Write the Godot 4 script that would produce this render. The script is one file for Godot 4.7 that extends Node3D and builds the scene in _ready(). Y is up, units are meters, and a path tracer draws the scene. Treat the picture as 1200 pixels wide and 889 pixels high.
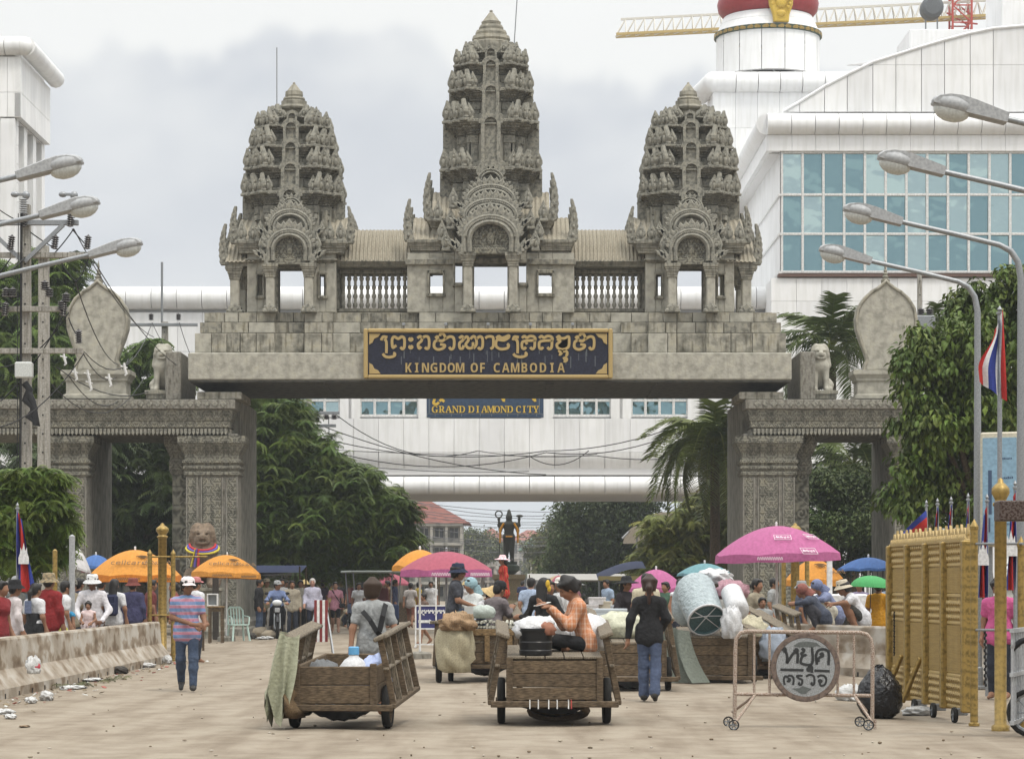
extends Node3D
# Border gate in a Cambodian town: stone arch with three towers, white casino blocks behind, carts and people on a dusty road.
# Right-handed metres, y up, camera at the origin's column looking along -z.

const FOCAL := 3000.0     # focal length in pixels of the 1200 px wide photograph
const EYE := 1.5
const HZ := 685.0         # row of the horizon

var M := {}               # materials
var T := {}               # textures
var rng := RandomNumberGenerator.new()

func V(x: float, y: float, z: float) -> Vector3: return Vector3(x, y, z)
func V3A(a: Array) -> PackedVector3Array: return PackedVector3Array(a)
func TR(v: Vector3) -> Transform3D: return Transform3D(Basis(), v)
func V2(a: Array) -> PackedVector2Array:
	var r := PackedVector2Array()
	for i in range(0, a.size(), 2): r.append(Vector2(a[i], a[i + 1]))
	return r
func F32(a: Array) -> PackedFloat32Array: return PackedFloat32Array(a)
func P(x: float, y: float, d: float) -> Vector3:
	return Vector3((x - 600.0) * d / FOCAL, EYE - (y - HZ) * d / FOCAL, -d)
func G(x: float, d: float) -> Vector3:
	return Vector3((x - 600.0) * d / FOCAL, 0.0, -d)
func rr(a: float, b: float) -> float:
	return rng.randf_range(a, b)

# ---------------------------------------------------------------- mesh builder
class MB:
	var v := PackedVector3Array()
	var n := PackedVector3Array()
	var c := PackedColorArray()
	var ix := PackedInt32Array()
	var col := Color.WHITE
	var tinted := false
	func tri(a: Vector3, b: Vector3, d: Vector3) -> void:
		var nn := (b - a).cross(d - a).normalized()
		var i := v.size()
		v.append(a); v.append(b); v.append(d)
		n.append(nn); n.append(nn); n.append(nn)
		if tinted:
			c.append(col); c.append(col); c.append(col)
		ix.append(i); ix.append(i + 2); ix.append(i + 1)
	func tri_o(a: Vector3, b: Vector3, d: Vector3, out: Vector3) -> void:
		if (b - a).cross(d - a).dot(out) < 0.0:
			tri(a, d, b)
		else:
			tri(a, b, d)
	func quad(a: Vector3, b: Vector3, d: Vector3, e: Vector3) -> void:
		var nn := (d - a).cross(e - b).normalized()
		var i := v.size()
		v.append(a); v.append(b); v.append(d); v.append(e)
		n.append(nn); n.append(nn); n.append(nn); n.append(nn)
		if tinted:
			c.append(col); c.append(col); c.append(col); c.append(col)
		ix.append(i); ix.append(i + 2); ix.append(i + 1); ix.append(i); ix.append(i + 3); ix.append(i + 2)
	func quad_o(a: Vector3, b: Vector3, d: Vector3, e: Vector3, out: Vector3) -> void:
		if (d - a).cross(e - b).dot(out) < 0.0:
			quad(a, e, d, b)
		else:
			quad(a, b, d, e)
	func vert(p: Vector3, q: Vector3) -> int:
		v.append(p); n.append(q)
		if tinted:
			c.append(col)
		return v.size() - 1
	func face(a: int, b: int, d: int) -> void:   # counter-clockwise from outside
		ix.append(a); ix.append(d); ix.append(b)
	func obox(x: Transform3D, s: Vector3, bev := 0.0) -> void:
		var h := s * 0.5
		var b := minf(bev, minf(h.x, minf(h.y, h.z)) * 0.6)
		for a in 3:
			var u := (a + 1) % 3
			var w := (a + 2) % 3
			for s1 in [-1.0, 1.0]:
				var q: Array[Vector3] = []
				for k in [[-1.0, -1.0], [1.0, -1.0], [1.0, 1.0], [-1.0, 1.0]]:
					var p := Vector3.ZERO
					p[a] = s1 * h[a]; p[u] = k[0] * (h[u] - b); p[w] = k[1] * (h[w] - b)
					q.append(x * p)
				if s1 > 0.0: quad(q[0], q[1], q[2], q[3])
				else: quad(q[3], q[2], q[1], q[0])
		if b <= 0.0: return
		for a in 3:
			var u := (a + 1) % 3
			var w := (a + 2) % 3
			for s1 in [-1.0, 1.0]:
				for s2 in [-1.0, 1.0]:
					var p0 := Vector3.ZERO; var p1 := Vector3.ZERO
					p0[a] = s1 * h[a]; p0[u] = s2 * (h[u] - b); p1[a] = s1 * (h[a] - b); p1[u] = s2 * h[u]
					var z := Vector3.ZERO
					z[w] = h[w] - b
					var o := Vector3.ZERO
					o[a] = s1; o[u] = s2
					quad_o(x * (p0 - z), x * (p0 + z), x * (p1 + z), x * (p1 - z), x.basis * o)
		for sx in [-1.0, 1.0]:
			for sy in [-1.0, 1.0]:
				for sz in [-1.0, 1.0]:
					var o := Vector3(sx, sy, sz)
					tri_o(x * (o * Vector3(h.x, h.y - b, h.z - b)), x * (o * Vector3(h.x - b, h.y, h.z - b)), x * (o * Vector3(h.x - b, h.y - b, h.z)), x.basis * o)
	func box(lo: Vector3, hi: Vector3, bev := 0.0) -> void:
		obox(Transform3D(Basis(), (lo + hi) * 0.5), (hi - lo).abs(), bev)
	func bar(p: Vector3, q: Vector3, w: float, h: float, bev := 0.0, up := Vector3.UP) -> void:
		var z := (q - p).normalized()
		var x := up.cross(z)
		if x.length() < 0.01: x = Vector3.RIGHT.cross(z)
		x = x.normalized()
		obox(Transform3D(Basis(x, z.cross(x), z), (p + q) * 0.5), Vector3(w, h, p.distance_to(q)), bev)
	func tube(pts: PackedVector3Array, rad: PackedFloat32Array, seg := 8, caps := true) -> void:
		var m := pts.size()
		var t0 := (pts[1] - pts[0]).normalized()
		var x := Vector3.UP.cross(t0)
		if x.length() < 0.05: x = Vector3.RIGHT.cross(t0)
		x = x.normalized()
		var base := v.size()
		for i in m:
			var t := (pts[mini(i + 1, m - 1)] - pts[maxi(i - 1, 0)]).normalized()
			x = (x - t * x.dot(t)).normalized()
			var y := t.cross(x)
			var r: float = rad[mini(i, rad.size() - 1)]
			for k in seg:
				var a := TAU * k / seg
				var d := x * cos(a) + y * sin(a)
				vert(pts[i] + d * r, d)
		for i in m - 1:
			for k in seg:
				var k2 := (k + 1) % seg
				var a := base + i * seg + k
				var b := base + i * seg + k2
				face(a, b, b + seg); face(a, b + seg, a + seg)
		if caps:
			for e in [0, m - 1]:
				var nn := (pts[0] - pts[1]).normalized() if e == 0 else (pts[m - 1] - pts[m - 2]).normalized()
				var cc := vert(pts[e], nn)
				var r0 := v.size()
				for k in seg: vert(v[base + e * seg + k], nn)
				for k in seg:
					var k2 := (k + 1) % seg
					if e == 0: face(cc, r0 + k2, r0 + k)
					else: face(cc, r0 + k, r0 + k2)
	func rod(p: Vector3, q: Vector3, r: float, seg := 6) -> void:
		tube(PackedVector3Array([p, q]), PackedFloat32Array([r]), seg)
	func lathe(x: Transform3D, prof: PackedVector2Array, seg := 12, smooth := false, sweep := TAU, start := 0.0) -> void:
		var m := prof.size()
		var full := sweep > TAU - 0.01
		var cols := seg if full else seg + 1
		for i in m - 1:
			var d := prof[i + 1] - prof[i]
			if d.length() < 1e-6: continue
			var n0 := Vector2(d.y, -d.x).normalized()
			var na := n0; var nb := n0
			if smooth:
				if i > 0:
					var e := prof[i] - prof[i - 1]
					na = (n0 + Vector2(e.y, -e.x).normalized()).normalized()
				if i < m - 2:
					var e2 := prof[i + 2] - prof[i + 1]
					nb = (n0 + Vector2(e2.y, -e2.x).normalized()).normalized()
			var base := v.size()
			for k in cols:
				var a := start + sweep * k / seg
				var ca := cos(a); var sa := sin(a)
				vert(x * Vector3(prof[i].x * ca, prof[i].y, prof[i].x * sa), (x.basis * Vector3(na.x * ca, na.y, na.x * sa)).normalized())
				vert(x * Vector3(prof[i + 1].x * ca, prof[i + 1].y, prof[i + 1].x * sa), (x.basis * Vector3(nb.x * ca, nb.y, nb.x * sa)).normalized())
			for k in (seg if full else seg):
				var k2 := (k + 1) % cols if full else k + 1
				var a := base + 2 * k
				var b := base + 2 * k2
				face(a, a + 1, b + 1); face(a, b + 1, b)
	func plan(x: Transform3D, pl: PackedVector2Array, prof: PackedVector2Array, capped := true) -> void:   # profile of (scale, height) swept round a plan in the xz plane
		var m := pl.size()
		for i in prof.size() - 1:
			for k in m:
				var a := pl[k]; var b := pl[(k + 1) % m]
				quad_o(x * Vector3(a.x * prof[i].x, prof[i].y, a.y * prof[i].x), x * Vector3(b.x * prof[i].x, prof[i].y, b.y * prof[i].x), x * Vector3(b.x * prof[i + 1].x, prof[i + 1].y, b.y * prof[i + 1].x), x * Vector3(a.x * prof[i + 1].x, prof[i + 1].y, a.y * prof[i + 1].x), x.basis * (Vector3(b.y - a.y, 0, a.x - b.x) * (1.0 if signed(pl) > 0.0 else -1.0) + Vector3(0, 0.0001, 0)))
		if capped:
			for e in [0, prof.size() - 1]:
				var tr := Geometry2D.triangulate_polygon(pl)
				for k in tr.size() / 3:
					var q: Array[Vector3] = []
					for j in 3:
						var w := pl[tr[k * 3 + j]]
						q.append(x * Vector3(w.x * prof[e].x, prof[e].y, w.y * prof[e].x))
					tri_o(q[0], q[1], q[2], x.basis * Vector3(0, -1 if e == 0 else 1, 0))
	func signed(pl: PackedVector2Array) -> float:
		var s := 0.0
		for k in pl.size(): s += pl[k].cross(pl[(k + 1) % pl.size()])
		return s
	func prism(x: Transform3D, pl: PackedVector2Array, depth: float, bev := 0.0) -> void:   # outline in xy, from z = 0 forward to z = depth
		var m := pl.size()
		var sg := 1.0 if signed(pl) > 0.0 else -1.0
		var front := pl
		var zf := depth
		if bev > 0.0:
			front = PackedVector2Array()
			for k in m:
				var e1 := (pl[k] - pl[(k + m - 1) % m]).normalized()
				var e2 := (pl[(k + 1) % m] - pl[k]).normalized()
				var nn := -(Vector2(e1.y, -e1.x) + Vector2(e2.y, -e2.x)) * sg
				front.append(pl[k] + nn.limit_length(1.0) * bev)
			zf = depth - bev
		for k in m:
			var k2 := (k + 1) % m
			var o := x.basis * (Vector3(pl[k2].y - pl[k].y, pl[k].x - pl[k2].x, 0) * sg)
			quad_o(x * Vector3(pl[k].x, pl[k].y, 0), x * Vector3(pl[k2].x, pl[k2].y, 0), x * Vector3(pl[k2].x, pl[k2].y, zf), x * Vector3(pl[k].x, pl[k].y, zf), o)
			if bev > 0.0:
				quad_o(x * Vector3(pl[k].x, pl[k].y, zf), x * Vector3(pl[k2].x, pl[k2].y, zf), x * Vector3(front[k2].x, front[k2].y, depth), x * Vector3(front[k].x, front[k].y, depth), o + x.basis * Vector3(0, 0, 0.1))
		for e in 2:
			var src := pl if e == 0 else front
			var tr := Geometry2D.triangulate_polygon(src)
			var z := 0.0 if e == 0 else depth
			for k in tr.size() / 3:
				var a := src[tr[k * 3]]; var b := src[tr[k * 3 + 1]]; var d := src[tr[k * 3 + 2]]
				tri_o(x * Vector3(a.x, a.y, z), x * Vector3(b.x, b.y, z), x * Vector3(d.x, d.y, z), x.basis * Vector3(0, 0, -1 if e == 0 else 1))
	func ball(x: Transform3D, r: Vector3, seg := 10, rings := 6) -> void:
		var base := v.size()
		for i in rings + 1:
			var p := PI * i / rings
			for k in seg + 1:
				var a := TAU * k / seg
				var d := Vector3(sin(p) * cos(a), cos(p), sin(p) * sin(a))
				vert(x * (d * r), (x.basis * (d / r)).normalized())
		for i in rings:
			for k in seg:
				var a := base + i * (seg + 1) + k
				var b := a + seg + 1
				if i > 0: face(a, a + 1, b)
				if i < rings - 1: face(a + 1, b + 1, b)
	func sheet(pts: PackedVector3Array, w: int, flip := false) -> void:   # rows of w points, smooth
		var h := pts.size() / w
		var base := v.size()
		for j in h:
			for i in w:
				var dx := pts[j * w + mini(i + 1, w - 1)] - pts[j * w + maxi(i - 1, 0)]
				var dy := pts[mini(j + 1, h - 1) * w + i] - pts[maxi(j - 1, 0) * w + i]
				var nn := dx.cross(dy).normalized()
				vert(pts[j * w + i], -nn if flip else nn)
		for j in h - 1:
			for i in w - 1:
				var a := base + j * w + i
				if flip:
					face(a, a + w, a + 1); face(a + 1, a + w, a + w + 1)
				else:
					face(a, a + 1, a + w); face(a + 1, a + w + 1, a + w)
	func add(o: MB, x: Transform3D) -> void:
		var base := v.size()
		v.append_array(x * o.v)
		var nb := x.basis
		for q in o.n: n.append((nb * q).normalized())
		if tinted:
			for k in o.v.size(): c.append(o.c[k] if o.tinted else col)
		for k in o.ix: ix.append(base + k)
	func mesh() -> ArrayMesh:
		var a := []
		a.resize(Mesh.ARRAY_MAX)
		a[Mesh.ARRAY_VERTEX] = v
		a[Mesh.ARRAY_NORMAL] = n
		if tinted: a[Mesh.ARRAY_COLOR] = c
		a[Mesh.ARRAY_INDEX] = ix
		var m := ArrayMesh.new()
		m.add_surface_from_arrays(Mesh.PRIMITIVE_TRIANGLES, a)
		return m

# ---------------------------------------------------------------- naming
func put(b: MB, called: String, m: Material, parent: Node = null, at := Transform3D()) -> MeshInstance3D:
	return put_mesh(b.mesh(), called, m, parent, at)
func put_mesh(me: Mesh, called: String, m: Material, parent: Node = null, at := Transform3D()) -> MeshInstance3D:
	var o := MeshInstance3D.new()
	o.name = called
	o.mesh = me
	o.material_override = m
	o.transform = at
	(parent if parent else self).add_child(o, true)
	return o
func thing(called: String, label: String, category: String, at := Vector3.ZERO, turn := 0.0, group := "") -> Node3D:
	var o := Node3D.new()
	o.name = called
	add_child(o, true)
	o.position = at
	o.rotation.y = turn
	return tag(o, label, category, group)
func tag(o: Node3D, label: String, category: String, group := "") -> Node3D:
	o.set_meta("label", label); o.set_meta("category", category)
	if group: o.set_meta("group", group)
	return o
func sub(parent: Node3D, called: String, at := Transform3D()) -> Node3D:
	var o := Node3D.new()
	o.name = called
	o.transform = at
	parent.add_child(o, true)
	return o
func stuff(o: Node3D) -> Node3D:
	o.set_meta("kind", "stuff")
	return o
func structure(o: Node3D) -> Node3D:
	o.set_meta("kind", "structure")
	return o
func again(src: Node3D, label: String, at: Vector3, turn: float) -> Node3D:
	var o: Node3D = src.duplicate()
	o.name = String(src.name).rstrip("0123456789")
	add_child(o, true)
	o.position = at
	o.rotation.y = turn
	o.set_meta("label", label)
	return o
func at(p: Vector3, turn := 0.0, s := 1.0) -> Transform3D:
	return Transform3D(Basis(Vector3.UP, turn).scaled(Vector3.ONE * s), p)

# ---------------------------------------------------------------- textures and materials
func noise_tex(freq: float, oct: int, lo: float, hi: float, sd: int, size := 512, kind := FastNoiseLite.TYPE_SIMPLEX_SMOOTH, bend := 0.5) -> NoiseTexture2D:
	var f := FastNoiseLite.new()
	f.noise_type = kind
	f.frequency = freq
	f.fractal_octaves = oct
	f.seed = sd
	var t := NoiseTexture2D.new()
	t.width = size; t.height = size
	t.seamless = true
	t.noise = f
	var g := Gradient.new()
	g.offsets = PackedFloat32Array([0.0, bend, 1.0])
	g.colors = PackedColorArray([Color(lo, lo, lo), Color((lo + hi) * 0.5, (lo + hi) * 0.5, (lo + hi) * 0.5), Color(hi, hi, hi)])
	t.color_ramp = g
	return t
func ramp_tex(freq: float, oct: int, sd: int, offs: PackedFloat32Array, cols: PackedColorArray, size := 512, kind := FastNoiseLite.TYPE_SIMPLEX_SMOOTH) -> NoiseTexture2D:
	var t := noise_tex(freq, oct, 0, 1, sd, size, kind)
	var g := Gradient.new()
	g.offsets = offs
	g.colors = cols
	t.color_ramp = g
	return t
func bump_tex(freq: float, oct: int, strength: float, sd: int, size := 512, kind := FastNoiseLite.TYPE_SIMPLEX_SMOOTH) -> NoiseTexture2D:
	var t := noise_tex(freq, oct, 0, 1, sd, size, kind)
	t.color_ramp = null
	t.as_normal_map = true
	t.bump_strength = strength
	return t
func mat(c: Color, rough := 0.85, tex: Texture2D = null, sc := 1.0, nrm: Texture2D = null, ns := 0.6, nsc := 0.0) -> StandardMaterial3D:   # c is the real (linear) base colour
	var m := StandardMaterial3D.new()
	m.albedo_color = c.linear_to_srgb()
	m.roughness = rough
	m.metallic_specular = 0.4
	if tex or nrm:
		m.uv1_triplanar = true
		m.uv1_world_triplanar = true
		m.uv1_scale = Vector3.ONE * sc
	if tex: m.albedo_texture = tex
	if nrm:
		m.normal_enabled = true
		m.normal_texture = nrm
		m.normal_scale = ns
	return m
func detail(m: StandardMaterial3D, tex: Texture2D, sc: Vector3) -> StandardMaterial3D:
	m.detail_enabled = true
	m.detail_albedo = tex
	m.detail_blend_mode = BaseMaterial3D.BLEND_MODE_MUL
	m.detail_uv_layer = BaseMaterial3D.DETAIL_UV_2
	m.uv2_triplanar = true
	m.uv2_world_triplanar = true
	m.uv2_scale = sc
	return m
func metal(c: Color, rough := 0.4, tex: Texture2D = null, sc := 1.0) -> StandardMaterial3D:
	var m := mat(c, rough, tex, sc)
	m.metallic = 1.0
	return m

# ---------------------------------------------------------------- smooth bodies: capsules and ellipsoids joined by a smooth minimum, meshed as surface nets
class Field:
	var lo: Vector3
	var cs: float
	var nx: int
	var ny: int
	var nz: int
	var k: float
	var a := PackedFloat32Array()
	func _init(l: Vector3, h: Vector3, cell: float, sharp := 45.0) -> void:
		lo = l; cs = cell; k = sharp
		nx = int(ceil((h.x - l.x) / cell)) + 2
		ny = int(ceil((h.y - l.y) / cell)) + 2
		nz = int(ceil((h.z - l.z) / cell)) + 2
		a.resize(nx * ny * nz)
	func _range(mn: Vector3, mx: Vector3) -> Array:
		var m := 3.2 / k
		return [maxi(1, int((mn.x - m - lo.x) / cs)), mini(nx - 2, int((mx.x + m - lo.x) / cs) + 1), maxi(1, int((mn.y - m - lo.y) / cs)), mini(ny - 2, int((mx.y + m - lo.y) / cs) + 1), maxi(1, int((mn.z - m - lo.z) / cs)), mini(nz - 2, int((mx.z + m - lo.z) / cs) + 1)]
	func cap(p: Vector3, q: Vector3, r0: float, r1: float, sq := Vector3.ONE) -> void:
		var r := maxf(r0, r1)
		var g := _range(p.min(q) - Vector3.ONE * r, p.max(q) + Vector3.ONE * r)
		var ps := p * sq; var ab := (q - p) * sq
		var inv := 1.0 / maxf(ab.length_squared(), 1e-9)
		var dr := r1 - r0
		for z in range(g[4], g[5] + 1):
			for y in range(g[2], g[3] + 1):
				var o := (z * ny + y) * nx
				for x in range(g[0], g[1] + 1):
					var w := Vector3(lo.x + x * cs, lo.y + y * cs, lo.z + z * cs) * sq - ps
					var t := clampf(w.dot(ab) * inv, 0.0, 1.0)
					var d := (w - ab * t).length() - r0 - dr * t
					if d * k < 3.2: a[o + x] += exp(-k * d)
	func ell(c: Vector3, rad: Vector3, b := Basis()) -> void:
		var r := maxf(rad.x, maxf(rad.y, rad.z))
		var g := _range(c - Vector3.ONE * r, c + Vector3.ONE * r)
		var inv := b.inverse()
		var mr := minf(rad.x, minf(rad.y, rad.z))
		for z in range(g[4], g[5] + 1):
			for y in range(g[2], g[3] + 1):
				var o := (z * ny + y) * nx
				for x in range(g[0], g[1] + 1):
					var w := inv * (Vector3(lo.x + x * cs, lo.y + y * cs, lo.z + z * cs) - c)
					var e := (w / rad).length()
					var d := (e - 1.0) * (mr if e < 1.0 else w.length() / maxf(e, 0.001))
					if d * k < 3.2: a[o + x] += exp(-k * d)
	func dig(c: Vector3, rad: Vector3) -> void:   # hollow out
		var g := _range(c - rad, c + rad)
		for z in range(g[4], g[5] + 1):
			for y in range(g[2], g[3] + 1):
				for x in range(g[0], g[1] + 1):
					var e := ((Vector3(lo.x + x * cs, lo.y + y * cs, lo.z + z * cs) - c) / rad).length()
					if e < 1.3: a[(z * ny + y) * nx + x] *= smoothstep(0.75, 1.3, e) * 0.98 + 0.0001
	func mesh(x: Transform3D = Transform3D(), out: MB = null, crease: FastNoiseLite = null, amp := 0.0) -> MB:
		var b := out if out else MB.new()
		var id := PackedInt32Array()
		id.resize(a.size())
		id.fill(-1)
		var off := PackedInt32Array([0, 1, nx, nx + 1, nx * ny, nx * ny + 1, nx * ny + nx, nx * ny + nx + 1])
		var dv := [Vector3(0, 0, 0), Vector3(1, 0, 0), Vector3(0, 1, 0), Vector3(1, 1, 0), Vector3(0, 0, 1), Vector3(1, 0, 1), Vector3(0, 1, 1), Vector3(1, 1, 1)]
		var ed := [[0, 1], [2, 3], [4, 5], [6, 7], [0, 2], [1, 3], [4, 6], [5, 7], [0, 4], [1, 5], [2, 6], [3, 7]]
		var vs := PackedVector3Array()
		var base := b.v.size()
		var s1 := nx; var s2 := nx * ny
		for z in nz - 1:
			for y in ny - 1:
				var o := (z * ny + y) * nx
				for xx in nx - 1:
					var i := o + xx
					var m := 0
					if a[i] >= 1.0: m = 1
					if a[i + 1] >= 1.0: m += 1
					if a[i + s1] >= 1.0: m += 1
					if a[i + s1 + 1] >= 1.0: m += 1
					if a[i + s2] >= 1.0: m += 1
					if a[i + s2 + 1] >= 1.0: m += 1
					if a[i + s2 + s1] >= 1.0: m += 1
					if a[i + s2 + s1 + 1] >= 1.0: m += 1
					if m == 0 or m == 8: continue
					var acc := Vector3.ZERO
					var cnt := 0
					for e in ed:
						var f0 := maxf(a[i + off[e[0]]], 1e-5); var f1 := maxf(a[i + off[e[1]]], 1e-5)
						if (f0 >= 1.0) != (f1 >= 1.0):
							var l0 := log(f0); var l1 := log(f1)
							acc += dv[e[0]].lerp(dv[e[1]], clampf(l0 / (l0 - l1), 0.0, 1.0))
							cnt += 1
					id[i] = vs.size()
					vs.append(lo + (Vector3(xx, y, z) + acc / cnt) * cs)
		if crease:   # folds of cloth
			for i in vs.size():
				var q := vs[i]
				vs[i] += Vector3(q.x, 0, q.z).normalized() * amp * crease.get_noise_3d(q.x * 1.3, q.y * 0.62 + q.x * 0.5, q.z * 1.3)
		var ns := PackedVector3Array()
		ns.resize(vs.size())
		var fs := PackedInt32Array()
		for z in range(1, nz - 1):
			for y in range(1, ny - 1):
				for xx in range(1, nx - 1):
					var i := (z * ny + y) * nx + xx
					var inn := a[i] >= 1.0
					for ax in 3:
						var st := 1 if ax == 0 else (s1 if ax == 1 else s2)
						if inn == (a[i + st] >= 1.0): continue
						var u := s1 if ax == 0 else (s2 if ax == 1 else 1)
						var w := s2 if ax == 0 else (1 if ax == 1 else s1)
						var q0 := id[i - u - w]; var q1 := id[i - w]; var q2 := id[i]; var q3 := id[i - u]
						if q0 < 0 or q1 < 0 or q2 < 0 or q3 < 0: continue
						if not inn:
							var t := q1; q1 = q3; q3 = t
						var nn := (vs[q2] - vs[q0]).cross(vs[q3] - vs[q1])
						ns[q0] += nn; ns[q1] += nn; ns[q2] += nn; ns[q3] += nn
						fs.append(q0); fs.append(q1); fs.append(q2); fs.append(q0); fs.append(q2); fs.append(q3)
		for i in vs.size(): b.vert(x * vs[i], (x.basis * ns[i]).normalized())
		for i in range(0, fs.size(), 3): b.face(base + fs[i], base + fs[i + 1], base + fs[i + 2])
		return b

func _ready() -> void:
	rng.seed=20240611
	# camera: level, with the lens shifted up
	var cam:=Camera3D.new()
	cam.name="camera"
	add_child(cam)
	cam.projection=Camera3D.PROJECTION_FRUSTUM
	cam.near=0.5
	cam.far=4000.0
	cam.size=889.0/FOCAL*cam.near
	cam.frustum_offset=Vector2(0.0, (HZ-444.5)/FOCAL*cam.near)
	cam.position=V(0, EYE, 0)
	cam.current=true
	# sky, air and exposure
	var env:=Environment.new()
	env.background_mode=Environment.BG_SKY
	var sky:=Sky.new()
	var pano:=PanoramaSkyMaterial.new()
	pano.panorama=sky_texture()
	sky.sky_material=pano
	env.sky=sky
	env.background_energy_multiplier=1.0
	env.tonemap_mode=Environment.TONE_MAPPER_LINEAR
	env.tonemap_exposure=1.08
	env.sdfgi_enabled=true
	env.ssao_enabled=true
	env.ssil_enabled=true
	env.fog_enabled=true
	env.fog_density=0.0004
	env.fog_light_color=Color(0.86,0.88,0.90)
	var we:=WorldEnvironment.new()
	we.name="world_environment"
	we.environment=env
	add_child(we)
	# the sun behind an overcast
	var sun:=DirectionalLight3D.new()
	sun.name="sun"
	sun.light_color=Color(1.0,0.97,0.92)
	sun.light_energy=0.5
	sun.light_angular_distance=10.0
	sun.shadow_enabled=true
	add_child(sun)
	sun.look_at_from_position(Vector3.ZERO, V(-0.35,-1.0,-0.45))
	make_textures()
	make_materials()
	ground()
	gate()
	casino()
	town()
	vegetation()
	street_furniture()
	market()
	carts()
	people()

func sky_texture() -> ImageTexture:
	var w:=2048
	var h:=1024
	var f:=FastNoiseLite.new()
	f.noise_type=FastNoiseLite.TYPE_SIMPLEX_SMOOTH
	f.frequency=1.0
	f.fractal_octaves=5
	f.fractal_gain=0.55
	f.seed=41
	var data:=PackedFloat32Array()
	data.resize(w*h*3)
	var white:=V(0.87,0.88,0.872)
	var blue:=V(0.615,0.645,0.69)
	var low:=V(0.63,0.67,0.71)
	for j in h:
		var el:=PI*(0.5-(j+0.5)/h)
		var fine:=el>-0.02 and el<0.62
		var step:=1 if fine else 8
		var row:=j*w*3
		for i0 in range(0, w, step):
			var az:=TAU*(i0+0.5)/w
			var ce:=cos(el)
			var d:=V(sin(az)*ce, sin(el), cos(az)*ce)
			var q:=V(d.x*5.0, d.y*11.0, d.z*5.0)
			var c: Vector3
			if el<=0.0:
				c=low*0.55
			else:
				var puff:=f.get_noise_3dv(q*1.25)
				var hz:=V(d.x, 0.0, d.z)
				var edge:=0.190+0.030*f.get_noise_3dv(hz*4.0+V(0,2.0,0))+0.030*absf(f.get_noise_3dv(hz*10.0))+0.010*f.get_noise_3dv(V(d.x, d.y*1.3, d.z)*26.0)
				var above:=smoothstep(-0.003,0.005, el-edge)
				var rim:=smoothstep(0.055,0.0, edge-el)
				var body:=blue.lerp(white, clampf(0.10+0.62*maxf(puff, -0.1)+0.45*f.get_noise_3dv(V(d.x, d.y*1.6, d.z)*14.0)*(0.4+rim)+0.12*rim, 0.0,0.8))
				body=low.lerp(body, smoothstep(0.0,0.06, el))
				var up:=white*(1.0+0.05*f.get_noise_3dv(q*0.5))
				c=body.lerp(up, above)
				c*=1.0+1.9*pow(sin(el),0.9)*smoothstep(0.22,0.9, el)
			for k in step:
				var o:=row+(i0+k)*3
				data[o]=c.x; data[o+1]=c.y; data[o+2]=c.z
	return ImageTexture.create_from_image(Image.create_from_data(w, h, false, Image.FORMAT_RGBF, data.to_byte_array()))

func relief_image() -> ImageTexture:   # carved scrollwork: leaf scrolls round a lozenge, seen as a tone and used as a bump
	var s:=256
	var im:=Image.create(s, s, false, Image.FORMAT_RGB8)
	for y in s:
		for x in s:
			var u:=float(x)/s; var w:=float(y)/s
			var a:=Vector2(fposmod(u*2.0,1.0)-0.5, fposmod(w*2.0,1.0)-0.5)
			if u>=0.5: a.x=-a.x
			var r:=a.length()
			var t:=atan2(a.y, a.x)
			var scroll:=sin(t*1.0-r*30.0)*smoothstep(0.5,0.1, r)
			var leaf:=cos(5.0*t+r*12.0)*smoothstep(0.1,0.4, r)
			var loz:=smoothstep(0.03,0.0, absf(absf(u-0.5)+absf(w-0.5)-0.42))
			var v:=clampf(0.5+0.42*(scroll+0.7*leaf)+0.5*loz, 0.0,1.0)
			im.set_pixel(x, y, Color(v, v, v))
	return ImageTexture.create_from_image(im)
func bump_of(t: ImageTexture, amount: float) -> ImageTexture:
	var im: Image=t.get_image().duplicate()
	im.convert(Image.FORMAT_RGBA8)
	im.bump_map_to_normal_map(amount)
	return ImageTexture.create_from_image(im)
func tone_of(t: ImageTexture, lo: float, hi: float) -> ImageTexture:
	var im: Image=t.get_image().duplicate()
	for y in im.get_height():
		for x in im.get_width():
			var v:=lerpf(lo, hi, smoothstep(0.15,0.75, im.get_pixel(x, y).r))
			im.set_pixel(x, y, Color(v, v, v))
	return ImageTexture.create_from_image(im)
func pattern(w: int, h: int, f: Callable) -> ImageTexture:
	var im:=Image.create(w, h, false, Image.FORMAT_RGB8)
	for y in h:
		for x in w:
			var c: Color=f.call((x+0.5)/w, (y+0.5)/h)
			im.set_pixel(x, y, c.linear_to_srgb())
	return ImageTexture.create_from_image(im)

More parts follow.
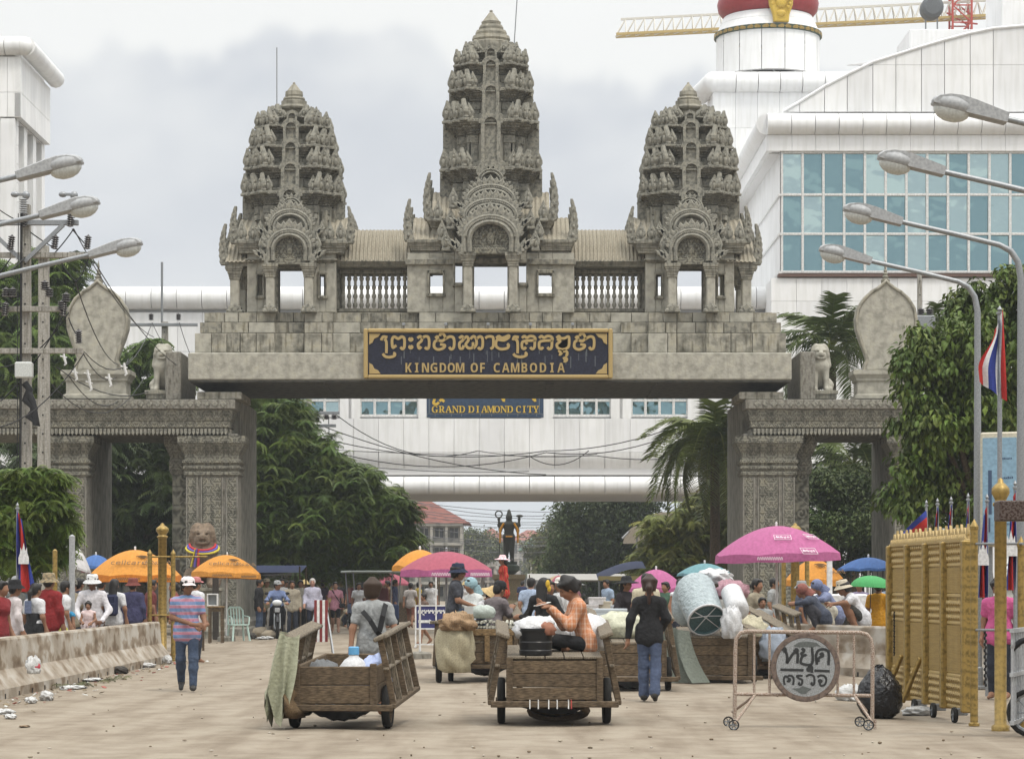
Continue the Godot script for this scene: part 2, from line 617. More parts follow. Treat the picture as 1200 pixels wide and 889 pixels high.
func make_textures() -> void:
	T.fine=noise_tex(0.02,5,0.8,1.0,3)
	T.coarse=noise_tex(0.008,4,0.66,1.0,5)
	T.grime=ramp_tex(0.012,5,9, F32([0.0,0.36,0.52,0.72,1.0]), PackedColorArray([Color(0.62,0.625,0.61), Color(0.83,0.825,0.81), Color(0.94,0.935,0.92), Color(0.97,0.96,0.93), Color(1.0,0.98,0.92)]))
	T.streak=ramp_tex(0.014,4,17, F32([0.0,0.30,0.50,1.0]), PackedColorArray([Color(0.66,0.65,0.62), Color(0.90,0.89,0.87), Color(1,1,1), Color(1,0.99,0.96)]))
	T.soft=ramp_tex(0.014,4,19, F32([0.0,0.42,0.55,1.0]), PackedColorArray([Color(0.945,0.945,0.94), Color(0.985,0.985,0.98), Color(1,1,1), Color(1,1,1)]))
	T.blot=ramp_tex(0.012,5,33, F32([0.0,0.34,0.5,0.7,1.0]), PackedColorArray([Color(0.80,0.80,0.785), Color(0.91,0.905,0.895), Color(0.96,0.955,0.945), Color(1,0.995,0.98), Color(1,0.985,0.94)]))
	T.wash=ramp_tex(0.016,4,47, F32([0.0,0.34,0.5,0.66,1.0]), PackedColorArray([Color(0.72,0.68,0.63), Color(0.84,0.81,0.77), Color(0.93,0.91,0.885), Color(1,1,1), Color(1,1,1)]))
	T.panel=noise_tex(0.01,3,0.95,1.0,21)
	T.bump=bump_tex(0.03,5,4.0,4)
	T.bumpfine=bump_tex(0.08,4,3.0,6)
	T.wave=bump_tex(0.008,3,8.0,88)
	T.cloth=bump_tex(0.018,3,7.0,8)
	T.wood=ramp_tex(0.02,5,31, F32([0.0,0.4,0.6,1.0]), PackedColorArray([Color(0.5,0.47,0.44), Color(0.78,0.75,0.7), Color(0.93,0.9,0.85), Color(1,0.98,0.94)]))
	T.ground1=ramp_tex(0.006,5,12, F32([0.0,0.35,0.55,0.75,1.0]), PackedColorArray([Color(0.86,0.835,0.81), Color(0.925,0.905,0.885), Color(0.96,0.945,0.93), Color(0.99,0.98,0.965), Color(1,0.995,0.985)]),1024)
	T.ground2=ramp_tex(0.03,5,13, F32([0.0,0.28,0.42,0.7,1.0]), PackedColorArray([Color(0.6,0.57,0.54), Color(0.84,0.82,0.79), Color(0.95,0.94,0.92), Color(1,1,1), Color(1,1,1)]),1024)
	T.groundn=bump_tex(0.03,6,6.0,14,1024)
	T.rust=ramp_tex(0.03,4,22, F32([0.0,0.4,0.5,1.0]), PackedColorArray([Color(0.45,0.30,0.22), Color(0.62,0.47,0.38), Color(0.93,0.91,0.88), Color(1,1,1)]))
	T.worn2=ramp_tex(0.012,5,71, F32([0.0,0.34,0.48,0.6,1.0]), PackedColorArray([Color(0.60,0.52,0.44), Color(0.80,0.75,0.69), Color(0.97,0.96,0.95), Color(1,1,1), Color(1,1,1)]))
	T.tracks=ramp_tex(0.02,4,91, F32([0.0,0.36,0.5,0.66,1.0]), PackedColorArray([Color(0.86,0.84,0.82), Color(0.94,0.93,0.92), Color(0.98,0.975,0.97), Color(1,1,1), Color(1,1,1)]),1024)
	T.worn=ramp_tex(0.03,5,57, F32([0.0,0.38,0.46,0.7,1.0]), PackedColorArray([Color(0.45,0.46,0.45), Color(0.62,0.62,0.6), Color(0.9,0.9,0.9), Color(1,1,1), Color(0.93,0.95,1)]))
	T.relief=relief_image()
	T.carve_n=bump_of(T.relief, 10.0)
	T.carve=tone_of(T.relief, 0.72,1.0)

func make_materials() -> void:
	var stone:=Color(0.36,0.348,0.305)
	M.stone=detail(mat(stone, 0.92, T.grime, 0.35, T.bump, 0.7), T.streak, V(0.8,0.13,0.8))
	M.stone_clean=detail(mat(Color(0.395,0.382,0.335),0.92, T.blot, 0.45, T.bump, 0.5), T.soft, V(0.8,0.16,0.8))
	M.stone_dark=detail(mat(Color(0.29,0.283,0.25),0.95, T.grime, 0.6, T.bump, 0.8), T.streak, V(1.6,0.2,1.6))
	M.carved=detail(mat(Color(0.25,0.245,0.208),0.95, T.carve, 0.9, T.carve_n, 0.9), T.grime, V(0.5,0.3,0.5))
	M.carved_fine=detail(mat(Color(0.255,0.247,0.21),0.95, T.carve, 1.9, T.carve_n, 0.9), T.grime, V(0.5,0.3,0.5))
	M.ornament=detail(mat(Color(0.36,0.352,0.312),0.95, T.grime, 1.1, T.bump, 1.0), T.fine, V(2.3,2.3,2.3))
	M.tile_roof=detail(mat(Color(0.40,0.365,0.29),0.9, T.fine, 1.2, T.bump, 0.4), T.streak, V(1.7,0.14,1.7))
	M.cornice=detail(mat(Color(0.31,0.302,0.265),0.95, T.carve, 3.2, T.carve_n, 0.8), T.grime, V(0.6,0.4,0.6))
	M.shaded_soffit=mat(Color(0.085,0.083,0.075),0.95, T.grime, 0.5)  # shade under the beam, with some dirt, put into the base colour
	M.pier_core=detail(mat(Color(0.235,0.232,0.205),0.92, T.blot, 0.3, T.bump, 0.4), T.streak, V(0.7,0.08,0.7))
	M.concrete=detail(mat(Color(0.285,0.272,0.238),0.92, T.fine, 0.9, T.bump, 0.5), T.streak, V(1.2,0.3,1.2))
	M.pole_concrete=detail(mat(Color(0.40,0.385,0.35),0.9, T.fine, 1.4, T.bump, 0.3), T.streak, V(2.0,0.15,2.0))
	M.mast_red2=mat(Color(0.23,0.035,0.035),0.6, T.fine, 3.0)
	M.mast_red=mat(Color(0.4,0.06,0.05),0.6)
	M.cladding=detail(mat(Color(0.82,0.825,0.83),0.5, T.panel, 0.09), T.soft, V(0.35,0.035,0.35))
	M.cladding_back=mat(Color(0.66,0.66,0.66),0.8)
	M.blue_glass=mat(Color(0.25,0.385,0.41),0.03, null, 0.11, T.wave, 0.28)
	M.blue_glass.metallic=0.9
	M.white_paint=mat(Color(0.78,0.78,0.77),0.5, T.fine, 0.8)
	M.steel=mat(Color(0.33,0.345,0.36),0.45, T.fine, 3.0)
	M.steel.metallic=0.5
	M.black=mat(Color(0.012,0.012,0.013),0.5)
	M.rubber=mat(Color(0.02,0.019,0.018),0.85, T.fine, 4.0)
	M.gold=mat(Color(0.36,0.25,0.08),0.42, T.grime, 2.2, T.bumpfine, 0.3)
	M.gold.metallic=0.35
	M.gold_pale=mat(Color(0.47,0.34,0.14),0.5, T.fine, 4.0)

# ---------------------------------------------------------------- ground
func ground() -> void:
	var f:=FastNoiseLite.new()
	f.noise_type=FastNoiseLite.TYPE_SIMPLEX_SMOOTH
	f.frequency=0.6
	f.fractal_octaves=4
	f.seed=77
	var b:=MB.new()
	var x0:=-22.0; var x1:=22.0; var z0:=-14.0; var z1:=-100.0
	var nx:=220; var nz:=430
	for j in nz+1:
		for i in nx+1:
			var x:=lerpf(x0, x1, float(i)/nx); var z:=lerpf(z0, z1, float(j)/nz)
			var edge:=clampf(minf(minf(x-x0, x1-x), minf(z0-z, z-z1))/3.0,0.0,1.0)
			var y:=0.022*f.get_noise_2d(x, z)*edge
			b.vert(V(x, y, z), Vector3.UP)
	for j in nz+1:
		for i in nx+1:
			var k:=j*(nx+1)+i
			var l:=b.v[k-1 if i>0 else k]; var r:=b.v[k+1 if i<nx else k]
			var u:=b.v[k-nx-1 if j>0 else k]; var d:=b.v[k+nx+1 if j<nz else k]
			b.n[k]=(u-d).cross(r-l).normalized()
	for j in nz:
		for i in nx:
			var k:=j*(nx+1)+i
			b.face(k, k+1, k+nx+2); b.face(k, k+nx+2, k+nx+1)
	var far:=2500.0
	for q in [[Vector2(-far, 300), Vector2(far, z0)],[Vector2(-far, z1), Vector2(far, -far)],[Vector2(-far, z0), Vector2(x0, z1)],[Vector2(x1, z0), Vector2(far, z1)]]:
		var a: Vector2=q[0]; var e: Vector2=q[1]
		b.quad_o(V(a.x, 0, a.y), V(e.x, 0, a.y), V(e.x, 0, e.y), V(a.x, 0, e.y), Vector3.UP)
	M.dirt=detail(mat(Color(0.272,0.238,0.19),0.95, T.ground1,0.23, T.groundn, 0.6), T.tracks, V(0.085,0.085,0.009))
	structure(put(b, "ground", M.dirt))
	# pebbles, crumbs and dry leaves lying on the dirt
	var bits:=MB.new()
	bits.tinted=true
	for k in 260:
		var z:=-22.0-50.0*pow(rng.randf(),1.6)
		var x:=rr(-0.21,0.21)*-z
		bits.col=[Color(0.16,0.12,0.08), Color(0.30,0.26,0.2), Color(0.1,0.075,0.05), Color(0.36,0.32,0.27)][rng.randi() % 4]
		bits.ball(Transform3D(Basis(Vector3.UP, rr(0, TAU)), V(x, 0.01, z)), V(rr(0.008,0.03), rr(0.006,0.014), rr(0.008,0.022)),5,3)
	var mb:=mat(Color.WHITE, 0.95)
	mb.vertex_color_use_as_albedo=true
	M.tint=mb
	stuff(put(bits, "gravel", mb))

# ---------------------------------------------------------------- the gate
const GW:=75.0          # distance of its front
func gx(o: float, w: float) -> float: return o*(GW+w)/FOCAL
func gy(y: float, w: float) -> float: return EYE+(HZ-y)*(GW+w)/FOCAL
func gb(b: MB, o0: float, o1: float, y0: float, y1: float, w0: float, w1: float, bev:=0.02) -> void:
	b.box(V(gx(o0, w0), gy(y1, w0),-w1), V(gx(o1, w0), gy(y0, w0),-w0), bev)
func rect(hx: float, hz: float) -> PackedVector2Array:
	return V2([-hx, -hz, hx, -hz, hx, hz, -hx, hz])
func redent(w: float) -> PackedVector2Array:
	var q:=[Vector2(1,-0.34), Vector2(1,0.34), Vector2(0.9,0.34), Vector2(0.9,0.62), Vector2(0.66,0.62), Vector2(0.66,0.66), Vector2(0.62,0.66), Vector2(0.62,0.9), Vector2(0.34,0.9)]
	var r:=PackedVector2Array()
	for k in 4:
		for p in q.slice(1): r.append((p as Vector2).rotated(k*PI/2)*w)
		r.append(Vector2(0.34,1.0).rotated(k*PI/2)*w)
	return r
func mould(b: MB, x: Transform3D, pl: PackedVector2Array, prof: PackedVector2Array, caps:=true) -> void:   # profile of (outward offset, height) round an axis-aligned plan
	var m:=pl.size()
	var sg:=1.0 if b.signed(pl)>0.0 else -1.0
	var nn: Array[Vector2]=[]
	for k in m:
		var e:=(pl[(k+1) % m]-pl[k]).normalized()
		nn.append(Vector2(e.y, -e.x)*sg)
	var rings: Array[PackedVector2Array]=[]
	for q in prof:
		var r:=PackedVector2Array()
		for k in m: r.append(pl[k]+(nn[k]+nn[(k+m-1) % m])*q.x)
		rings.append(r)
	for i in prof.size()-1:
		for k in m:
			var k2:=(k+1) % m
			var dy:=prof[i+1]-prof[i]
			var o:=V(nn[k].x*dy.y, -dy.x, nn[k].y*dy.y)
			b.quad_o(x*V(rings[i][k].x, prof[i].y, rings[i][k].y), x*V(rings[i][k2].x, prof[i].y, rings[i][k2].y), x*V(rings[i+1][k2].x, prof[i+1].y, rings[i+1][k2].y), x*V(rings[i+1][k].x, prof[i+1].y, rings[i+1][k].y), x.basis*o)
	if caps:
		for e in [0, prof.size()-1]:
			var tr:=Geometry2D.triangulate_polygon(rings[e])
			for k in tr.size()/3:
				var a:=rings[e][tr[k*3]]; var c:=rings[e][tr[k*3+1]]; var d:=rings[e][tr[k*3+2]]
				var y:=prof[e].y
				b.tri_o(x*V(a.x, y, a.y), x*V(c.x, y, c.y), x*V(d.x, y, d.y), x.basis*V(0,-1 if e==0 else 1,0))
const CORNICE:=[Vector2(0.12,0), Vector2(0.22,0.04), Vector2(0.22,0.16), Vector2(0.34,0.22), Vector2(0.34,0.30), Vector2(0.55,0.42), Vector2(0.62,0.44), Vector2(0.62,0.56), Vector2(0.80,0.62), Vector2(0.80,0.70), Vector2(0.94,0.74), Vector2(1.0,0.76), Vector2(1.0,0.94), Vector2(0.96,1.0), Vector2(0.2,1.0)]
func cornice(off: float, y0: float, y1: float) -> PackedVector2Array:
	var r:=PackedVector2Array()
	for q in CORNICE: r.append(Vector2(q.x*off, lerpf(y0, y1, q.y)))
	return r
func flame_outline(w: float, h: float, lean:=0.0) -> PackedVector2Array:
	var r:=PackedVector2Array()
	for q in [[-0.34,0],[0.34,0],[0.44,0.12],[0.38,0.20],[0.5,0.34],[0.47,0.48],[0.33,0.64],[0.17,0.80],[0.0,1.0],[-0.17,0.80],[-0.33,0.64],[-0.47,0.48],[-0.5,0.34],[-0.38,0.20],[-0.44,0.12]]:
		r.append(Vector2(q[0]*w+lean*q[1]*q[1]*h, q[1]*h))
	return r
var antefix_mesh: ArrayMesh
func antefix(w: float, h: float) -> MB:
	var b:=MB.new()
	b.prism(TR(V(0,0,-0.07)), flame_outline(w, h),0.14,0.04)
	b.ball(TR(V(0, h*0.34,0.08)), V(w*0.2, h*0.22,0.06),6,4)
	b.ball(TR(V(0, h*0.62,0.07)), V(w*0.11, h*0.1,0.05),6,4)
	b.box(V(-w*0.42,-0.03,-0.1), V(w*0.42, h*0.08,0.13),0.015)
	return b
func arch_band(hw: float, h: float, spring: float, n:=22) -> PackedVector2Array:   # from the left foot over the crown to the right foot
	var r:=PackedVector2Array()
	r.append(Vector2(-hw*0.97,0))
	for i in n+1:
		var t:=PI*(1.0-float(i)/n)
		r.append(Vector2(cos(t)*hw, spring+sin(t)*(h-spring)))
	r.append(Vector2(hw*0.97,0))
	return r
func pediment(parent: Node3D, x: Transform3D, hw: float, h: float, band: float, depth: float, flames: int, tympanum: bool) -> void:
	var o:=sub(parent, "pediment", x)
	var inn:=arch_band(hw-band, h-band, (h-band)*0.42)
	var outl:=arch_band(hw, h, h*0.40)
	var b:=MB.new()
	for i in inn.size()-1:   # a moulded band: two rolls with a groove between
		var n0:=(outl[i]-inn[i]); var n1:=(outl[i+1]-inn[i+1])
		var sec:=[[0.0,0.0],[0.0,0.75],[0.2,1.0],[0.42,0.8],[0.5,0.55],[0.62,0.8],[0.8,0.9],[1.0,0.65],[1.0,0.0]]
		for s in sec.size()-1:
			var p0: Vector2=inn[i]+n0*sec[s][0]; var p1: Vector2=inn[i+1]+n1*sec[s][0]
			var q0: Vector2=inn[i]+n0*sec[s+1][0]; var q1: Vector2=inn[i+1]+n1*sec[s+1][0]
			var za: float=sec[s][1]*depth; var zb: float=sec[s+1][1]*depth
			var oo:=V(n0.x, n0.y, 0)*(-1.0 if s==0 else (1.0 if s==sec.size()-2 else 0.0))+V(0,0,0.3)
			b.quad_o(V(p0.x, p0.y, za), V(p1.x, p1.y, za), V(q1.x, q1.y, zb), V(q0.x, q0.y, zb), oo)
	put(b, "arch_band", M.ornament, o)
	var f:=MB.new()
	for i in flames:
		var t:=PI*(0.03+0.94*i/(flames-1.0))
		var p:=Vector2(cos(t)*hw, h*0.40+sin(t)*h*0.60)
		var dir:=Vector2(cos(t)*0.9,0.35+sin(t))
		var s:=band*(0.8+0.5*pow(sin(t),6.0))*(0.92+0.16*(i % 2))
		f.prism(Transform3D(Basis(Vector3.BACK, dir.angle()-PI/2), V(p.x, p.y, depth*0.2)-V(dir.x, dir.y, 0).normalized()*band*0.12), flame_outline(s*0.7, s*0.95), depth*0.5, s*0.1)
	for i in flames*2:   # beads in the groove
		var t:=PI*(i+0.5)/(flames*2.0)
		f.ball(TR(V(cos(t)*(hw-band*0.45), h*0.40+sin(t)*(h*0.60-band*0.45), depth*0.72)), Vector3.ONE*band*0.17,5,3)
	for s in [-1.0,1.0]:      # curled snake heads at the feet
		for j in 4:
			var a:=0.35+0.36*j
			f.prism(Transform3D(Basis(Vector3.BACK, -s*(a-0.75)), V(s*(hw+band*(0.05+0.2*j)), band*(-0.3+0.28*j), depth*0.3)), flame_outline(band*0.7, band*(1.6-0.12*j), s*0.3), depth*0.5, band*0.1)
	stuff(put(f, "flame_border", M.ornament, o))
	if tympanum:
		var tb:=MB.new()
		tb.prism(TR(V(0,0,-0.12)), inn, 0.10)
		for k in 9:
			var t:=PI*(k+0.5)/9.0
			tb.ball(TR(V(cos(t)*hw*0.38, h*0.22+sin(t)*h*0.33,-0.02)), V(0.06,0.08,0.05),6,4)
		tb.ball(TR(V(0, h*0.36,0)), V(hw*0.16, h*0.2,0.07),8,5)
		tb.ball(TR(V(0, h*0.6,0)), V(hw*0.08, h*0.07,0.06),8,5)
		tb.prism(TR(V(0, h*0.06,-0.03)), flame_outline(hw*0.6, h*0.16),0.06,0.02)
		put(tb, "tympanum", M.carved_fine, o)
	else:
		var tb:=MB.new()   # a row of little praying figures under the arch
		for k in 5:
			var u:=(k-2)*hw*0.28
			var hh:=h*(0.34-0.045*absf(k-2))
			tb.prism(TR(V(u, h*0.26,-0.02)), flame_outline(hw*0.25, hh),0.12,0.03)
			tb.ball(TR(V(u, h*0.26+hh*0.55,0.1)), V(hw*0.07, hh*0.16,0.05),6,4)
		put(tb, "figure_row", M.ornament, o)
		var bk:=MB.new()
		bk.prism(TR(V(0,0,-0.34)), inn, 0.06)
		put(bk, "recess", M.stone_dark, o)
func niche(parent: Node3D, x: Transform3D, hw: float, h: float, deep:=0.12) -> void:
	var b:=MB.new()
	var outl:=arch_band(hw, h, h-hw*0.95,10)
	var inn:=arch_band(hw*0.62, h-hw*0.36, h-hw*0.95,10)
	for i in outl.size()-1:
		b.quad_o(V(outl[i].x, outl[i].y, deep), V(outl[i+1].x, outl[i+1].y, deep), V(inn[i+1].x, inn[i+1].y, deep), V(inn[i].x, inn[i].y, deep), Vector3.BACK)
		b.quad_o(V(outl[i].x, outl[i].y, -deep), V(outl[i+1].x, outl[i+1].y, -deep), V(outl[i+1].x, outl[i+1].y, deep), V(outl[i].x, outl[i].y, deep), V(outl[i].x, outl[i].y-h*0.5,0))
		b.quad_o(V(inn[i].x, inn[i].y, 0.01), V(inn[i+1].x, inn[i+1].y, 0.01), V(inn[i+1].x, inn[i+1].y, deep), V(inn[i].x, inn[i].y, deep),-V(inn[i].x, inn[i].y-h*0.5,0))
	var outer:=arch_band(hw*1.12, h+hw*0.13, h-hw*0.95,10)
	for i in range(1, outer.size()-2):
		b.bar(V(outer[i].x, outer[i].y, deep*0.85), V(outer[i+1].x, outer[i+1].y, deep*0.85), hw*0.22, hw*0.2,0, Vector3.BACK)
	b.prism(TR(V(0,0,-0.02)), inn, deep-0.08)
	b.box(V(-hw*0.6, h-hw*1.05, deep-0.12), V(hw*0.6, h-hw*0.92, deep-0.02),0.01)
	put(b, "niche", M.ornament, parent, x)
func acroterion(w: float, h: float, lean: float) -> MB:   # the tall curled flame at a roof end
	var b:=MB.new()
	var l:=PackedVector2Array(); var r:=PackedVector2Array()
	for i in 15:
		var t:=i/14.0
		var mid:=lean*h*(0.42*sin(t*2.6)-0.25*t)
		var ww:=w*0.5*(1.0-0.75*pow(t, 1.4))*(1.0+0.22*(i % 2))
		l.append(Vector2(mid-ww, t*h)); r.append(Vector2(mid+ww, t*h))
	l.reverse()
	r.append_array(l)
	b.prism(TR(V(0,0,-0.11)), r, 0.22,0.025)
	for i in 4:
		var t:=0.14+0.2*i
		b.ball(TR(V(lean*h*(0.42*sin(t*2.6)-0.25*t), t*h, 0.1)), V(w*0.22*(1.1-t), h*0.06,0.06),6,4)
	return b
func corrugated(p0: Vector3, p1: Vector3, down: Array, pitch: float, amp: float) -> MB:   # ribbed tiles from p0 to p1, rows of (drop, forward)
	var b:=MB.new()
	var n:=int(p0.distance_to(p1)/pitch)
	var ww:=n*6+1
	var pts:=PackedVector3Array()
	for d in down:
		for i in ww:
			var t:=float(i)/(ww-1)
			var ph:=fposmod(t*n, 1.0)
			var hgt:=amp*sqrt(maxf(0.0,1.0-pow((ph-0.5)/0.32,2.0)))
			pts.append(p0.lerp(p1, t)+V(0,-d[0]+hgt*0.35, d[1]+hgt))
	b.sheet(pts, ww, true)
	return b

func tower(parent: Node3D, cx: float, tiers: Array, crown: Array, wc: float) -> Node3D:
	# tiers: [cornice top row, cornice bottom row, cornice half-width px, body half-width px, body bottom row, niche half-width px]
	var t:=sub(parent, "tower", TR(V(cx, 0,-wc)))
	var s:=(GW+wc)/FOCAL
	var k:=0
	for q in tiers:
		var yt:=gy(q[0], wc); var yb:=gy(q[1], wc)
		var cw: float=q[2]*s; var bw: float=q[3]*s
		var b:=MB.new()
		mould(b, Transform3D(), redent(bw), PackedVector2Array([Vector2(0.06, gy(q[4], wc)), Vector2(0.06, gy(q[4], wc)+0.12), Vector2(0, gy(q[4], wc)+0.16), Vector2(0, yb)]))
		put(b, "tier_wall", M.stone_clean, t)
		b=MB.new()
		mould(b, Transform3D(), redent(bw), cornice(cw-bw, yb, yt))
		put(b, "tier_cornice", M.cornice, t)
		var ah: float=[14.0,19.0,22.0,23.0,23.0][k]*s
		for vi in 3:
			var am:=antefix(ah*(0.50+0.05*vi), ah*(0.92+0.07*vi)).mesh()
			for quad in 4:
				for mir in [1.0,-1.0]:
					var p: Vector2=[Vector2(0.47,0.96), Vector2(0.74,0.80), Vector2(0.97,0.60)][vi]
					var dir:=atan2(p.x*mir, p.y)*0.45
					var d:=Basis(Vector3.UP, quad*PI/2)*V(p.x*mir*cw, 0, p.y*cw)
					var lean:=Basis(Vector3.UP, quad*PI/2+dir+rr(-0.1,0.1))*Basis(Vector3.RIGHT, 0.05+rr(0,0.09))*Basis(Vector3.BACK, rr(-0.05,0.05)-mir*0.05)
					put_mesh(am, "antefix", M.ornament, t, Transform3D(lean.scaled(Vector3.ONE*rr(0.92,1.06)), V(d.x*0.95, yt-0.03, d.z*0.95)))
		for fc in 4:
			var nh: float=(q[4]-q[0]+5.0)*s
			niche(t, Transform3D(Basis(Vector3.UP, fc*PI/2), V(0, gy(q[4], wc),0))*TR(V(0,0, bw+0.02)), q[5]*s, nh, cw-bw+0.05)
			var cb:=MB.new()   # little capitals on the pilasters either side
			for sd in [-1.0,1.0]:
				for f in [[0.48,0.93],[0.80,0.66]]:
					cb.box(V(sd*bw*f[0]-bw*0.13, yb-0.26, bw*f[1]-0.1), V(sd*bw*f[0]+bw*0.13, yb-0.02, bw*f[1]+0.05),0.02)
					cb.box(V(sd*bw*f[0]-bw*0.10, gy(q[4], wc), bw*f[1]-0.1), V(sd*bw*f[0]+bw*0.10, yb-0.25, bw*f[1]+0.025),0.01)
			stuff(put(cb, "pilaster_capital", M.ornament, t, Transform3D(Basis(Vector3.UP, fc*PI/2), Vector3.ZERO)))
		k+=1
	var pr:=PackedVector2Array()
	for q in crown: pr.append(Vector2(q[0]*s, gy(q[1], wc)))
	var cb2:=MB.new()
	cb2.lathe(Transform3D(), pr, 20)
	put(cb2,"lotus_crown", M.stone, t)
	var ring:=MB.new()
	for i in 12:
		var a:=TAU*i/12.0
		ring.add(antefix(7.0*s, 10.0*s), Transform3D(Basis(Vector3.UP, a), V(sin(a),0, cos(a))*crown[0][0]*s*0.98+V(0, gy(crown[0][1], wc)-1.0*s, 0)))
	put(ring, "crown_petals", M.ornament, t)
	return t

func block_row(parent: Node3D, o0: float, o1: float, y0: float, y1: float, w: float, meshes: Array) -> void:
	var o:=o0
	while o<o1-1.0:
		var wd:=rr(15,34)
		if o1-o-wd<10.0: wd=o1-o
		var sc:=(GW+w)/FOCAL
		var m:=MeshInstance3D.new()
		m.name="stone_block"
		m.mesh=meshes[rng.randi() % meshes.size()]
		m.material_override=M.stone if rng.randf()<0.65 else (M.stone_clean if rng.randf()<0.6 else M.stone_dark)
		m.transform=Transform3D(Basis.from_scale(V(wd*sc-0.014, (y1-y0)*sc-0.012,1.0)), V((o+wd*0.5)*sc, gy((y0+y1)*0.5, w),-w-0.3+rr(-0.02,0.025)))
		parent.add_child(m, true)
		o+=wd

func gate() -> void:
	var g:=thing("stone_gate","wide grey stone arch over the road carrying three carved temple towers","gate", V(-0.6375,0,-GW))
	var b:=MB.new()
	# main beam across the road
	gb(b, -354.5,353.5,413,445,0.0,6.8,0.03)
	put(b, "main_beam", M.stone_clean, g)
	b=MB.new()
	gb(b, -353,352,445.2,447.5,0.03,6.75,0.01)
	put(b, "soffit_slab", M.shaded_soffit, g)  # thin slab carrying the painted-in shade and grime of the underside
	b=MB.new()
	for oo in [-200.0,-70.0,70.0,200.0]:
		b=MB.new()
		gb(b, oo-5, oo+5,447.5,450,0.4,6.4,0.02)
		put(b, "soffit_rib", M.shaded_soffit, g)
	# piers under it and the outer piers of the side openings
	for sd in [-1.0,1.0]:
		for pr in [[326.5,30.0,0.4,6.2,40.0],[493.5,20.0,0.5,5.4,26.0]]:
			var p:=sub(g, "pier", TR(V(sd*gx(pr[0], pr[2]),0,0)))
			var hx: float=gx(pr[1], pr[2])
			b=MB.new()
			b.box(V(-hx+0.02,-0.1,-pr[3]), V(hx-0.02, gy(467,1.0),-pr[2]-1.0),0.02)
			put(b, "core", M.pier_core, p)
			b=MB.new()
			b.box(V(-hx, -0.1,-pr[2]-1.02), V(hx, gy(508,0.4),-pr[2]),0.02)
			put(b, "shaft", M.concrete, p)
			b=MB.new()
			mould(b, TR(V(0,0,-pr[2]-0.51)), rect(hx, 0.51), PackedVector2Array([Vector2(0.03, gy(558,0.4)), Vector2(0.07, gy(556,0.4)), Vector2(0.07, gy(553.5,0.4)), Vector2(0.03, gy(552,0.4)), Vector2(0.09, gy(549,0.4)), Vector2(0.09, gy(546.5,0.4)), Vector2(0.04, gy(545,0.4)), Vector2(0.11, gy(542,0.4)), Vector2(0.11, gy(539.5,0.4)), Vector2(0.04, gy(538,0.4)), Vector2(0.05, gy(532,0.4)), Vector2(0.12, gy(527,0.4)), Vector2(0.20, gy(521,0.4)), Vector2(0.24, gy(519,0.4)), Vector2(0.24, gy(511,0.4))]))
			put(b, "capital", M.carved_fine, p)
			for st in [[-0.84,0.2],[0.0,0.40],[0.84,0.2]] if pr[1]>25 else [[-0.58,0.34],[0.36,0.56]]:
				b=MB.new()
				var cw: float=hx*st[1]
				var cxx: float=hx*st[0]*(0.93 if absf(st[0])>0.8 else 1.0)
				b.box(V(cxx-cw*0.92,0.6,-pr[2]-0.02), V(cxx+cw*0.92, gy(560,0.4),-pr[2]+0.035),0.012)
				put(b, "carved_panel", M.carved if cw>0.4 else M.carved_fine, p)
				b=MB.new()
				for e in [-1.0,1.0]: b.box(V(cxx+e*cw*1.02-0.02,0.5,-pr[2]-0.01), V(cxx+e*cw*1.02+0.02, gy(559,0.4),-pr[2]+0.055),0.008)
				put(b, "panel_frame", M.concrete, p)
			b=MB.new()
			mould(b, TR(V(0,0,-(pr[2]+pr[3])*0.5)), rect(hx, (pr[3]-pr[2])*0.5), V2([0.3,-0.05,0.3,0.2,0.2,0.25,0.2,0.4,0.06,0.5]))
			put(b, "plinth", M.concrete, p)
		# set-back pilaster on the outer side of the main pier
		var q:=sub(g, "pilaster", TR(V(sd*gx(364,1.2),0,0)))
		b=MB.new()
		b.box(V(-0.24,0,-5.0), V(0.24, gy(508,1.2),-1.2),0.02)
		put(b, "shaft", M.carved, q)
		b=MB.new()
		mould(b, TR(V(0,0,-3.1)), rect(0.24,1.9), PackedVector2Array([Vector2(0.03, gy(556,1)), Vector2(0.08, gy(551,1)), Vector2(0.08, gy(541,1)), Vector2(0.05, gy(536,1)), Vector2(0.22, gy(520,1)), Vector2(0.22, gy(510,1))]))
		put(b, "capital", M.carved_fine, q)
		# side beam with its carved bands and drop border
		var sb:=sub(g, "side_beam", TR(V(sd*gx(462,0.2),0,-2.7)))
		var hl:=gx(154.0,0.2)
		b=MB.new()
		mould(b, Transform3D(), rect(hl, 2.4), PackedVector2Array([Vector2(0.0, gy(508,0.2)), Vector2(0.0, gy(502,0.2)), Vector2(0.06, gy(500,0.2)), Vector2(0.06, gy(494,0.2)), Vector2(0.09, gy(492,0.2)), Vector2(0.15, gy(480,0.2))]))
		put(b, "frieze", M.carved_fine, sb)
		b=MB.new()
		mould(b, Transform3D(), rect(hl, 2.4), PackedVector2Array([Vector2(0.14, gy(480,0.2)), Vector2(0.22, gy(478.5,0.2)), Vector2(0.22, gy(468.5,0.2)), Vector2(0.18, gy(468,0.2))]))
		put(b, "top_band", M.concrete, sb)
		b=MB.new()
		var n:=int(hl*2.0/0.24)
		for i in n:   # carved lozenges standing on the top band
			var xx:=-hl+(i+0.5)*2.0*hl/n
			for z in [2.4+0.22]:
				b.prism(TR(V(xx, gy(473.5,0.2), z-0.005)), V2([-0.1,0,0,-0.1,0.1,0,0,0.1]),0.03,0.012)
		stuff(put(b, "lozenge_row", M.ornament, sb))
		b=MB.new()
		var teeth:=int(hl*2.0/0.117)
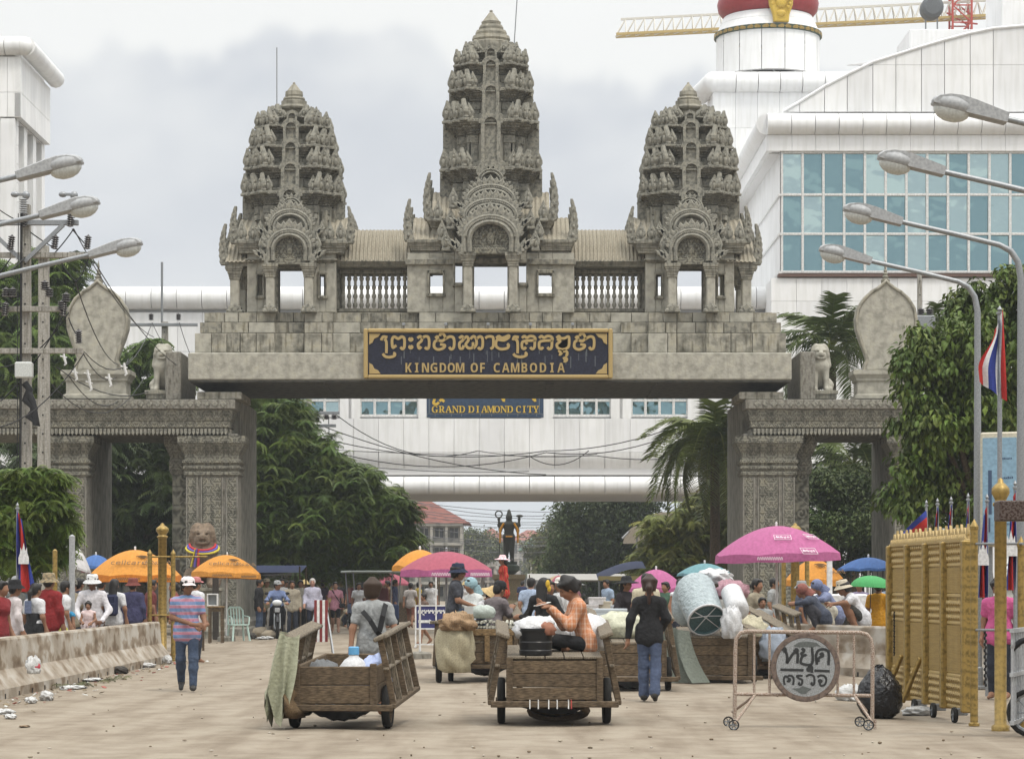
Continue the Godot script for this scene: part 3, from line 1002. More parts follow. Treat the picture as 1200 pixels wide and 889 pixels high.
		for i in teeth:
			var xx:=-hl+(i+0.5)*2.0*hl/teeth
			b.prism(TR(V(xx, gy(508,0.2),2.4)), V2([-0.045,0.15,-0.045,0.02,0,-0.05,0.045,0.02,0.045,0.15]),0.07,0.012)
		for i in 38:
			b.prism(Transform3D(Basis(Vector3.UP, -sd*PI/2), V(-sd*hl, gy(508,0.2),-2.3+i*0.122)), V2([-0.045,0.15,-0.045,0.02,0,-0.05,0.045,0.02,0.045,0.15]),0.07,0.012)
		stuff(put(b, "drop_border", M.ornament, sb))
		# stub wall and slab that tie beam and side beam
		b=MB.new()
		gb(b, sd*372-9, sd*372+9,412,467.6,1.0,4.5)
		put(b, "stub_wall", M.concrete, g)
		b=MB.new()
		gb(b, sd*318-26, sd*318+26,459,467.7,0.25,3.0)
		put(b, "bearing_slab", M.stone, g)
	# stepped courses of stone over the beam
	var bm:=[]
	for i in 3:
		var bb:=MB.new()
		bb.obox(Transform3D(), V(1,1,0.6),0.012+0.004*i)
		bm.append(bb.mesh())
	var core:=MB.new()
	gb(core, -343,343,391,412.8,1.15,5.9,0)
	gb(core, -330,330,366,391,1.75,5.6,0)
	put(core, "platform", M.stone, g)
	var rows:=[[390.0,413.0,0.5,347.0],[377.5,390.0,0.8,341.0],[366.0,377.5,1.1,336.0]]
	var ri:=0
	for r in rows:
		for sd in [-1.0,1.0]:
			block_row(g, (-r[3] if sd<0 else 253.0), (-253.0 if sd<0 else r[3]), r[0], r[1], r[2], bm)
			block_row(g, (-253.0 if sd<0 else 218.5), (-218.5 if sd<0 else 253.0), r[0], r[1], r[2]+0.35, bm)
			block_row(g, (-218.5 if sd<0 else 185.0), (-185.0 if sd<0 else 218.5), r[0], r[1], r[2], bm)
			block_row(g, (-185.0 if sd<0 else 165.0-ri*12), (-165.0+ri*12 if sd<0 else 185.0), r[0], r[1], r[2]+0.25, bm)
			block_row(g, (-165.0+ri*12 if sd<0 else 84.0), (-84.0 if sd<0 else 165.0-ri*12), r[0], r[1], r[2]+0.55, bm)
			block_row(g, (-84.0 if sd<0 else 22.0), (-22.0 if sd<0 else 84.0), r[0], r[1], r[2]+0.1, bm)
		block_row(g, -22.0,22.0, r[0], r[1], r[2]+0.4, bm)
		ri+=1
	# towers
	var st:=[[141,147.5,29,22,153,6],[153,161,42,31,174,9],[177,190,48,35.5,201,9.5],[202,215,53.5,40,231,10.5],[232,246,56.5,45.5,262,12]]
	var cr:=[[22,141],[20,140],[14,139],[13,131],[18,129],[19,127],[18,124.5],[15,124],[15,119],[12,118],[13,116.5],[12,114.5],[9.8,114],[10.5,112],[10,107.5],[8.5,107],[3,99.5],[1.6,98.5],[1.6,97],[0,96]]
	for sd in [-1.0,1.0]:
		side_tower(g, sd, st, cr)
	var ct:=[[66,73,31,23,81,7],[81,93,41,30,108,9],[111,125,46.5,34.5,145,10],[148,164,53.5,40,201,11.5],[204,219,57,46,247,14]]
	var cc:=[[26,66],[25,65],[24,64],[24,51],[21,49.5],[22.5,47],[21.5,43],[18,42.5],[18.5,39.5],[17.5,36.5],[14,36],[14.5,33],[13,30],[11,29.5],[11.5,26],[10,25],[3,15.5],[1.8,14.5],[2,12.5],[0,11.5]]
	tower(g, 0.0, ct, cc, 3.2)
	central_hall(g)
	for sd in [-1.0,1.0]: gallery(g, sd)
	# lightning rods
	b=MB.new()
	b.rod(V(gx(-252,3), gy(128,3),-3.2), V(gx(-252,3), gy(54,3),-3.2),0.018)
	b.rod(V(gx(26.5,3), gy(60,3),-3.2), V(gx(30.5,3), gy(-4,3),-3.2),0.018)
	put(b, "lightning_rod", M.steel, g)
	gate_sign()
	gate_statues()

func column(parent: Node3D, x: Vector3, hw: float, y0: float, y1: float, cap_h: float) -> void:
	var c:=sub(parent, "column", TR(x))
	var b:=MB.new()
	b.box(V(-hw, y0,-hw*2), V(hw, y1-cap_h*0.8,0),0.03)
	put(b, "shaft", M.stone_clean, c)
	b=MB.new()
	mould(b, TR(V(0,0,-hw)), rect(hw, hw), cornice(0.11, y1-cap_h, y1))
	put(b, "capital", M.stone_dark, c)
	b=MB.new()
	mould(b, TR(V(0,0,-hw)), rect(hw, hw), V2([0.1, y0,0.1, y0+0.06,0.05, y0+0.1,0.05, y0+0.17,0, y0+0.2]))
	b.prism(TR(V(0, y0+0.02,0.04)), flame_outline(hw*1.7,0.24),0.07,0.02)
	put(b, "base", M.ornament, c)

func wb(b: MB, sd: float, o0: float, o1: float, y0: float, y1: float, w0: float, w1: float) -> void:
	var a:=sd*gx(o0, w0); var e:=sd*gx(o1, w0)
	b.box(V(minf(a, e), gy(y1, w0),-w1), V(maxf(a, e), gy(y0, w0),-w0),0.02)

func side_tower(g: Node3D, sd: float, st: Array, cr: Array) -> void:
	var cx:=sd*gx(233.5,2.4)
	var t:=tower(g, cx, st, cr, 3.2)
	var z:=3.2                  # tower node sits at depth z; local z = z - w
	var room:=sub(g, "tower_room", TR(V(sd*gx(235.5,0.9),0,0)))
	var b:=MB.new()
	# local offsets run outward (away from the road's axis) with +
	# inner chamber walls, pierced by the doorway and slit windows
	for o in [[-52,-40,296,366],[-40,-33,296,322],[-40,-33,346,366],[-33,-17,296,366],[17,33,296,366],[33,40,296,322],[33,40,346,366],[40,52,296,366],[-17,17,296,311]]:
		b=MB.new()
		wb(b, sd, o[0], o[1], o[2], o[3],1.5,2.05)
		put(b, "wall_block", M.stone_clean, room)
	b=MB.new()
	for o in [[-52,-44,290,366],[44,52,290,366],[-52,52,284,300]]: wb(b, sd, o[0], o[1], o[2], o[3],4.5,5.0)
	put(b, "back_wall", M.stone_clean, room)
	b=MB.new()
	mould(b, TR(V(0,0,-3.3)), redent(gx(48,2.6)), PackedVector2Array([Vector2(0.05, gy(284,2)), Vector2(0.05, gy(281,2)), Vector2(0, gy(279,2)), Vector2(0, gy(246,3.2))]))
	put(b, "upper_wall", M.stone_clean, room)
	b=MB.new()
	for s in [-1.0,1.0]:
		for e in [[31.5,33.2,320,348],[39.8,41.5,320,348],[31,42,317.5,321.5],[30.5,42.5,346.5,350]]:
			wb(b, sd, minf(s*e[0], s*e[1]), maxf(s*e[0], s*e[1]), e[2], e[3],1.42,1.7)
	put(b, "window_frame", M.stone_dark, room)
	# cornices at two levels
	for c in [[-66.0,66.0,281.0,296.0,1.25,5.1],[-54.0,54.0,303.0,309.0,1.38,2.3]]:
		b=MB.new()
		var hw: float=gx((c[1]-c[0])*0.5, c[4])
		mould(b, TR(V(0,0,-(c[4]+c[5])*0.5)), rect(hw-0.16, (c[5]-c[4])*0.5-0.16), cornice(0.16, gy(c[3], c[4]), gy(c[2], c[4])))
		put(b, "wall_cornice", M.stone_dark, room)
	# pilasters on the upper wall
	b=MB.new()
	for s in [-1.0,1.0]:
		for o in [[21.0,2.0],[36.0,2.3],[44.0,2.6]]:
			b=MB.new()
			wb(b, sd, s*o[0]-3.5, s*o[0]+3.5,246.0,282.0, o[1],3.2)
			put(b, "pilaster", M.stone, room)
	# porch
	for s in [-1.0,1.0]:
		column(room, V(s*gx(22.5,0.9),0,-0.75), gx(5.0,0.9), gy(366,0.9), gy(309,0.9),0.42)
	b=MB.new()
	wb(b, sd, -29.0,29.0,303.0,310.0,0.78,1.6)
	put(b, "lintel", M.carved_fine, room)
	b=MB.new()
	for e in [[-17.2,-15.2,311,366],[15.2,17.2,311,366],[-17,17,310.5,314]]: wb(b, sd, e[0], e[1], e[2], e[3],1.3,2.1)
	put(b, "door_frame", M.stone_dark, room)
	pediment(room, TR(V(0, gy(306,0.8),-0.85)), gx(27,0.8), gx(38.5,0.8), gx(10,0.8),0.22,15, true)
	pediment(room, TR(V(0, gy(279,1.1),-1.2)), gx(26,1.1), gx(35,1.1), gx(9.5,1.1),0.22,15, false)
	pediment(room, TR(V(0, gy(251,1.5),-1.6)), gx(12.5,1.5), gx(20,1.5), gx(5,1.5),0.2,9, false)
	# flames standing on the cornice beside the arches
	var am:=antefix(0.3,0.62).mesh()
	for s in [-1.0,1.0]:
		for o in [[36.0,281.0,1.3],[45.0,281.0,1.5],[31.0,296.0,1.0],[58.0,281.0,1.4]]:
			put_mesh(am, "antefix", M.ornament, room, Transform3D(Basis(Vector3.UP, s*0.1), V(s*gx(o[0],1.2), gy(o[1],1.2)-0.02,-o[2])))
	# outer wing: column, roof of ribbed tiles and curled ends
	column(room, V(sd*gx(67,1.6),0,-1.6), gx(5.5,1.6), gy(366,1.6), gy(311,1.6),0.42)
	column(room, V(sd*gx(67,4.3),0,-4.2), gx(5.5,1.6), gy(366,1.6), gy(311,1.6),0.42)
	b=MB.new()
	wb(b, sd, 52.0,74.0,305.5,312.0,1.5,5.2)
	put(b, "wing_beam", M.stone_dark, room)
	for r in [[50.0,77.0,273.0,307.0,1.4],[50.0,65.0,252.0,283.0,1.6]]:
		for s in ([sd] if r[0]==50.0 and r[1]>70 else [-1.0,1.0]):
			var p0:=V(s*gx(r[0]-8,1.6), gy(r[2],2.6),-3.2); var p1:=V(s*gx(r[1],1.6), gy(r[2],2.6),-3.2)
			if s<0:
				var tmp:=p0; p0=p1; p1=tmp
			var hh: float=gy(r[2],2.6)-gy(r[3], r[4])
			put(corrugated(p0, p1,[[0,0],[hh*0.3,0.7],[hh*0.62,1.2],[hh, 3.2-r[4]]],0.125,0.045),"tiled_roof", M.tile_roof, room)
			put(corrugated(p1, p0,[[0,0],[hh*0.3,-0.7],[hh*0.62,-1.2],[hh, -1.7]],0.125,0.0),"tiled_roof", M.tile_roof, room)
			for zz in [-1.75,-3.2,-4.4]:
				put(acroterion(0.26, hh*1.2, s*0.22),"roof_end_flame", M.ornament, room, TR(V(s*gx(r[1]+1.5,1.6), gy(r[3], r[4])-0.05, zz)))

func central_hall(g: Node3D) -> void:
	var h:=sub(g, "central_hall")
	var b:=MB.new()
	for s in [-1.0,1.0]:
		for o in [[98,72,296,366,1.5],[72,56,296,320,1.5],[72,56,343.5,366,1.5],[56,42,296,366,1.5],[42,33,290,308,1.25],[42,33,331,366,1.25],[33,21.5,290,366,1.25]]:
			gb(b, minf(s*o[0], s*o[1]), maxf(s*o[0], s*o[1]), o[2], o[3], o[4],2.1)
		gb(b, minf(s*98, s*86), maxf(s*98, s*86),296,366,4.5,5.0)
	gb(b, -98,98,286,300,4.5,5.0)
	gb(b, -21.5,21.5,290,306,1.25,2.1)
	put(b, "wall", M.stone_clean, h)
	b=MB.new()
	mould(b, TR(V(0,0,-3.3)), redent(gx(50,2.6)), PackedVector2Array([Vector2(0.05, gy(293,2)), Vector2(0.05, gy(286,2)), Vector2(0, gy(284,2)), Vector2(0, gy(219,3.2))]))
	put(b, "upper_wall", M.stone_clean, h)
	b=MB.new()
	for s in [-1.0,1.0]:   # frames of the small windows
		for e in [[54,56.3,316,347],[71.7,74.5,316,347],[54,74.5,315.5,320.3],[53,75.5,343.2,347.5]]:
			gb(b, minf(s*e[0], s*e[1]), maxf(s*e[0], s*e[1]), e[2], e[3],1.4,1.9)
		for e in [[31.3,33.2,303,335],[41.8,44,303,335],[31,44,303,308.2],[31,44.6,330.8,335]]:
			gb(b, minf(s*e[0], s*e[1]), maxf(s*e[0], s*e[1]), e[2], e[3],1.15,1.6)
	put(b, "window_frame", M.stone_dark, h)
	b=MB.new()
	for e in [[-22,-19.7,306,366],[19.7,22,306,366],[-22,22,302,308]]: gb(b, e[0], e[1], e[2], e[3],1.15,2.15)
	put(b, "door_frame", M.stone_dark, h)
	for s in [-1.0,1.0]:
		column(h, V(s*gx(26.5,0.8),0,-0.65), gx(5.2,0.8), gy(366,0.8), gy(297,0.8),0.4)
		# stepped wings: cornice, ribbed roof, curled end, twice
		for r in [[98.0,55.0,280.5,293.0,1.35,252.0],[75.0,45.0,256.0,266.0,1.6,222.0]]:
			b=MB.new()
			var cxm: float=s*gx((r[0]+r[1])*0.5, r[4])
			mould(b, TR(V(cxm, 0,-3.2)), rect(gx((r[0]-r[1])*0.5, r[4])-0.14,3.2-r[4]-0.14), cornice(0.14, gy(r[3], r[4]), gy(r[2], r[4])))
			put(b, "wall_cornice", M.stone_dark, h)
			var p0:=V(s*gx(r[1]-12,2), gy(r[5],2.6),-3.2); var p1:=V(s*gx(r[0]-6,2), gy(r[5],2.6),-3.2)
			if s<0:
				var tmp:=p0; p0=p1; p1=tmp
			var hh: float=gy(r[5],2.6)-gy(r[2], r[4])
			put(corrugated(p0, p1,[[0,0],[hh*0.35,0.6],[hh, 3.1-r[4]]],0.135,0.045),"tiled_roof", M.tile_roof, h)
			put(corrugated(p1, p0,[[0,0],[hh*0.35,-0.6],[hh, r[4]-3.1]],0.135,0.0),"tiled_roof", M.tile_roof, h)
			b=MB.new()
			gb(b, minf(s*r[0], s*r[1])+(6 if s<0 else 0), maxf(s*r[0], s*r[1])-(6 if s>0 else 0), r[3]-1, r[3]+13, r[4]+0.25,4.9)
			put(b, "wing_wall", M.stone_clean, h)
			for zz in [-r[4]-0.15,-3.2,-4.7]:
				put(acroterion(0.27, hh*1.4, s*0.2),"roof_end_flame", M.ornament, h, TR(V(s*gx(r[0]-3,1.6), gy(r[2], r[4])-0.04, zz)))
		var am:=antefix(0.30,0.62).mesh()
		for o in [[52.0,293.0,1.05],[57.0,280.0,1.3],[47.0,266.0,1.4],[62.0,256.0,1.5],[44.0,240.0,1.6]]:
			put_mesh(am, "antefix", M.ornament, h, Transform3D(Basis(Vector3.UP, s*0.1), V(s*gx(o[0],1.2), gy(o[1],1.2)-0.02,-o[2])))
		b=MB.new()   # eave band over the small windows
		gb(b, minf(s*100, s*42), maxf(s*100, s*42),303,310,1.38,2.3)
		put(b, "eave_band", M.stone_dark, h)
	b=MB.new()
	gb(b, -34,34,290,297.5,0.62,1.5)
	put(b, "lintel", M.carved_fine, h)
	pediment(h, TR(V(0, gy(296,0.7),-0.7)), gx(34,0.7), gx(45,0.7), gx(12,0.7),0.24,19, true)
	pediment(h, TR(V(0, gy(268,1.0),-1.05)), gx(33,1.0), gx(36,1.0), gx(10,1.0),0.22,17, false)
	pediment(h, TR(V(0, gy(248,1.3),-1.4)), gx(30,1.3), gx(33,1.3), gx(9,1.3),0.2,15, false)
	pediment(h, TR(V(0, gy(219,1.6),-1.75)), gx(15.5,1.6), gx(22,1.6), gx(5.5,1.6),0.2,9, false)

func gallery(g: Node3D, sd: float) -> void:
	var ga:=sub(g, "gallery", TR(V(sd*gx(134,2.4),0,-2.4)))
	var s:=(GW+2.4)/FOCAL
	var b:=MB.new()
	var hw:=45.0*s
	for e in [[-62.0,-47.5,312,366],[47.5,62.0,312,366],[-47.5,47.5,312,318],[-47.5,47.5,364,366.5]]:
		b.box(V(e[0]*s, gy(e[3],2.4),-0.9), V(e[1]*s, gy(e[2],2.4),0),0.015)
	put(b, "wall", M.stone_clean, ga)
	b=MB.new()
	for e in [[-47.5,-43.5,317,364.5],[43.5,47.5,317,364.5],[-47.5,47.5,316,320.5],[-48.5,48.5,361.5,365.5]]:
		b.box(V(e[0]*s, gy(e[3],2.4),-0.5), V(e[1]*s, gy(e[2],2.4),0.07),0.015)
	put(b, "window_frame", M.stone_dark, ga)
	var pr:=PackedVector2Array()
	var y0:=gy(361.5,2.4); var y1:=gy(320.5,2.4)
	for i in 25:
		var t:=i/24.0
		var u:=fposmod(t*4.0,1.0)
		pr.append(Vector2(0.026+0.046*sin(PI*u)*sin(PI*u)+(0.02 if i % 6==0 else 0.0), lerpf(y0, y1, t)))
	var bb:=MB.new()
	bb.lathe(Transform3D(), pr, 8)
	var bmesh:=bb.mesh()
	for i in 12:
		put_mesh(bmesh, "baluster", M.stone_clean, ga, TR(V((-40.0+80.0*i/11.0)*s, 0,-0.2)))
	b=MB.new()
	mould(b, TR(V(0,0,-0.7)), rect(62*s, 1.2), cornice(0.18, gy(313,2), gy(306,2)))
	put(b, "eave", M.stone_dark, ga)
	var hh:=gy(270,3.2)-gy(306.5,1.7)
	var p0:=V(-64*s, gy(270,3.2),-0.75); var p1:=V(64*s, gy(270,3.2),-0.75)
	put(corrugated(p0, p1,[[0,0],[hh*0.12,0.42],[hh*0.4,0.88],[hh*0.75,1.2],[hh, 1.4]],0.112,0.05),"tiled_roof", M.tile_roof, ga)
	put(corrugated(p1, p0,[[0,0],[hh*0.12,-0.42],[hh*0.4,-0.88],[hh, -1.3]],0.112,0.05),"tiled_roof", M.tile_roof, ga)

# ---------------------------------------------------------------- lettering drawn with a brush: polylines with round joints, extruded
func strokes(lines: Array, sc: Vector2, wd: float, depth: float) -> MB:
	var b:=MB.new()
	for l in lines:
		var pts:=PackedVector2Array()
		for i in l.size()/2: pts.append(Vector2(l[i*2]*sc.x, -l[i*2+1]*sc.y))
		var sm:=PackedVector2Array()
		for i in pts.size()-1:
			var p0:=pts[maxi(i-1,0)]; var p3:=pts[mini(i+2, pts.size()-1)]
			for k in 4: sm.append(pts[i].cubic_interpolate(pts[i+1], p0, p3, k/4.0))
		sm.append(pts[pts.size()-1])
		for pl in Geometry2D.offset_polyline(sm, wd*0.5, Geometry2D.JOIN_ROUND, Geometry2D.END_ROUND):
			if not b.signed(pl)<0.0 or true: b.prism(Transform3D(), pl, depth)
	return b
func text(s: String, font: String, size: float, weight:=700, depth:=0.02) -> TextMesh:
	var f:=SystemFont.new()
	f.font_names=PackedStringArray([font])
	f.font_weight=weight
	var t:=TextMesh.new()
	t.font=f
	t.text=s
	t.font_size=32
	t.pixel_size=size/23.0   # cap height is about 0.72 of the size
	t.depth=depth
	return t

func gate_sign() -> void:
	var c:=P(572,414.5,74.85)
	var s:=thing("gate_sign","long dark blue board with golden Khmer and English lettering on the stone beam","sign", c)
	var k:=74.85/FOCAL
	var b:=MB.new()
	b.box(V(-142*k, -25*k, -0.12), V(142*k, 25*k, 0))
	var bl:=detail(mat(Color(0.017,0.019,0.042),0.45, T.fine, 1.0), T.fine, Vector3.ONE)
	put(b, "board", bl, s)
	var st:=MB.new()   # rain stains running down from the letters
	for i in 26:
		var x:=rr(-110,130)*k
		var y:=rr(-4,6)*k
		var l:=rr(4,14)*k
		st.box(V(x, y-l, 0.0), V(x+rr(0.5,1.2)*k, y, 0.003))
	put(st, "rain_stain", mat(Color(0.09,0.10,0.11),0.7), s)
	b=MB.new()
	for e in [[-146,-141,-29,29.5],[141,146,-29,29.5],[-141,141,24.6,29.5],[-141,141,-29,-24.6]]:
		b.box(V(e[0]*k, e[2]*k, -0.14), V(e[1]*k, e[3]*k, 0.09),0.03)
	put(b, "frame", M.gold_pale, s)
	b=MB.new()
	for sx in [-1.0,1.0]:
		for sy in [-1.0,1.0]:
			b.prism(TR(V(0,0,0)), V2([sx*139.5*k, sy*23.5*k, sx*139.5*k, sy*10.5*k, sx*135.5*k, sy*13*k, sx*133.5*k, sy*17.5*k, sx*129*k, sy*19.5*k, sx*126*k, sy*23.5*k]),0.04,0.01)
	put(b, "corner_ornament", M.gold_pale, s)
	# Khmer line; strokes in the sign's own drawing units
	var kh:=[
		[176,112,196,78,236,84],[206,100,226,128,226,235],[192,240,215,266,255,274,300,262,308,242,292,232],
		[322,160,306,172,290,182,282,160,282,100,302,78,328,92,345,96,372,78,398,96,398,172,380,196,362,176],
		[460,92,474,102,460,114,447,102,460,92],[460,166,474,176,460,188,447,176,460,166],
		[524,92,548,74,566,92,560,120,530,150,540,190,560,172],[566,92,602,74,632,92,634,172,614,194,596,178],
		[694,92,716,76,716,108,688,128,684,176,720,200,768,188,786,160,740,150],[716,108,760,118,790,90,770,50,744,52,738,72],[790,100,836,76,872,96,872,176,846,198,828,176],
		[922,92,952,74,960,108,926,140,930,186,956,190,966,160],[966,100,996,76,1012,110,986,150,1010,186,1050,180,1056,130],[1030,100,1060,74,1084,96,1088,150,1060,190],[1088,100,1120,76,1146,96,1146,172,1122,196,1104,178],
		[1172,92,1200,76,1240,78,1250,100,1248,172,1222,194]]
	var kh2:=[
		[76,92,100,72,128,88,160,82,194,66,196,84,150,112,92,106,74,130,78,172,120,196,180,188,196,160,180,146],
		[236,112,250,78,292,84],[256,100,280,128,280,236],[240,240,262,262,310,272,356,260,366,240,348,230],
		[322,90,346,72,368,88,400,72,440,80,446,110,372,116,326,130,324,180,344,194,360,176],[446,110,442,176,420,196,402,178],[360,130,372,150],
		[486,90,510,72,532,88,566,72,604,80,610,110,536,116,490,130,488,180,508,194,524,176],[610,110,606,176,584,196,566,178],
		[652,90,676,72,694,92,730,92,768,76,774,120,766,176,716,200,668,186,656,150,690,122,656,100],[690,140,720,150,744,136],
		[672,226,690,212,704,226,690,246,676,244],[704,226,730,212,754,226,752,252,738,256],[716,290,738,280,752,296,738,312,722,308],
		[832,92,856,76,856,108,828,128,824,176,860,200,906,188,924,160,880,150],[856,108,900,118,928,90,908,50,882,52,876,72],[928,100,976,76,1010,96,1010,176,984,198,966,176]]
	var z:=k/8.163
	var m1:=strokes(kh, Vector2(z, z),25.5*z, 0.05)
	put(m1,"lettering", M.gold_pale, s, TR(V(-147*k, 29.5*k, 0.0)))
	put(strokes(kh2, Vector2(z, z),25.5*z, 0.05),"lettering", M.gold_pale, s, TR(V(0.2*k, 29.5*k, 0.0)))
	var x:=-98.5
	for wd in [["KINGDOM",-99.0,-28.0],["OF",-21.0,-2.0],["CAMBODIA",4.5,91.0]]:
		var n: int=wd[0].length()
		for i in n:
			var ch: String=wd[0][i]
			var cell: float=(wd[2]-wd[1])/n
			var tm:=text(ch, "Droid Sans",10.5*k, 700,0.05)
			put_mesh(tm, "lettering", M.gold_pale, s, Transform3D(Basis.from_scale(V(0.92,1.05,1)), V((wd[1]+(i+0.5)*cell)*k, -16.5*k, 0.025)))
	b=MB.new()   # little lamp brackets over the board
	for i in 5:
		var lx:=(-99.0+49.5*i)*k
		b.rod(V(lx, 29*k, 0.0), V(lx, 33.5*k, 0.05),0.03)
		b.box(V(lx-0.045,32.5*k, 0.02), V(lx+0.045,36*k, 0.12),0.01)
	put(b, "lamp_bracket", M.steel, s)

func lion_mesh(cell: float) -> MB:   # a guardian lion sitting upright, about 1.35 m tall, facing +z
	var f:=Field.new(V(-0.5,-0.05,-0.55), V(0.5,1.5,0.5), cell, 38.0)
	f.cap(V(0,0.32,-0.2), V(0,0.80,0.06),0.24,0.22)
	f.ell(V(0,0.72,0.12), V(0.24,0.2,0.16))
	for s in [-1.0,1.0]:
		f.cap(V(s*0.16,0.72,0.12), V(s*0.17,0.10,0.2),0.11,0.075)
		f.cap(V(s*0.17,0.06,0.18), V(s*0.18,0.05,0.32),0.075,0.07)
		f.cap(V(s*0.24,0.26,-0.22), V(s*0.30,0.20,0.02),0.17,0.12)
		f.cap(V(s*0.30,0.07,-0.05), V(s*0.30,0.06,0.16),0.09,0.07)
		f.ell(V(s*0.12,1.34,0.02), V(0.05,0.06,0.04))
		f.ell(V(s*0.1,1.2,0.2), V(0.06,0.045,0.05))
	f.ell(V(0,1.13,0.03), V(0.22,0.22,0.19))
	f.cap(V(-0.12,1.27,0.0), V(0.12,1.27,0.0),0.09,0.09)
	f.ell(V(0,0.96,-0.04), V(0.27,0.24,0.20))
	for s in [-1.0,1.0]:
		f.cap(V(s*0.17,1.26,-0.04), V(s*0.25,0.78,-0.04),0.085,0.10)
		f.ell(V(s*0.1,1.19,0.17), V(0.075,0.03,0.06))
		f.cap(V(s*0.05,1.04,0.27), V(s*0.12,1.0,0.22),0.05,0.04)
	f.ell(V(0,1.05,0.2), V(0.15,0.12,0.13))
	f.ell(V(0,1.10,0.3), V(0.07,0.05,0.06))
	f.ell(V(0,0.96,0.25), V(0.12,0.045,0.09))
	f.dig(V(0,1.0,0.35), V(0.085,0.028,0.07))
	for s in [-1.0,1.0]: f.dig(V(s*0.09,1.15,0.27), V(0.035,0.02,0.05))
	for i in 7:
		var a:=-0.1+PI*(i/6.0)*1.06
		f.ell(V(cos(a)*0.23,1.1+sin(a)*0.22,0.06), V(0.06,0.06,0.05))
	return f.mesh()

func gate_statues() -> void:
	var lm:=lion_mesh(0.019).mesh()
	var y0:=gy(457.5,1.6)
	for q in [[191.0,"pale stone guardian lion seated on the left side beam beside the leaf-shaped slab"],[961.0,"pale stone guardian lion seated on the right side beam before the palm fronds"]]:
		var p:=P(q[0],458, GW+1.6)
		var o:=thing("stone_lion", q[1],"statue", V(p.x, gy(467.8,1.6), p.z),0.0,"guardian lions on the side beams")
		var b:=MB.new()
		mould(b, Transform3D(), rect(0.45,0.45), V2([0.0,0,0.0,0.12,0.04,0.13,0.04,0.22,0.02,0.24]))
		put(b, "plinth", M.stone_dark, o)
		put_mesh(lm, "lion", M.stone_clean, o, Transform3D(Basis.from_scale(V(1.0,1.03,1.0)), V(0,0.22,0)))
	# leaf-shaped boundary slabs
	for q in [[115.0,"tall leaf-shaped stone slab with spire on a pedestal behind the power poles",-1.0],[1038.0,"tall leaf-shaped stone slab with spire standing beside the palm crowns",1.0]]:
		var w:=2.0
		var k:=(GW+w)/FOCAL
		var o:=thing("boundary_slab", q[1],"monument", V((q[0]-600.0)*k, gy(468, w),-GW-w),0.0,"leaf-shaped slabs on the side beams")
		var yy:=func(y: float) -> float: return (468.0-y)*k
		var b:=MB.new()
		mould(b, Transform3D(), rect(35*k, 0.45), PackedVector2Array([Vector2(0.08,0), Vector2(0.08,0.1), Vector2(0,0.14), Vector2(0, yy.call(449.0)), Vector2(0.05, yy.call(447.0)), Vector2(0.05, yy.call(445.0)), Vector2(0.10, yy.call(442.0)), Vector2(0.14, yy.call(440.0)), Vector2(0.14, yy.call(435.0)), Vector2(-0.1, yy.call(434.5))]))
		put(b, "pedestal", M.stone_clean, o)
		var half:=[[27,434],[26,428],[23,422],[26,412],[31,400],[35.5,386],[36.5,374],[34,361],[27,350],[18,342],[10,337.5],[4,333],[0,329]]
		var pl:=PackedVector2Array()
		for e in half: pl.append(Vector2(e[0]*k, yy.call(float(e[1]))))
		for i in range(half.size()-2,-1,-1): pl.append(Vector2(-half[i][0]*k, yy.call(float(half[i][1]))))
		b=MB.new()
		b.prism(TR(V(0,0,-0.22)), pl, 0.40,0.04)
		put(b, "slab", M.stone_clean, o)
		b=MB.new()
		var ps:=PackedVector3Array()
		for e in pl: ps.append(V(e.x*0.955, e.y*0.99+0.01,0.18))
		b.tube(ps, F32([0.055]),8)
		put(b, "rim", M.stone, o)
		b=MB.new()
		b.lathe(TR(V(0,0,-0.02)), PackedVector2Array([Vector2(0.13, yy.call(332.0)), Vector2(0.14, yy.call(328.0)), Vector2(0.08, yy.call(326.5)), Vector2(0.10, yy.call(324.0)), Vector2(0.06, yy.call(322.5)), Vector2(0.08, yy.call(320.5)), Vector2(0.045, yy.call(319.0)), Vector2(0.055, yy.call(317.0)), Vector2(0.03, yy.call(315.0)), Vector2(0.03, yy.call(311.0)), Vector2(0.0, yy.call(304.0))]),10)
		put(b, "finial", M.stone_dark, o)

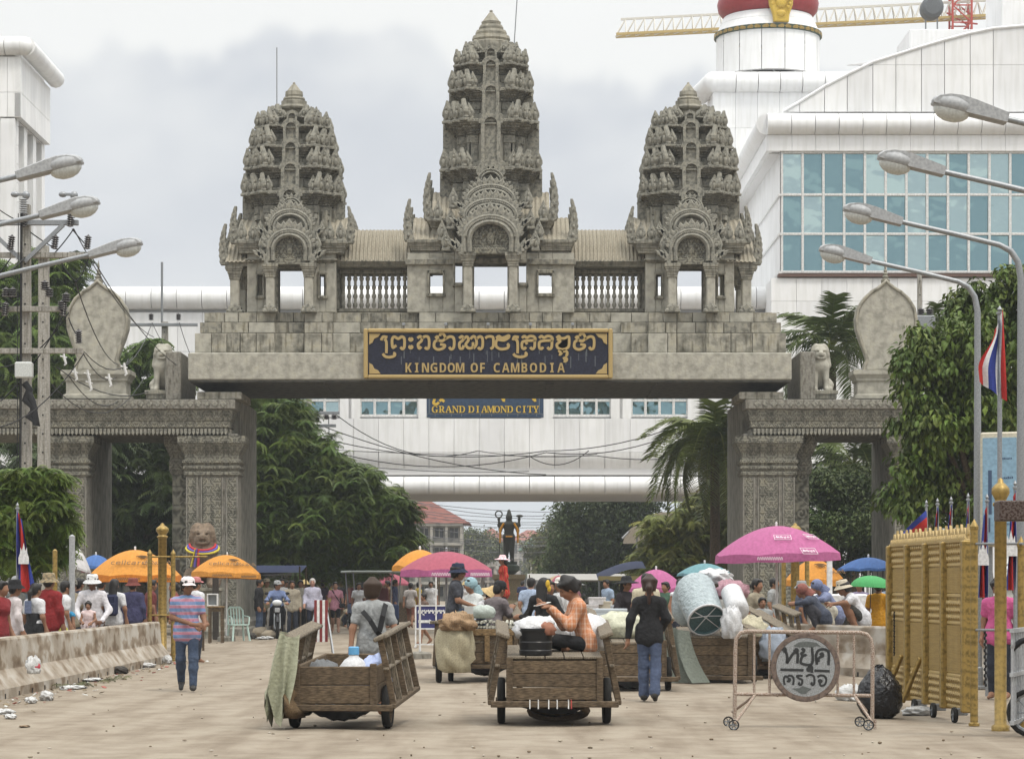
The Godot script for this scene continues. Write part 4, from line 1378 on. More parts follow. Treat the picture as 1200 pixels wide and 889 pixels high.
# ---------------------------------------------------------------- the white casino blocks, 110 to 155 m away
var unit_box: ArrayMesh
func slab(parent: Node3D, called: String, m: Material, lo: Vector3, hi: Vector3, gap:=0.012) -> void:
	var o:=MeshInstance3D.new()
	o.name=called
	o.mesh=unit_box
	o.material_override=m
	var s:=(hi-lo).abs()-V(gap, gap, 0)
	o.transform=Transform3D(Basis.from_scale(s), (lo+hi)*0.5-parent_at(parent))
	parent.add_child(o, true)
func parent_at(n: Node) -> Vector3:   # the place of a thing, or of the thing that a part belongs to
	var v:=Vector3.ZERO
	var q:=n
	while q!=self:
		v+=(q as Node3D).position
		q=q.get_parent()
	return v
func half_tube(r: float, l: float, a0: float, a1: float) -> MB:   # along x, angles from +z towards +y
	var b:=MB.new()
	var n:=12
	for i in n:
		var t:=lerpf(a0, a1, float(i)/n); var u:=lerpf(a0, a1, float(i+1)/n)
		var p:=V(0, sin(t), cos(t)); var q:=V(0, sin(u), cos(u))
		var k:=b.vert(p*r-V(l/2,0,0), p)
		b.vert(p*r+V(l/2,0,0), p); b.vert(q*r+V(l/2,0,0), q); b.vert(q*r-V(l/2,0,0), q)
		b.face(k, k+1, k+2); b.face(k, k+2, k+3)
	for e in [-0.5,0.5]:
		for i in n:
			var t:=lerpf(a0, a1, float(i)/n); var u:=lerpf(a0, a1, float(i+1)/n)
			b.tri_o(V(e*l, 0,0), V(e*l, sin(t)*r, cos(t)*r), V(e*l, sin(u)*r, cos(u)*r), V(e, 0,0))
	return b
func facade(o: Node3D, x0: float, x1: float, rows: Array, step: float, d: float, thick: float, skip: Array) -> void:
	for r in rows.size()-1:
		var x:=x0
		while x<x1-1.0:
			var xe:=minf(x+step, x1)
			var hit:=false
			for s in skip:
				if x<s[1]-0.5 and xe>s[0]+0.5 and rows[r]<s[3]-1.0 and rows[r+1]>s[2]+1.0: hit=true
			if not hit:
				var a:=P(x, rows[r+1], d); var e:=P(xe, rows[r], d)
				slab(o, "panel", M.cladding if rng.randf()<0.7 else M.cladding2, a-V(0,0, thick+rr(0,0.008)), e, 0.013)
			x=xe
func window_group(o: Node3D, x0: float, x1: float, ys: Array, cols: int, d: float, bar:=3.0) -> void:
	var w:=sub(o, "window", TR(P((x0+x1)*0.5, ys[ys.size()-1], d)-o.position))
	var base:=w.position+o.position
	var k:=d/FOCAL
	var b:=MB.new()
	for i in cols+1:
		var x:=lerpf(x0, x1, float(i)/cols)
		b.box(P(x-bar*0.5, ys[ys.size()-1]+bar*0.5, d)-base-V(0,0,0.15), P(x+bar*0.5, ys[0]-bar*0.5, d)-base+V(0,0,0.05),0.01)
	for y in ys:
		for i in cols:
			b.box(P(lerpf(x0, x1, float(i)/cols)+bar*0.5, y+bar*0.5, d)-base-V(0,0,0.15), P(lerpf(x0, x1, float(i+1)/cols)-bar*0.5, y-bar*0.5, d)-base+V(0,0,0.04),0.01)
	put(b, "frame", M.white_paint, w)
	for r in ys.size()-1:
		for i in cols:
			var g:=MB.new()
			var a:=P(lerpf(x0, x1, float(i)/cols), ys[r+1], d); var e:=P(lerpf(x0, x1, float(i+1)/cols), ys[r], d)
			g.obox(Transform3D(Basis(Vector3.UP, rr(-0.015,0.015))*Basis(Vector3.RIGHT, rr(-0.03,0.03)), (a+e)*0.5-base-V(0,0,0.1)), V(e.x-a.x-0.02, e.y-a.y-0.02,0.03))
			put(g, "pane", M.blue_glass if rng.randf()<0.7 else M.blue_glass2, w)

func casino() -> void:
	var ub:=MB.new()
	ub.obox(Transform3D(), Vector3.ONE, 0.012)
	unit_box=ub.mesh()
	M.cladding2=detail(mat(Color(0.77,0.775,0.785),0.5, T.panel, 0.09), T.soft, V(0.4,0.03,0.4))
	M.blue_glass2=M.blue_glass.duplicate()
	M.blue_glass2.albedo_color=Color(0.46,0.59,0.59).linear_to_srgb()
	# long block that bridges the road
	var D:=130.0
	var k:=D/FOCAL
	var o:=thing("casino_bridge","long white panelled building bridging the road behind the stone gate","building", V(P(480,600, D).x, 0,-D))
	var wins:=[[345.0,398.0,462.0,487.0],[422.0,490.0,462.0,487.0],[648.0,716.0,462.0,487.0],[740.0,806.0,462.0,487.0],[500.0,637.0,455.0,489.0]]
	var b:=MB.new()
	b.box(P(60,556, D)-o.position-V(0,0,14), P(905,340, D)-o.position-V(0,0,0.35))
	b.box(P(60,578, D)-o.position-V(0,0,13), P(905,556, D)-o.position-V(0,0,0.9))
	put(b, "backing_wall", M.cladding_back, o)
	var rows:=[366.0,412.0,459.0,490.0,530.0]
	facade(o, 60,905, rows, 29.5, D, 0.3, wins)
	for w in wins.slice(0,4):
		window_group(o, w[0], w[1],[443.0,469.0,487.0],4 if w[1]-w[0]>60 else 3, D+0.2)
		slab(o, "panel", M.cladding, P(w[0]-14,490.5, D)-V(0,0,0.3), P(w[0],459, D)); slab(o, "panel", M.cladding, P(w[1],490.5, D)-V(0,0,0.3), P(w[1]+14,459, D))
	var seg:=half_tube(13.5*k, 29.5*k-0.03,-PI*0.75, PI*0.75).mesh()
	var seg2:=half_tube(10.5*k, 29.5*k-0.03,-PI*0.75, PI*0.75).mesh()
	var cur:=MB.new()   # the wall turns under in a quarter round
	var pts:=PackedVector3Array()
	for i in 9:
		var t:=PI/2*i/8.0
		for s in [-0.5,0.5]: pts.append(V(s*(29.5*k-0.03),-sin(t)*26*k, -1.2+cos(t)*1.2))
	cur.sheet(pts, 2, true)
	var curm:=cur.mesh()
	for i in 29:
		var x:=60.0+29.5*(i+0.5)
		var c:=P(x, 349, D)-o.position
		put_mesh(seg, "cornice_roll", M.cladding2 if i % 3==1 else M.cladding, o, TR(c+V(0,0,-0.1)))
		put_mesh(curm, "curved_panel", M.cladding if i % 4 else M.cladding2, o, TR(P(x, 530, D)-o.position))
		put_mesh(seg2,"lower_roll", M.cladding2 if i % 5==2 else M.cladding, o, TR(P(x, 568, D)-o.position+V(0,0,-0.45)))
	# its name board
	var sg:=thing("casino_sign","blue board lettered in gold on the white building under the gate beam","sign", P(568.5,489, D)+V(0,0,0.02))
	b=MB.new()
	b.box(V(-68.5*k, 0,-0.3), V(68.5*k, 46*k, 0.0))
	put(b, "board", mat(Color(0.035,0.065,0.12),0.35, T.fine, 0.5), sg)
	b=MB.new()
	for x in [-68.5,-59,-40,-28,-6,7,26,38,60,66.5]: b.box(V(x*k, 0.05,0), V((x+0.7)*k, 4*k, 0.015))
	b.box(V(-68*k, 4*k, 0), V(68*k, 4.6*k, 0.015)); b.box(V(-66*k, 5*k, 0.0), V(-65.2*k, 46*k, 0.015)); b.box(V(63.2*k, 5*k, 0.0), V(64*k, 46*k, 0.015))
	put(b, "tile_joint", mat(Color(0.16,0.18,0.2),0.6), sg)
	var yel:=mat(Color(0.55,0.37,0.05),0.5)
	var i0:=0
	for wd in [["GRAND",-63.0,-23.0],["DIAMOND",-20.0,33.0],["CITY",35.5,63.0]]:
		var n: int=wd[0].length()
		for i in n:
			var cell: float=(wd[2]-wd[1])/n
			put_mesh(text(wd[0][i],"Droid Serif",7.6*k, 700,0.04),"lettering", yel, sg, Transform3D(Basis.from_scale(V(1.0,1.0,1)), V((wd[1]+(i+0.5)*cell)*k, 9.2*k, 0.03)))
	var kh:=[[0,8,4,2,10,4],[7,4,9,40,6,58,16,62,22,54],[18,20,24,6,34,10,42,6,46,22,36,26,30,18],[24,50,30,44,38,52],[52,20,58,6,66,12,74,6,76,24],[100,22,106,8,114,14,122,8,128,24],[136,24,142,8,150,14,158,8,166,14,170,24],[182,24,184,8,192,12,194,26],[204,24,206,8,216,10,220,26],[206,44,212,40,212,52],[230,22,236,8,246,8,248,24],[270,8,278,22,286,8,292,24],[300,22,304,8,312,8,314,24],[296,44,302,40,304,52]]
	put(strokes(kh, Vector2(0.40*k, 0.28*k),3.0*k, 0.04),"lettering", yel, sg, TR(V(-63.0*k, 33*k, 0)))
	casino_hall()
	casino_towers()
	crane()

func casino_hall() -> void:
	var D:=127.0
	var k:=D/FOCAL
	var o:=thing("casino_hall","white hall with a wide blue glass wall and curved parapet right of the gate","building", V(P(1060,600, D).x, 0,-D))
	var lp:=o.position
	var b:=MB.new()
	b.box(P(904,725, D)-lp-V(0,0,40), P(1330,327, D)-lp-V(0,0,0.3))
	b.box(P(921,330, D)-lp-V(0,0,24), P(1330,175, D)-lp-V(0,0,0.5))
	b.box(P(903,178, D)-lp-V(0,0,24), P(1330,135, D)-lp-V(0,0,0.6))
	put(b, "backing_wall", M.cladding_back, o)
	facade(o, 904,1320,[325.5,353.0,395.0,440.0,485.0,530.0,590.0,650.0,720.0],29.6, D, 0.28,[])
	b=MB.new()
	b.box(P(912,324.5, D)-lp-V(0,0,0.4), P(1320,321, D)-lp+V(0,0,0.15))
	put(b, "sill_band", mat(Color(0.16,0.10,0.08),0.8, T.fine, 1.0), o)
	# curtain wall
	window_group(o, 916.5,1306.0,[178.5,228.0,274.0,318.5],16, D+0.1,2.8)
	# fascia and roll, along the front and round the corner
	var seg:=half_tube(12.5*k, 27.8*k-0.03,-PI*0.6, PI*0.75).mesh()
	for i in 15:
		var x:=899.0+27.8*i
		put_mesh(seg, "cornice_roll", M.cladding2 if i % 4==2 else M.cladding, o, TR(P(x+13.9,145.5, D)-lp+V(0,0,0.0)))
		slab(o, "panel", M.cladding, P(x+1.5,177, D)-V(0,0,0.35), P(x+29.3,158, D)+V(0,0,0.05))
	var near:=P(899,145.5, D)
	var seg3:=half_tube(12.5*k, 3.0-0.03,-PI*0.6, PI*0.75).mesh()
	for i in 8:
		put_mesh(seg3,"cornice_roll", M.cladding2, o, Transform3D(Basis(Vector3.UP, -PI/2), near-lp+V(0.0,0,-1.5-3.0*i)))
		slab(o, "panel", M.cladding2, V(near.x-0.05, P(0,177, D).y, -D-3.0*i-3.0), V(near.x+0.3, P(0,158, D).y, -D-3.0*i),0.02)
	# ribbed side wall with two white rails
	var x0:=P(916,0, D).x
	b=MB.new()
	var pts:=PackedVector3Array()
	var n:=48
	for i in n*4+1:
		var z:=-24.0*i/(n*4.0)
		var u:=0.07 if (i % 4) in [0,1] else 0.0
		pts.append(V(x0-u, P(0,324, D).y, -D+z)-lp)
	for i in n*4+1: pts.append(pts[i]+V(0, P(0,177, D).y-P(0,324, D).y, 0))
	b.sheet(pts, n*4+1, false)
	put(b, "ribbed_siding", M.cladding2, o)
	b=MB.new()
	for y in [228.0,274.0,319.0]: b.box(V(x0-0.14, P(0, y+1.3, D).y, -D-24)-lp, V(x0+0.05, P(0, y-1.3, D).y, -D)-lp)
	put(b, "rail", M.white_paint, o)
	# curved parapet
	var cv:=[[918,131],[937,120],[966,102],[992.6,88],[1022.6,73.5],[1049.6,65],[1079.6,55.4],[1106.6,47.5],[1136.6,39.6],[1163.6,34.2],[1200,31],[1230,29],[1260,28.5],[1290,28]]
	var D2:=D+0.8
	for i in cv.size()-1:
		var parts:=[[132.0,77.0],[77.0,0.0]]
		for q in parts:
			var ya: float=clampf(cv[i][1], q[1], q[0]); var yb: float=clampf(cv[i+1][1], q[1], q[0])
			if ya>=q[0]-0.5 and yb>=q[0]-0.5: continue
			var g:=0.35
			var pl:=PackedVector2Array()
			for e in [[cv[i][0]+g, q[0]-g],[cv[i+1][0]-g, q[0]-g],[cv[i+1][0]-g, yb],[cv[i][0]+g, ya]]:
				var w:=P(e[0], e[1], D2)-lp
				pl.append(Vector2(w.x, w.y))
			if absf(pl[3].y-pl[0].y)<0.02: pl.remove_at(3)
			b=MB.new()
			b.prism(TR(V(0,0,-0.9-rr(0,0.01))), pl, 0.3)
			put(b, "panel", M.cladding if i % 3 else M.cladding2, o)
	b=MB.new()
	var tp:=PackedVector3Array()
	for e in cv: tp.append(P(e[0], e[1], D2)-lp+V(0,0,0.2))
	b.tube(tp, F32([0.09]),6)
	put(b, "parapet_pipe", M.cladding2, o)
	b=MB.new()
	var bk:=PackedVector2Array([Vector2(P(1290,0, D2).x-lp.x, P(0,132, D2).y), Vector2(P(918,0, D2).x-lp.x, P(0,132, D2).y)])
	for e in cv:
		var w:=P(e[0], e[1]+1.0, D2)-lp
		bk.append(Vector2(w.x, w.y))
	b.prism(TR(V(0,0,-20)), bk, 18.9)
	put(b, "roof_shell", M.cladding2, o)
	# plant rooms on the roof
	for q in [[1066.0,1176.0,34.0,60.0,150.0],[1174.0,1260.0,-60.0,40.0,148.0]]:
		slab(o, "roof_box", M.cladding2, P(q[0], q[3]+40, q[4])-V(0,0,5), P(q[1], q[2], q[4]))

func casino_towers() -> void:
	# tower with the red dome
	var D:=152.0
	var k:=D/FOCAL
	var o:=thing("domed_tower","round white casino tower with red dome and golden crest above the hall","building", V(P(908,0, D).x, 0,-D-4))
	var lp:=o.position
	var b:=MB.new()
	b.box(V(P(838,0, D).x, 0,-D-8)-lp, V(P(1010,0, D).x, P(0,84, D).y, -D-0.3)-lp)
	put(b, "backing_wall", M.cladding_back, o)
	facade(o, 836,1012,[108.0,150.0,195.0,240.0,300.0],26.0, D, 0.25,[])
	var sidew:=MB.new()
	sidew.box(V(P(836,0, D).x-0.02, P(0,300, D).y, -D-8)-lp, V(P(836,0, D).x+0.1, P(0,86, D).y, -D-0.02)-lp)
	put(sidew, "side_wall", M.cladding2, o)
	var seg:=half_tube(12.0*k, 26.0*k-0.04,-PI, PI).mesh()
	for i in 7:
		put_mesh(seg, "cornice_roll", M.cladding if i % 3 else M.cladding2, o, TR(P(836+26.0*(i+0.5),96, D)-lp))
	b=MB.new()
	b.ball(TR(P(836,96, D)-lp), V(12.0*k, 12.0*k, 12.0*k),12,8)
	b.rod(P(836,96, D)-lp, P(826,96, D)-lp+V(0,0,-4),12.0*k, 14)
	put(b, "corner_roll", M.cladding2, o)
	var c:=V(0,0,0)
	var R:=62.0*k
	var yy:=func(y: float) -> float: return EYE+(HZ-y)*(D+4)/FOCAL
	for r in [[92.0,73.0],[73.0,46.0]]:
		for i in 14:
			b=MB.new()
			b.lathe(Transform3D(), PackedVector2Array([Vector2(R-0.4, yy.call(r[0])), Vector2(R, yy.call(r[0])), Vector2(R, yy.call(r[1])), Vector2(R-0.4, yy.call(r[1]))]),6, false, TAU/14-0.012, TAU*i/14)
			put(b, "panel", M.cladding if i % 3 else M.cladding2, o)
	b=MB.new()
	b.lathe(Transform3D(), PackedVector2Array([Vector2(R-0.1, yy.call(46.0)), Vector2(R+0.12, yy.call(45.5)), Vector2(R+0.12, yy.call(40.5)), Vector2(R-0.1, yy.call(40.0))]),40)
	put(b, "painted_frieze", mat(Color(0.06,0.085,0.06),0.6, T.fine, 0.8), o)
	b=MB.new()
	for i in 44:
		var a:=TAU*i/44.0
		b.prism(Transform3D(Basis(Vector3.UP, a), V(sin(a)*(R+0.11), yy.call(45.2), cos(a)*(R+0.11))), flame_outline(0.42,0.24,0.4 if i % 2 else -0.4),0.03)
	put(b, "frieze_scroll", M.gold, o)
	b=MB.new()
	b.lathe(Transform3D(), PackedVector2Array([Vector2(R, yy.call(40.0)), Vector2(R*0.93, yy.call(31.0)), Vector2(R*0.93, yy.call(30.0)), Vector2(R*0.86, yy.call(21.5)), Vector2(R*0.7, yy.call(21.0))]),40)
	put(b, "shoulder", M.cladding2, o)
	b=MB.new()
	b.lathe(Transform3D(), PackedVector2Array([Vector2(R*0.72, yy.call(22.0)), Vector2(R*0.87, yy.call(20.5)), Vector2(R*0.96, yy.call(14.0)), Vector2(R*0.985, yy.call(6.0)), Vector2(R*0.95, yy.call(-2.0)), Vector2(R*0.85, yy.call(-10.0)), Vector2(R*0.55, yy.call(-20.0)), Vector2(R*0.2, yy.call(-27.0)), Vector2(0.2, yy.call(-40.0)), Vector2(0, yy.call(-60.0))]),40, true)
	put(b, "dome", mat(Color(0.33,0.035,0.04),0.4, T.fine, 0.4), o)
	b=MB.new()
	var e0: float=yy.call(39.0)
	var sh:=PackedVector2Array()
	for q in [[-9,0],[9,0],[10,9],[14,20],[15,34],[12,46],[6,52],[0,55],[-6,52],[-12,46],[-15,34],[-14,20],[-10,9]]: sh.append(Vector2(q[0]*k, q[1]*k))
	b.prism(Transform3D(Basis(Vector3.UP, 0.14)*Basis(Vector3.RIGHT, -0.03), V(0.45, e0, R*0.965)), sh, 0.3,0.08)
	for i in 18:
		var t:=PI*(i-3.0)/12.0
		b.ball(TR(V(0.45+cos(t)*12.2*k, e0+(31+sin(t)*20)*k, R*0.965+0.33)), V(0.11,0.11,0.08),6,4)
	for q in [[0,36,5,9],[0,22,7,6],[0,46,3,3],[0,10,6,4],[-5,28,3,4],[5,28,3,4]]:
		b.ball(TR(V(0.45+q[0]*k, e0+q[1]*k, R*0.965+0.3)), V(q[2]*k, q[3]*k, 0.16),10,6)
	put(b, "crest", mat(Color(0.62,0.42,0.06),0.4, T.fine, 1.0), o)
	# block at the far left
	var D3:=110.0
	k=D3/FOCAL
	o=thing("casino_corner_block","white casino block with colonnaded side at the left edge above the trees","building", V(P(-80,0, D3).x, 0,-D3))
	lp=o.position
	var xr:=P(24,0, D3).x
	b=MB.new()
	b.box(V(P(-190,0, D3).x, P(0,138, D3).y, -D3-7.2)-lp, V(xr-0.3, P(0,50, D3).y, -D3-0.3)-lp)
	b.box(V(P(-190,0, D3).x, 0,-D3-7.2)-lp, V(xr-1.6, P(0,138, D3).y, -D3-0.3)-lp)
	put(b, "backing_wall", M.cladding_back, o)
	facade(o, -190,24,[66.0,108.0,137.0],18.0, D3,0.28,[])
	facade(o, -190,20,[138.5,147.0,170.0,192.0,214.0,236.0,260.0,300.0,350.0,450.0,600.0],18.0, D3+0.4,0.28,[])
	for r in [[66.0,108.0],[108.0,137.0]]:
		for i in 6:
			slab(o, "panel", M.cladding if i % 2 else M.cladding2, V(xr-0.28, P(0, r[1], D3).y, -D3-1.18*(i+1)), V(xr, P(0, r[0], D3).y, -D3-1.18*i),0.02)
	for i in 4:
		slab(o, "pier", M.cladding if i % 2 else M.cladding2, V(xr-0.9,3.0,-D3-2.1*i-0.75), V(xr-0.25, P(0,138, D3).y, -D3-2.1*i-0.02),0.02)
	seg=half_tube(11.0*k, 18.0*k-0.03,-PI, PI).mesh()
	for i in 12: put_mesh(seg, "cornice_roll", M.cladding if i % 3 else M.cladding2, o, TR(P(24-18.0*(i+0.5),54, D3)-lp))
	var seg4:=half_tube(11.0*k, 1.18,-PI, PI).mesh()
	for i in 6: put_mesh(seg4,"cornice_roll", M.cladding2 if i % 3 else M.cladding, o, Transform3D(Basis(Vector3.UP, PI/2), V(P(30,0, D3).x, P(0,54, D3).y, -D3-1.2*(i+0.5))-lp))
	b=MB.new()
	b.ball(TR(V(P(27,0, D3).x, P(0,54, D3).y, -D3)-lp), Vector3.ONE*11.0*k, 12,8)
	put(b, "corner_roll", M.cladding, o)

func crane() -> void:
	var D:=270.0
	var k:=D/FOCAL
	var o:=thing("tower_crane","tower crane with yellow and white lattice jib behind the red dome","crane", G(1126, D))
	var lp:=o.position
	var yel:=mat(Color(0.46,0.34,0.13),0.6)
	var wht:=mat(Color(0.62,0.60,0.54),0.6)
	var red:=mat(Color(0.45,0.06,0.04),0.6)
	var b:=MB.new()
	var n:=40
	var lt:=MB.new()
	var e0:=P(722,41.5, D)-lp; var e1:=P(1174,18.5, D)-lp
	for s in [-0.7,0.7]: b.bar(e0+V(0,0, s), e1+V(0,0, s),0.2,0.26)
	put(b, "bottom_chord", yel, o)
	var t0:=e0+V(0.5,19*k, 0); var t1:=e1+V(0,19*k, 0)
	lt.bar(t0, t1,0.22,0.22)
	for i in n:
		var a:=e0.lerp(e1, float(i)/n); var c:=e0.lerp(e1, float(i+1)/n)
		var u:=t0.lerp(t1, (i+0.5)/n)
		for s in [-0.7,0.7]:
			lt.bar(a+V(0,0, s), u, 0.1,0.1); lt.bar(u, c+V(0,0, s),0.1,0.1)
		lt.bar(a+V(0,0,-0.7), c+V(0,0,0.7),0.08,0.08)
	put(lt, "jib_lattice", wht, o)
	b=MB.new()
	var top: float=P(0,-60, D).y
	for sx in [-1.0,1.0]:
		for sz in [-1.0,1.0]: b.bar(V(sx, 0, sz), V(sx, top, sz),0.2,0.2)
	var h:=30.0
	var f:=1.0
	while h<top:
		for z in [-1.0,1.0]:
			b.bar(V(-f, h, z), V(f, h+1.8, z),0.12,0.12); b.bar(V(z, h, -f), V(z, h+1.8, f),0.12,0.12)
			b.bar(V(-1, h, z), V(1, h, z),0.12,0.12)
		h+=1.8; f=-f
	for q in [[-18.0,14.0,24.0],[16.0,20.0,8.0],[20.0,28.0,26.0]]: b.bar(P(1126, q[2], D)-lp, P(1126+q[0], q[1], D)-lp, 0.15,0.15)
	put(b, "mast", red, o)
	var dr:=thing("round_tank","round grey tank beside the red crane mast on the skyline","tank", P(1092,24, D-4))
	b=MB.new()
	b.lathe(Transform3D(Basis(Vector3.RIGHT, PI/2), V(0,14*k, 0)), V2([0,-0.9,12.5*k, -0.9,13*k, -0.6,13*k, 0.6,12.5*k, 0.9,9*k, 1.1,0,1.15]),24)
	put(b, "shell", mat(Color(0.13,0.14,0.15),0.6, T.fine, 0.5), dr)
	b=MB.new()
	for s in [-1.0,1.0]: b.bar(V(s*0.8,-30,0), V(s*0.6,3*k, 0),0.14,0.14)
	put(b, "stand", M.steel, dr)

# ---------------------------------------------------------------- town beyond, and the statue on the roundabout
func house(label: String, x0: float, x1: float, ytop: float, d: float, wall: Color, roof: Color, storeys: int, bays: int, hip:=true, turn:=0.0) -> void:
	var a:=P(x0, ytop, d); var e:=P(x1,690, d)
	var w:=e.x-a.x
	var h:=a.y
	var o:=thing("town_house", label, "building", V((a.x+e.x)*0.5,0,-d), turn)
	var dp:=10.0
	var b:=MB.new()
	b.box(V(-w/2,0,-dp), V(w/2, h, 0))
	var wm:=mat(wall, 0.85, T.grime, 0.12)
	put(b, "wall", wm, o)
	var sh:=h/storeys
	for s in storeys:
		for i in bays:
			var cx:=-w/2+(i+0.5)*w/bays
			b=MB.new()
			b.box(V(cx-w/bays*0.3, s*sh+sh*0.25,0.0), V(cx+w/bays*0.3, s*sh+sh*0.75,0.03))
			var win:=put(b, "window", M.dark_window, o)
			b=MB.new()
			for t in [-0.3,0.0,0.3]: b.box(V(cx+t*w/bays-0.04, s*sh+sh*0.25,0.03), V(cx+t*w/bays+0.04, s*sh+sh*0.75,0.08))
			put(b, "frame", wm, win)
		b=MB.new()
		b.box(V(-w/2-0.1, (s+1)*sh-0.25,0.0), V(w/2+0.1, (s+1)*sh, 0.9))
		put(b, "balcony", wm, o)
	for i in bays+1:
		b=MB.new()
		b.box(V(-w/2+i*w/bays-0.12,0,0.55), V(-w/2+i*w/bays+0.12, h-0.26,0.8))
		put(b, "post", wm, o)
	b=MB.new()
	if hip:
		var r:=V(w/2+0.8,0, dp/2+1.0)
		var c:=V(0, h, -dp/2)
		var rx:=maxf(w/2-3.0,0.2)
		var p:=[c+V(-r.x, 0, r.z), c+V(r.x, 0, r.z), c+V(r.x, 0,-r.z), c+V(-r.x, 0,-r.z)]
		var t0:=c+V(-rx, 2.2,0); var t1:=c+V(rx, 2.2,0)
		b.quad_o(p[0], p[1], t1, t0, V(0,1,1)); b.quad_o(p[2], p[3], t0, t1, V(0,1,-1))
		b.tri_o(p[1], p[2], t1, V(1,1,0)); b.tri_o(p[3], p[0], t0, V(-1,1,0))
		b.quad_o(p[0], p[1], p[2], p[3], Vector3.DOWN)
	else:
		b.box(V(-w/2-0.3, h, -dp-0.2), V(w/2+0.3, h+0.35,0.9))
	put(b, "roof", mat(roof, 0.8, T.grime, 0.2), o)

func town() -> void:
	M.dark_window=mat(Color(0.05,0.055,0.06),0.3)
	house("grey four storey house with red hipped roof beyond the left tree",418,541,613,235, Color(0.36,0.35,0.33), Color(0.20,0.07,0.055),4,7)
	house("low pale house with red roof far down the road left of the statue",560,592,634,420, Color(0.42,0.41,0.40), Color(0.23,0.09,0.07),2,3)
	house("long pale house with red roof far behind the statue",600,643,633,520, Color(0.45,0.43,0.42), Color(0.26,0.10,0.08),3,6)
	house("far green roofed market hall right of the statue",612,634,645,430, Color(0.40,0.38,0.36), Color(0.10,0.17,0.15),2,4)
	house("grey two storey shop house right of the statue before the green hall",622,652,655,330, Color(0.38,0.37,0.36), Color(0.3,0.29,0.28),2,4, false)
	house("flat roofed shop house left of the statue under the far tree",548,580,662,340, Color(0.40,0.36,0.33), Color(0.3,0.28,0.27),2,4, false)
	house("pale three storey house farthest down the road",540,566,640,640, Color(0.5,0.5,0.5), Color(0.3,0.2,0.18),3,5, false)
	house("white shop house behind the trees right of the road",655,720,640,300, Color(0.45,0.44,0.42), Color(0.3,0.29,0.28),3,6, false)
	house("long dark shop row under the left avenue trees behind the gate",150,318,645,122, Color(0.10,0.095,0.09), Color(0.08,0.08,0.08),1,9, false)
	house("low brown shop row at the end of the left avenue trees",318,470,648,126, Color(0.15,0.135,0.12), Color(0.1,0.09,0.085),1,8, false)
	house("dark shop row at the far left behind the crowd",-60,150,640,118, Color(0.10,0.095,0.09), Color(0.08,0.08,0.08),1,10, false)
	house("low grey shop row right of the road under the dark leafy tree",668,800,655,176, Color(0.2,0.19,0.18), Color(0.14,0.13,0.12),1,7, false)
	# red and white radio mast
	var o:=thing("radio_mast","thin red and white lattice mast above the red hipped roof","mast", G(478,260))
	var b:=MB.new()
	for i in 12:
		b=MB.new()
		for sx in [-1.0,1.0]:
			for sz in [-1.0,1.0]: b.bar(V(sx*0.5, i*1.0, sz*0.5), V(sx*0.5, i+1.0, sz*0.5),0.08,0.08)
			b.bar(V(-0.5, i, sx*0.5), V(0.5, i+1.0, sx*0.5),0.06,0.06)
		put(b, "mast_section", M.mast_red if i % 2 else M.white_paint, o)
	# four-armed deity statue
	var D:=150.0
	o=thing("deity_statue","dark bronze four-armed standing statue on a tall pedestal in the road","statue", G(596.5, D))
	var k:=D/FOCAL
	var y0: float=P(0,658, D).y
	var f:=Field.new(V(-0.85,-0.1,-0.4), V(0.85,3.1,0.4),0.045,24.0)
	for s in [-1.0,1.0]:
		f.cap(V(s*0.16,1.45,0), V(s*0.17,0.12,0),0.19,0.11)
		f.cap(V(s*0.17,0.08,0), V(s*0.2,0.05,0.2),0.1,0.08)
		f.cap(V(s*0.34,2.22,0), V(s*0.48,1.85,0.02),0.10,0.08)
		f.cap(V(s*0.48,1.85,0.02), V(s*0.50,1.5,0.15),0.08,0.06)
		f.cap(V(s*0.34,2.22,-0.05), V(s*0.56,2.12,-0.1),0.09,0.075)
		f.cap(V(s*0.56,2.12,-0.1), V(s*0.56,2.48,-0.05),0.07,0.055)
		f.ell(V(s*0.56,2.54,-0.05), V(0.08,0.09,0.07))
	f.cap(V(0,1.5,0), V(0,2.12,0),0.24,0.29, V(1,1,1.3))
	f.cap(V(0,2.2,0), V(0,2.45,0),0.12,0.10)
	f.ell(V(0,2.56,0.01), V(0.17,0.21,0.18))
	f.cap(V(0,2.7,0), V(0,2.98,0),0.15,0.09)
	put(f.mesh(),"figure", mat(Color(0.045,0.045,0.035),0.5, T.fine, 1.0), o, Transform3D(Basis.from_scale(V(1.06,1.0,1.06)), V(0, y0,0)))
	b=MB.new()
	b.rod(V(-0.56, y0,0.1), V(-0.56, y0+2.6,0.0),0.03)
	var ring:=PackedVector3Array()
	for i in 17: ring.append(V(-0.6+0.2*cos(TAU*i/16.0), y0+2.78+0.2*sin(TAU*i/16.0),-0.05))
	b.tube(ring, F32([0.045]),6, false)
	b.ball(TR(V(0.62, y0+2.68,-0.05)), V(0.22,0.09,0.1),8,5)
	put(b, "emblem", mat(Color(0.05,0.05,0.04),0.5), o)
	b=MB.new()
	for s in [-1.0,1.0]: b.tube(V3A([V(s*0.3, y0+2.25,0.16), V(s*0.5, y0+1.9,0.24), V(s*0.52, y0+1.1,0.2)]), F32([0.06,0.07,0.05]),6)
	b.box(V(-0.2, y0+1.42,0.16), V(0.2, y0+1.52,0.28),0.02)
	put(b, "garland", mat(Color(0.55,0.25,0.02),0.8), o)
	b=MB.new()
	b.lathe(Transform3D(), V2([0.3, y0-0.75,0.62, y0-0.5,0.6, y0-0.25,0.45, y0-0.15,0.5, y0,0, y0]),14)
	put(b, "lotus_base", mat(Color(0.06,0.08,0.06),0.6, T.fine, 1.0), o)
	b=MB.new()
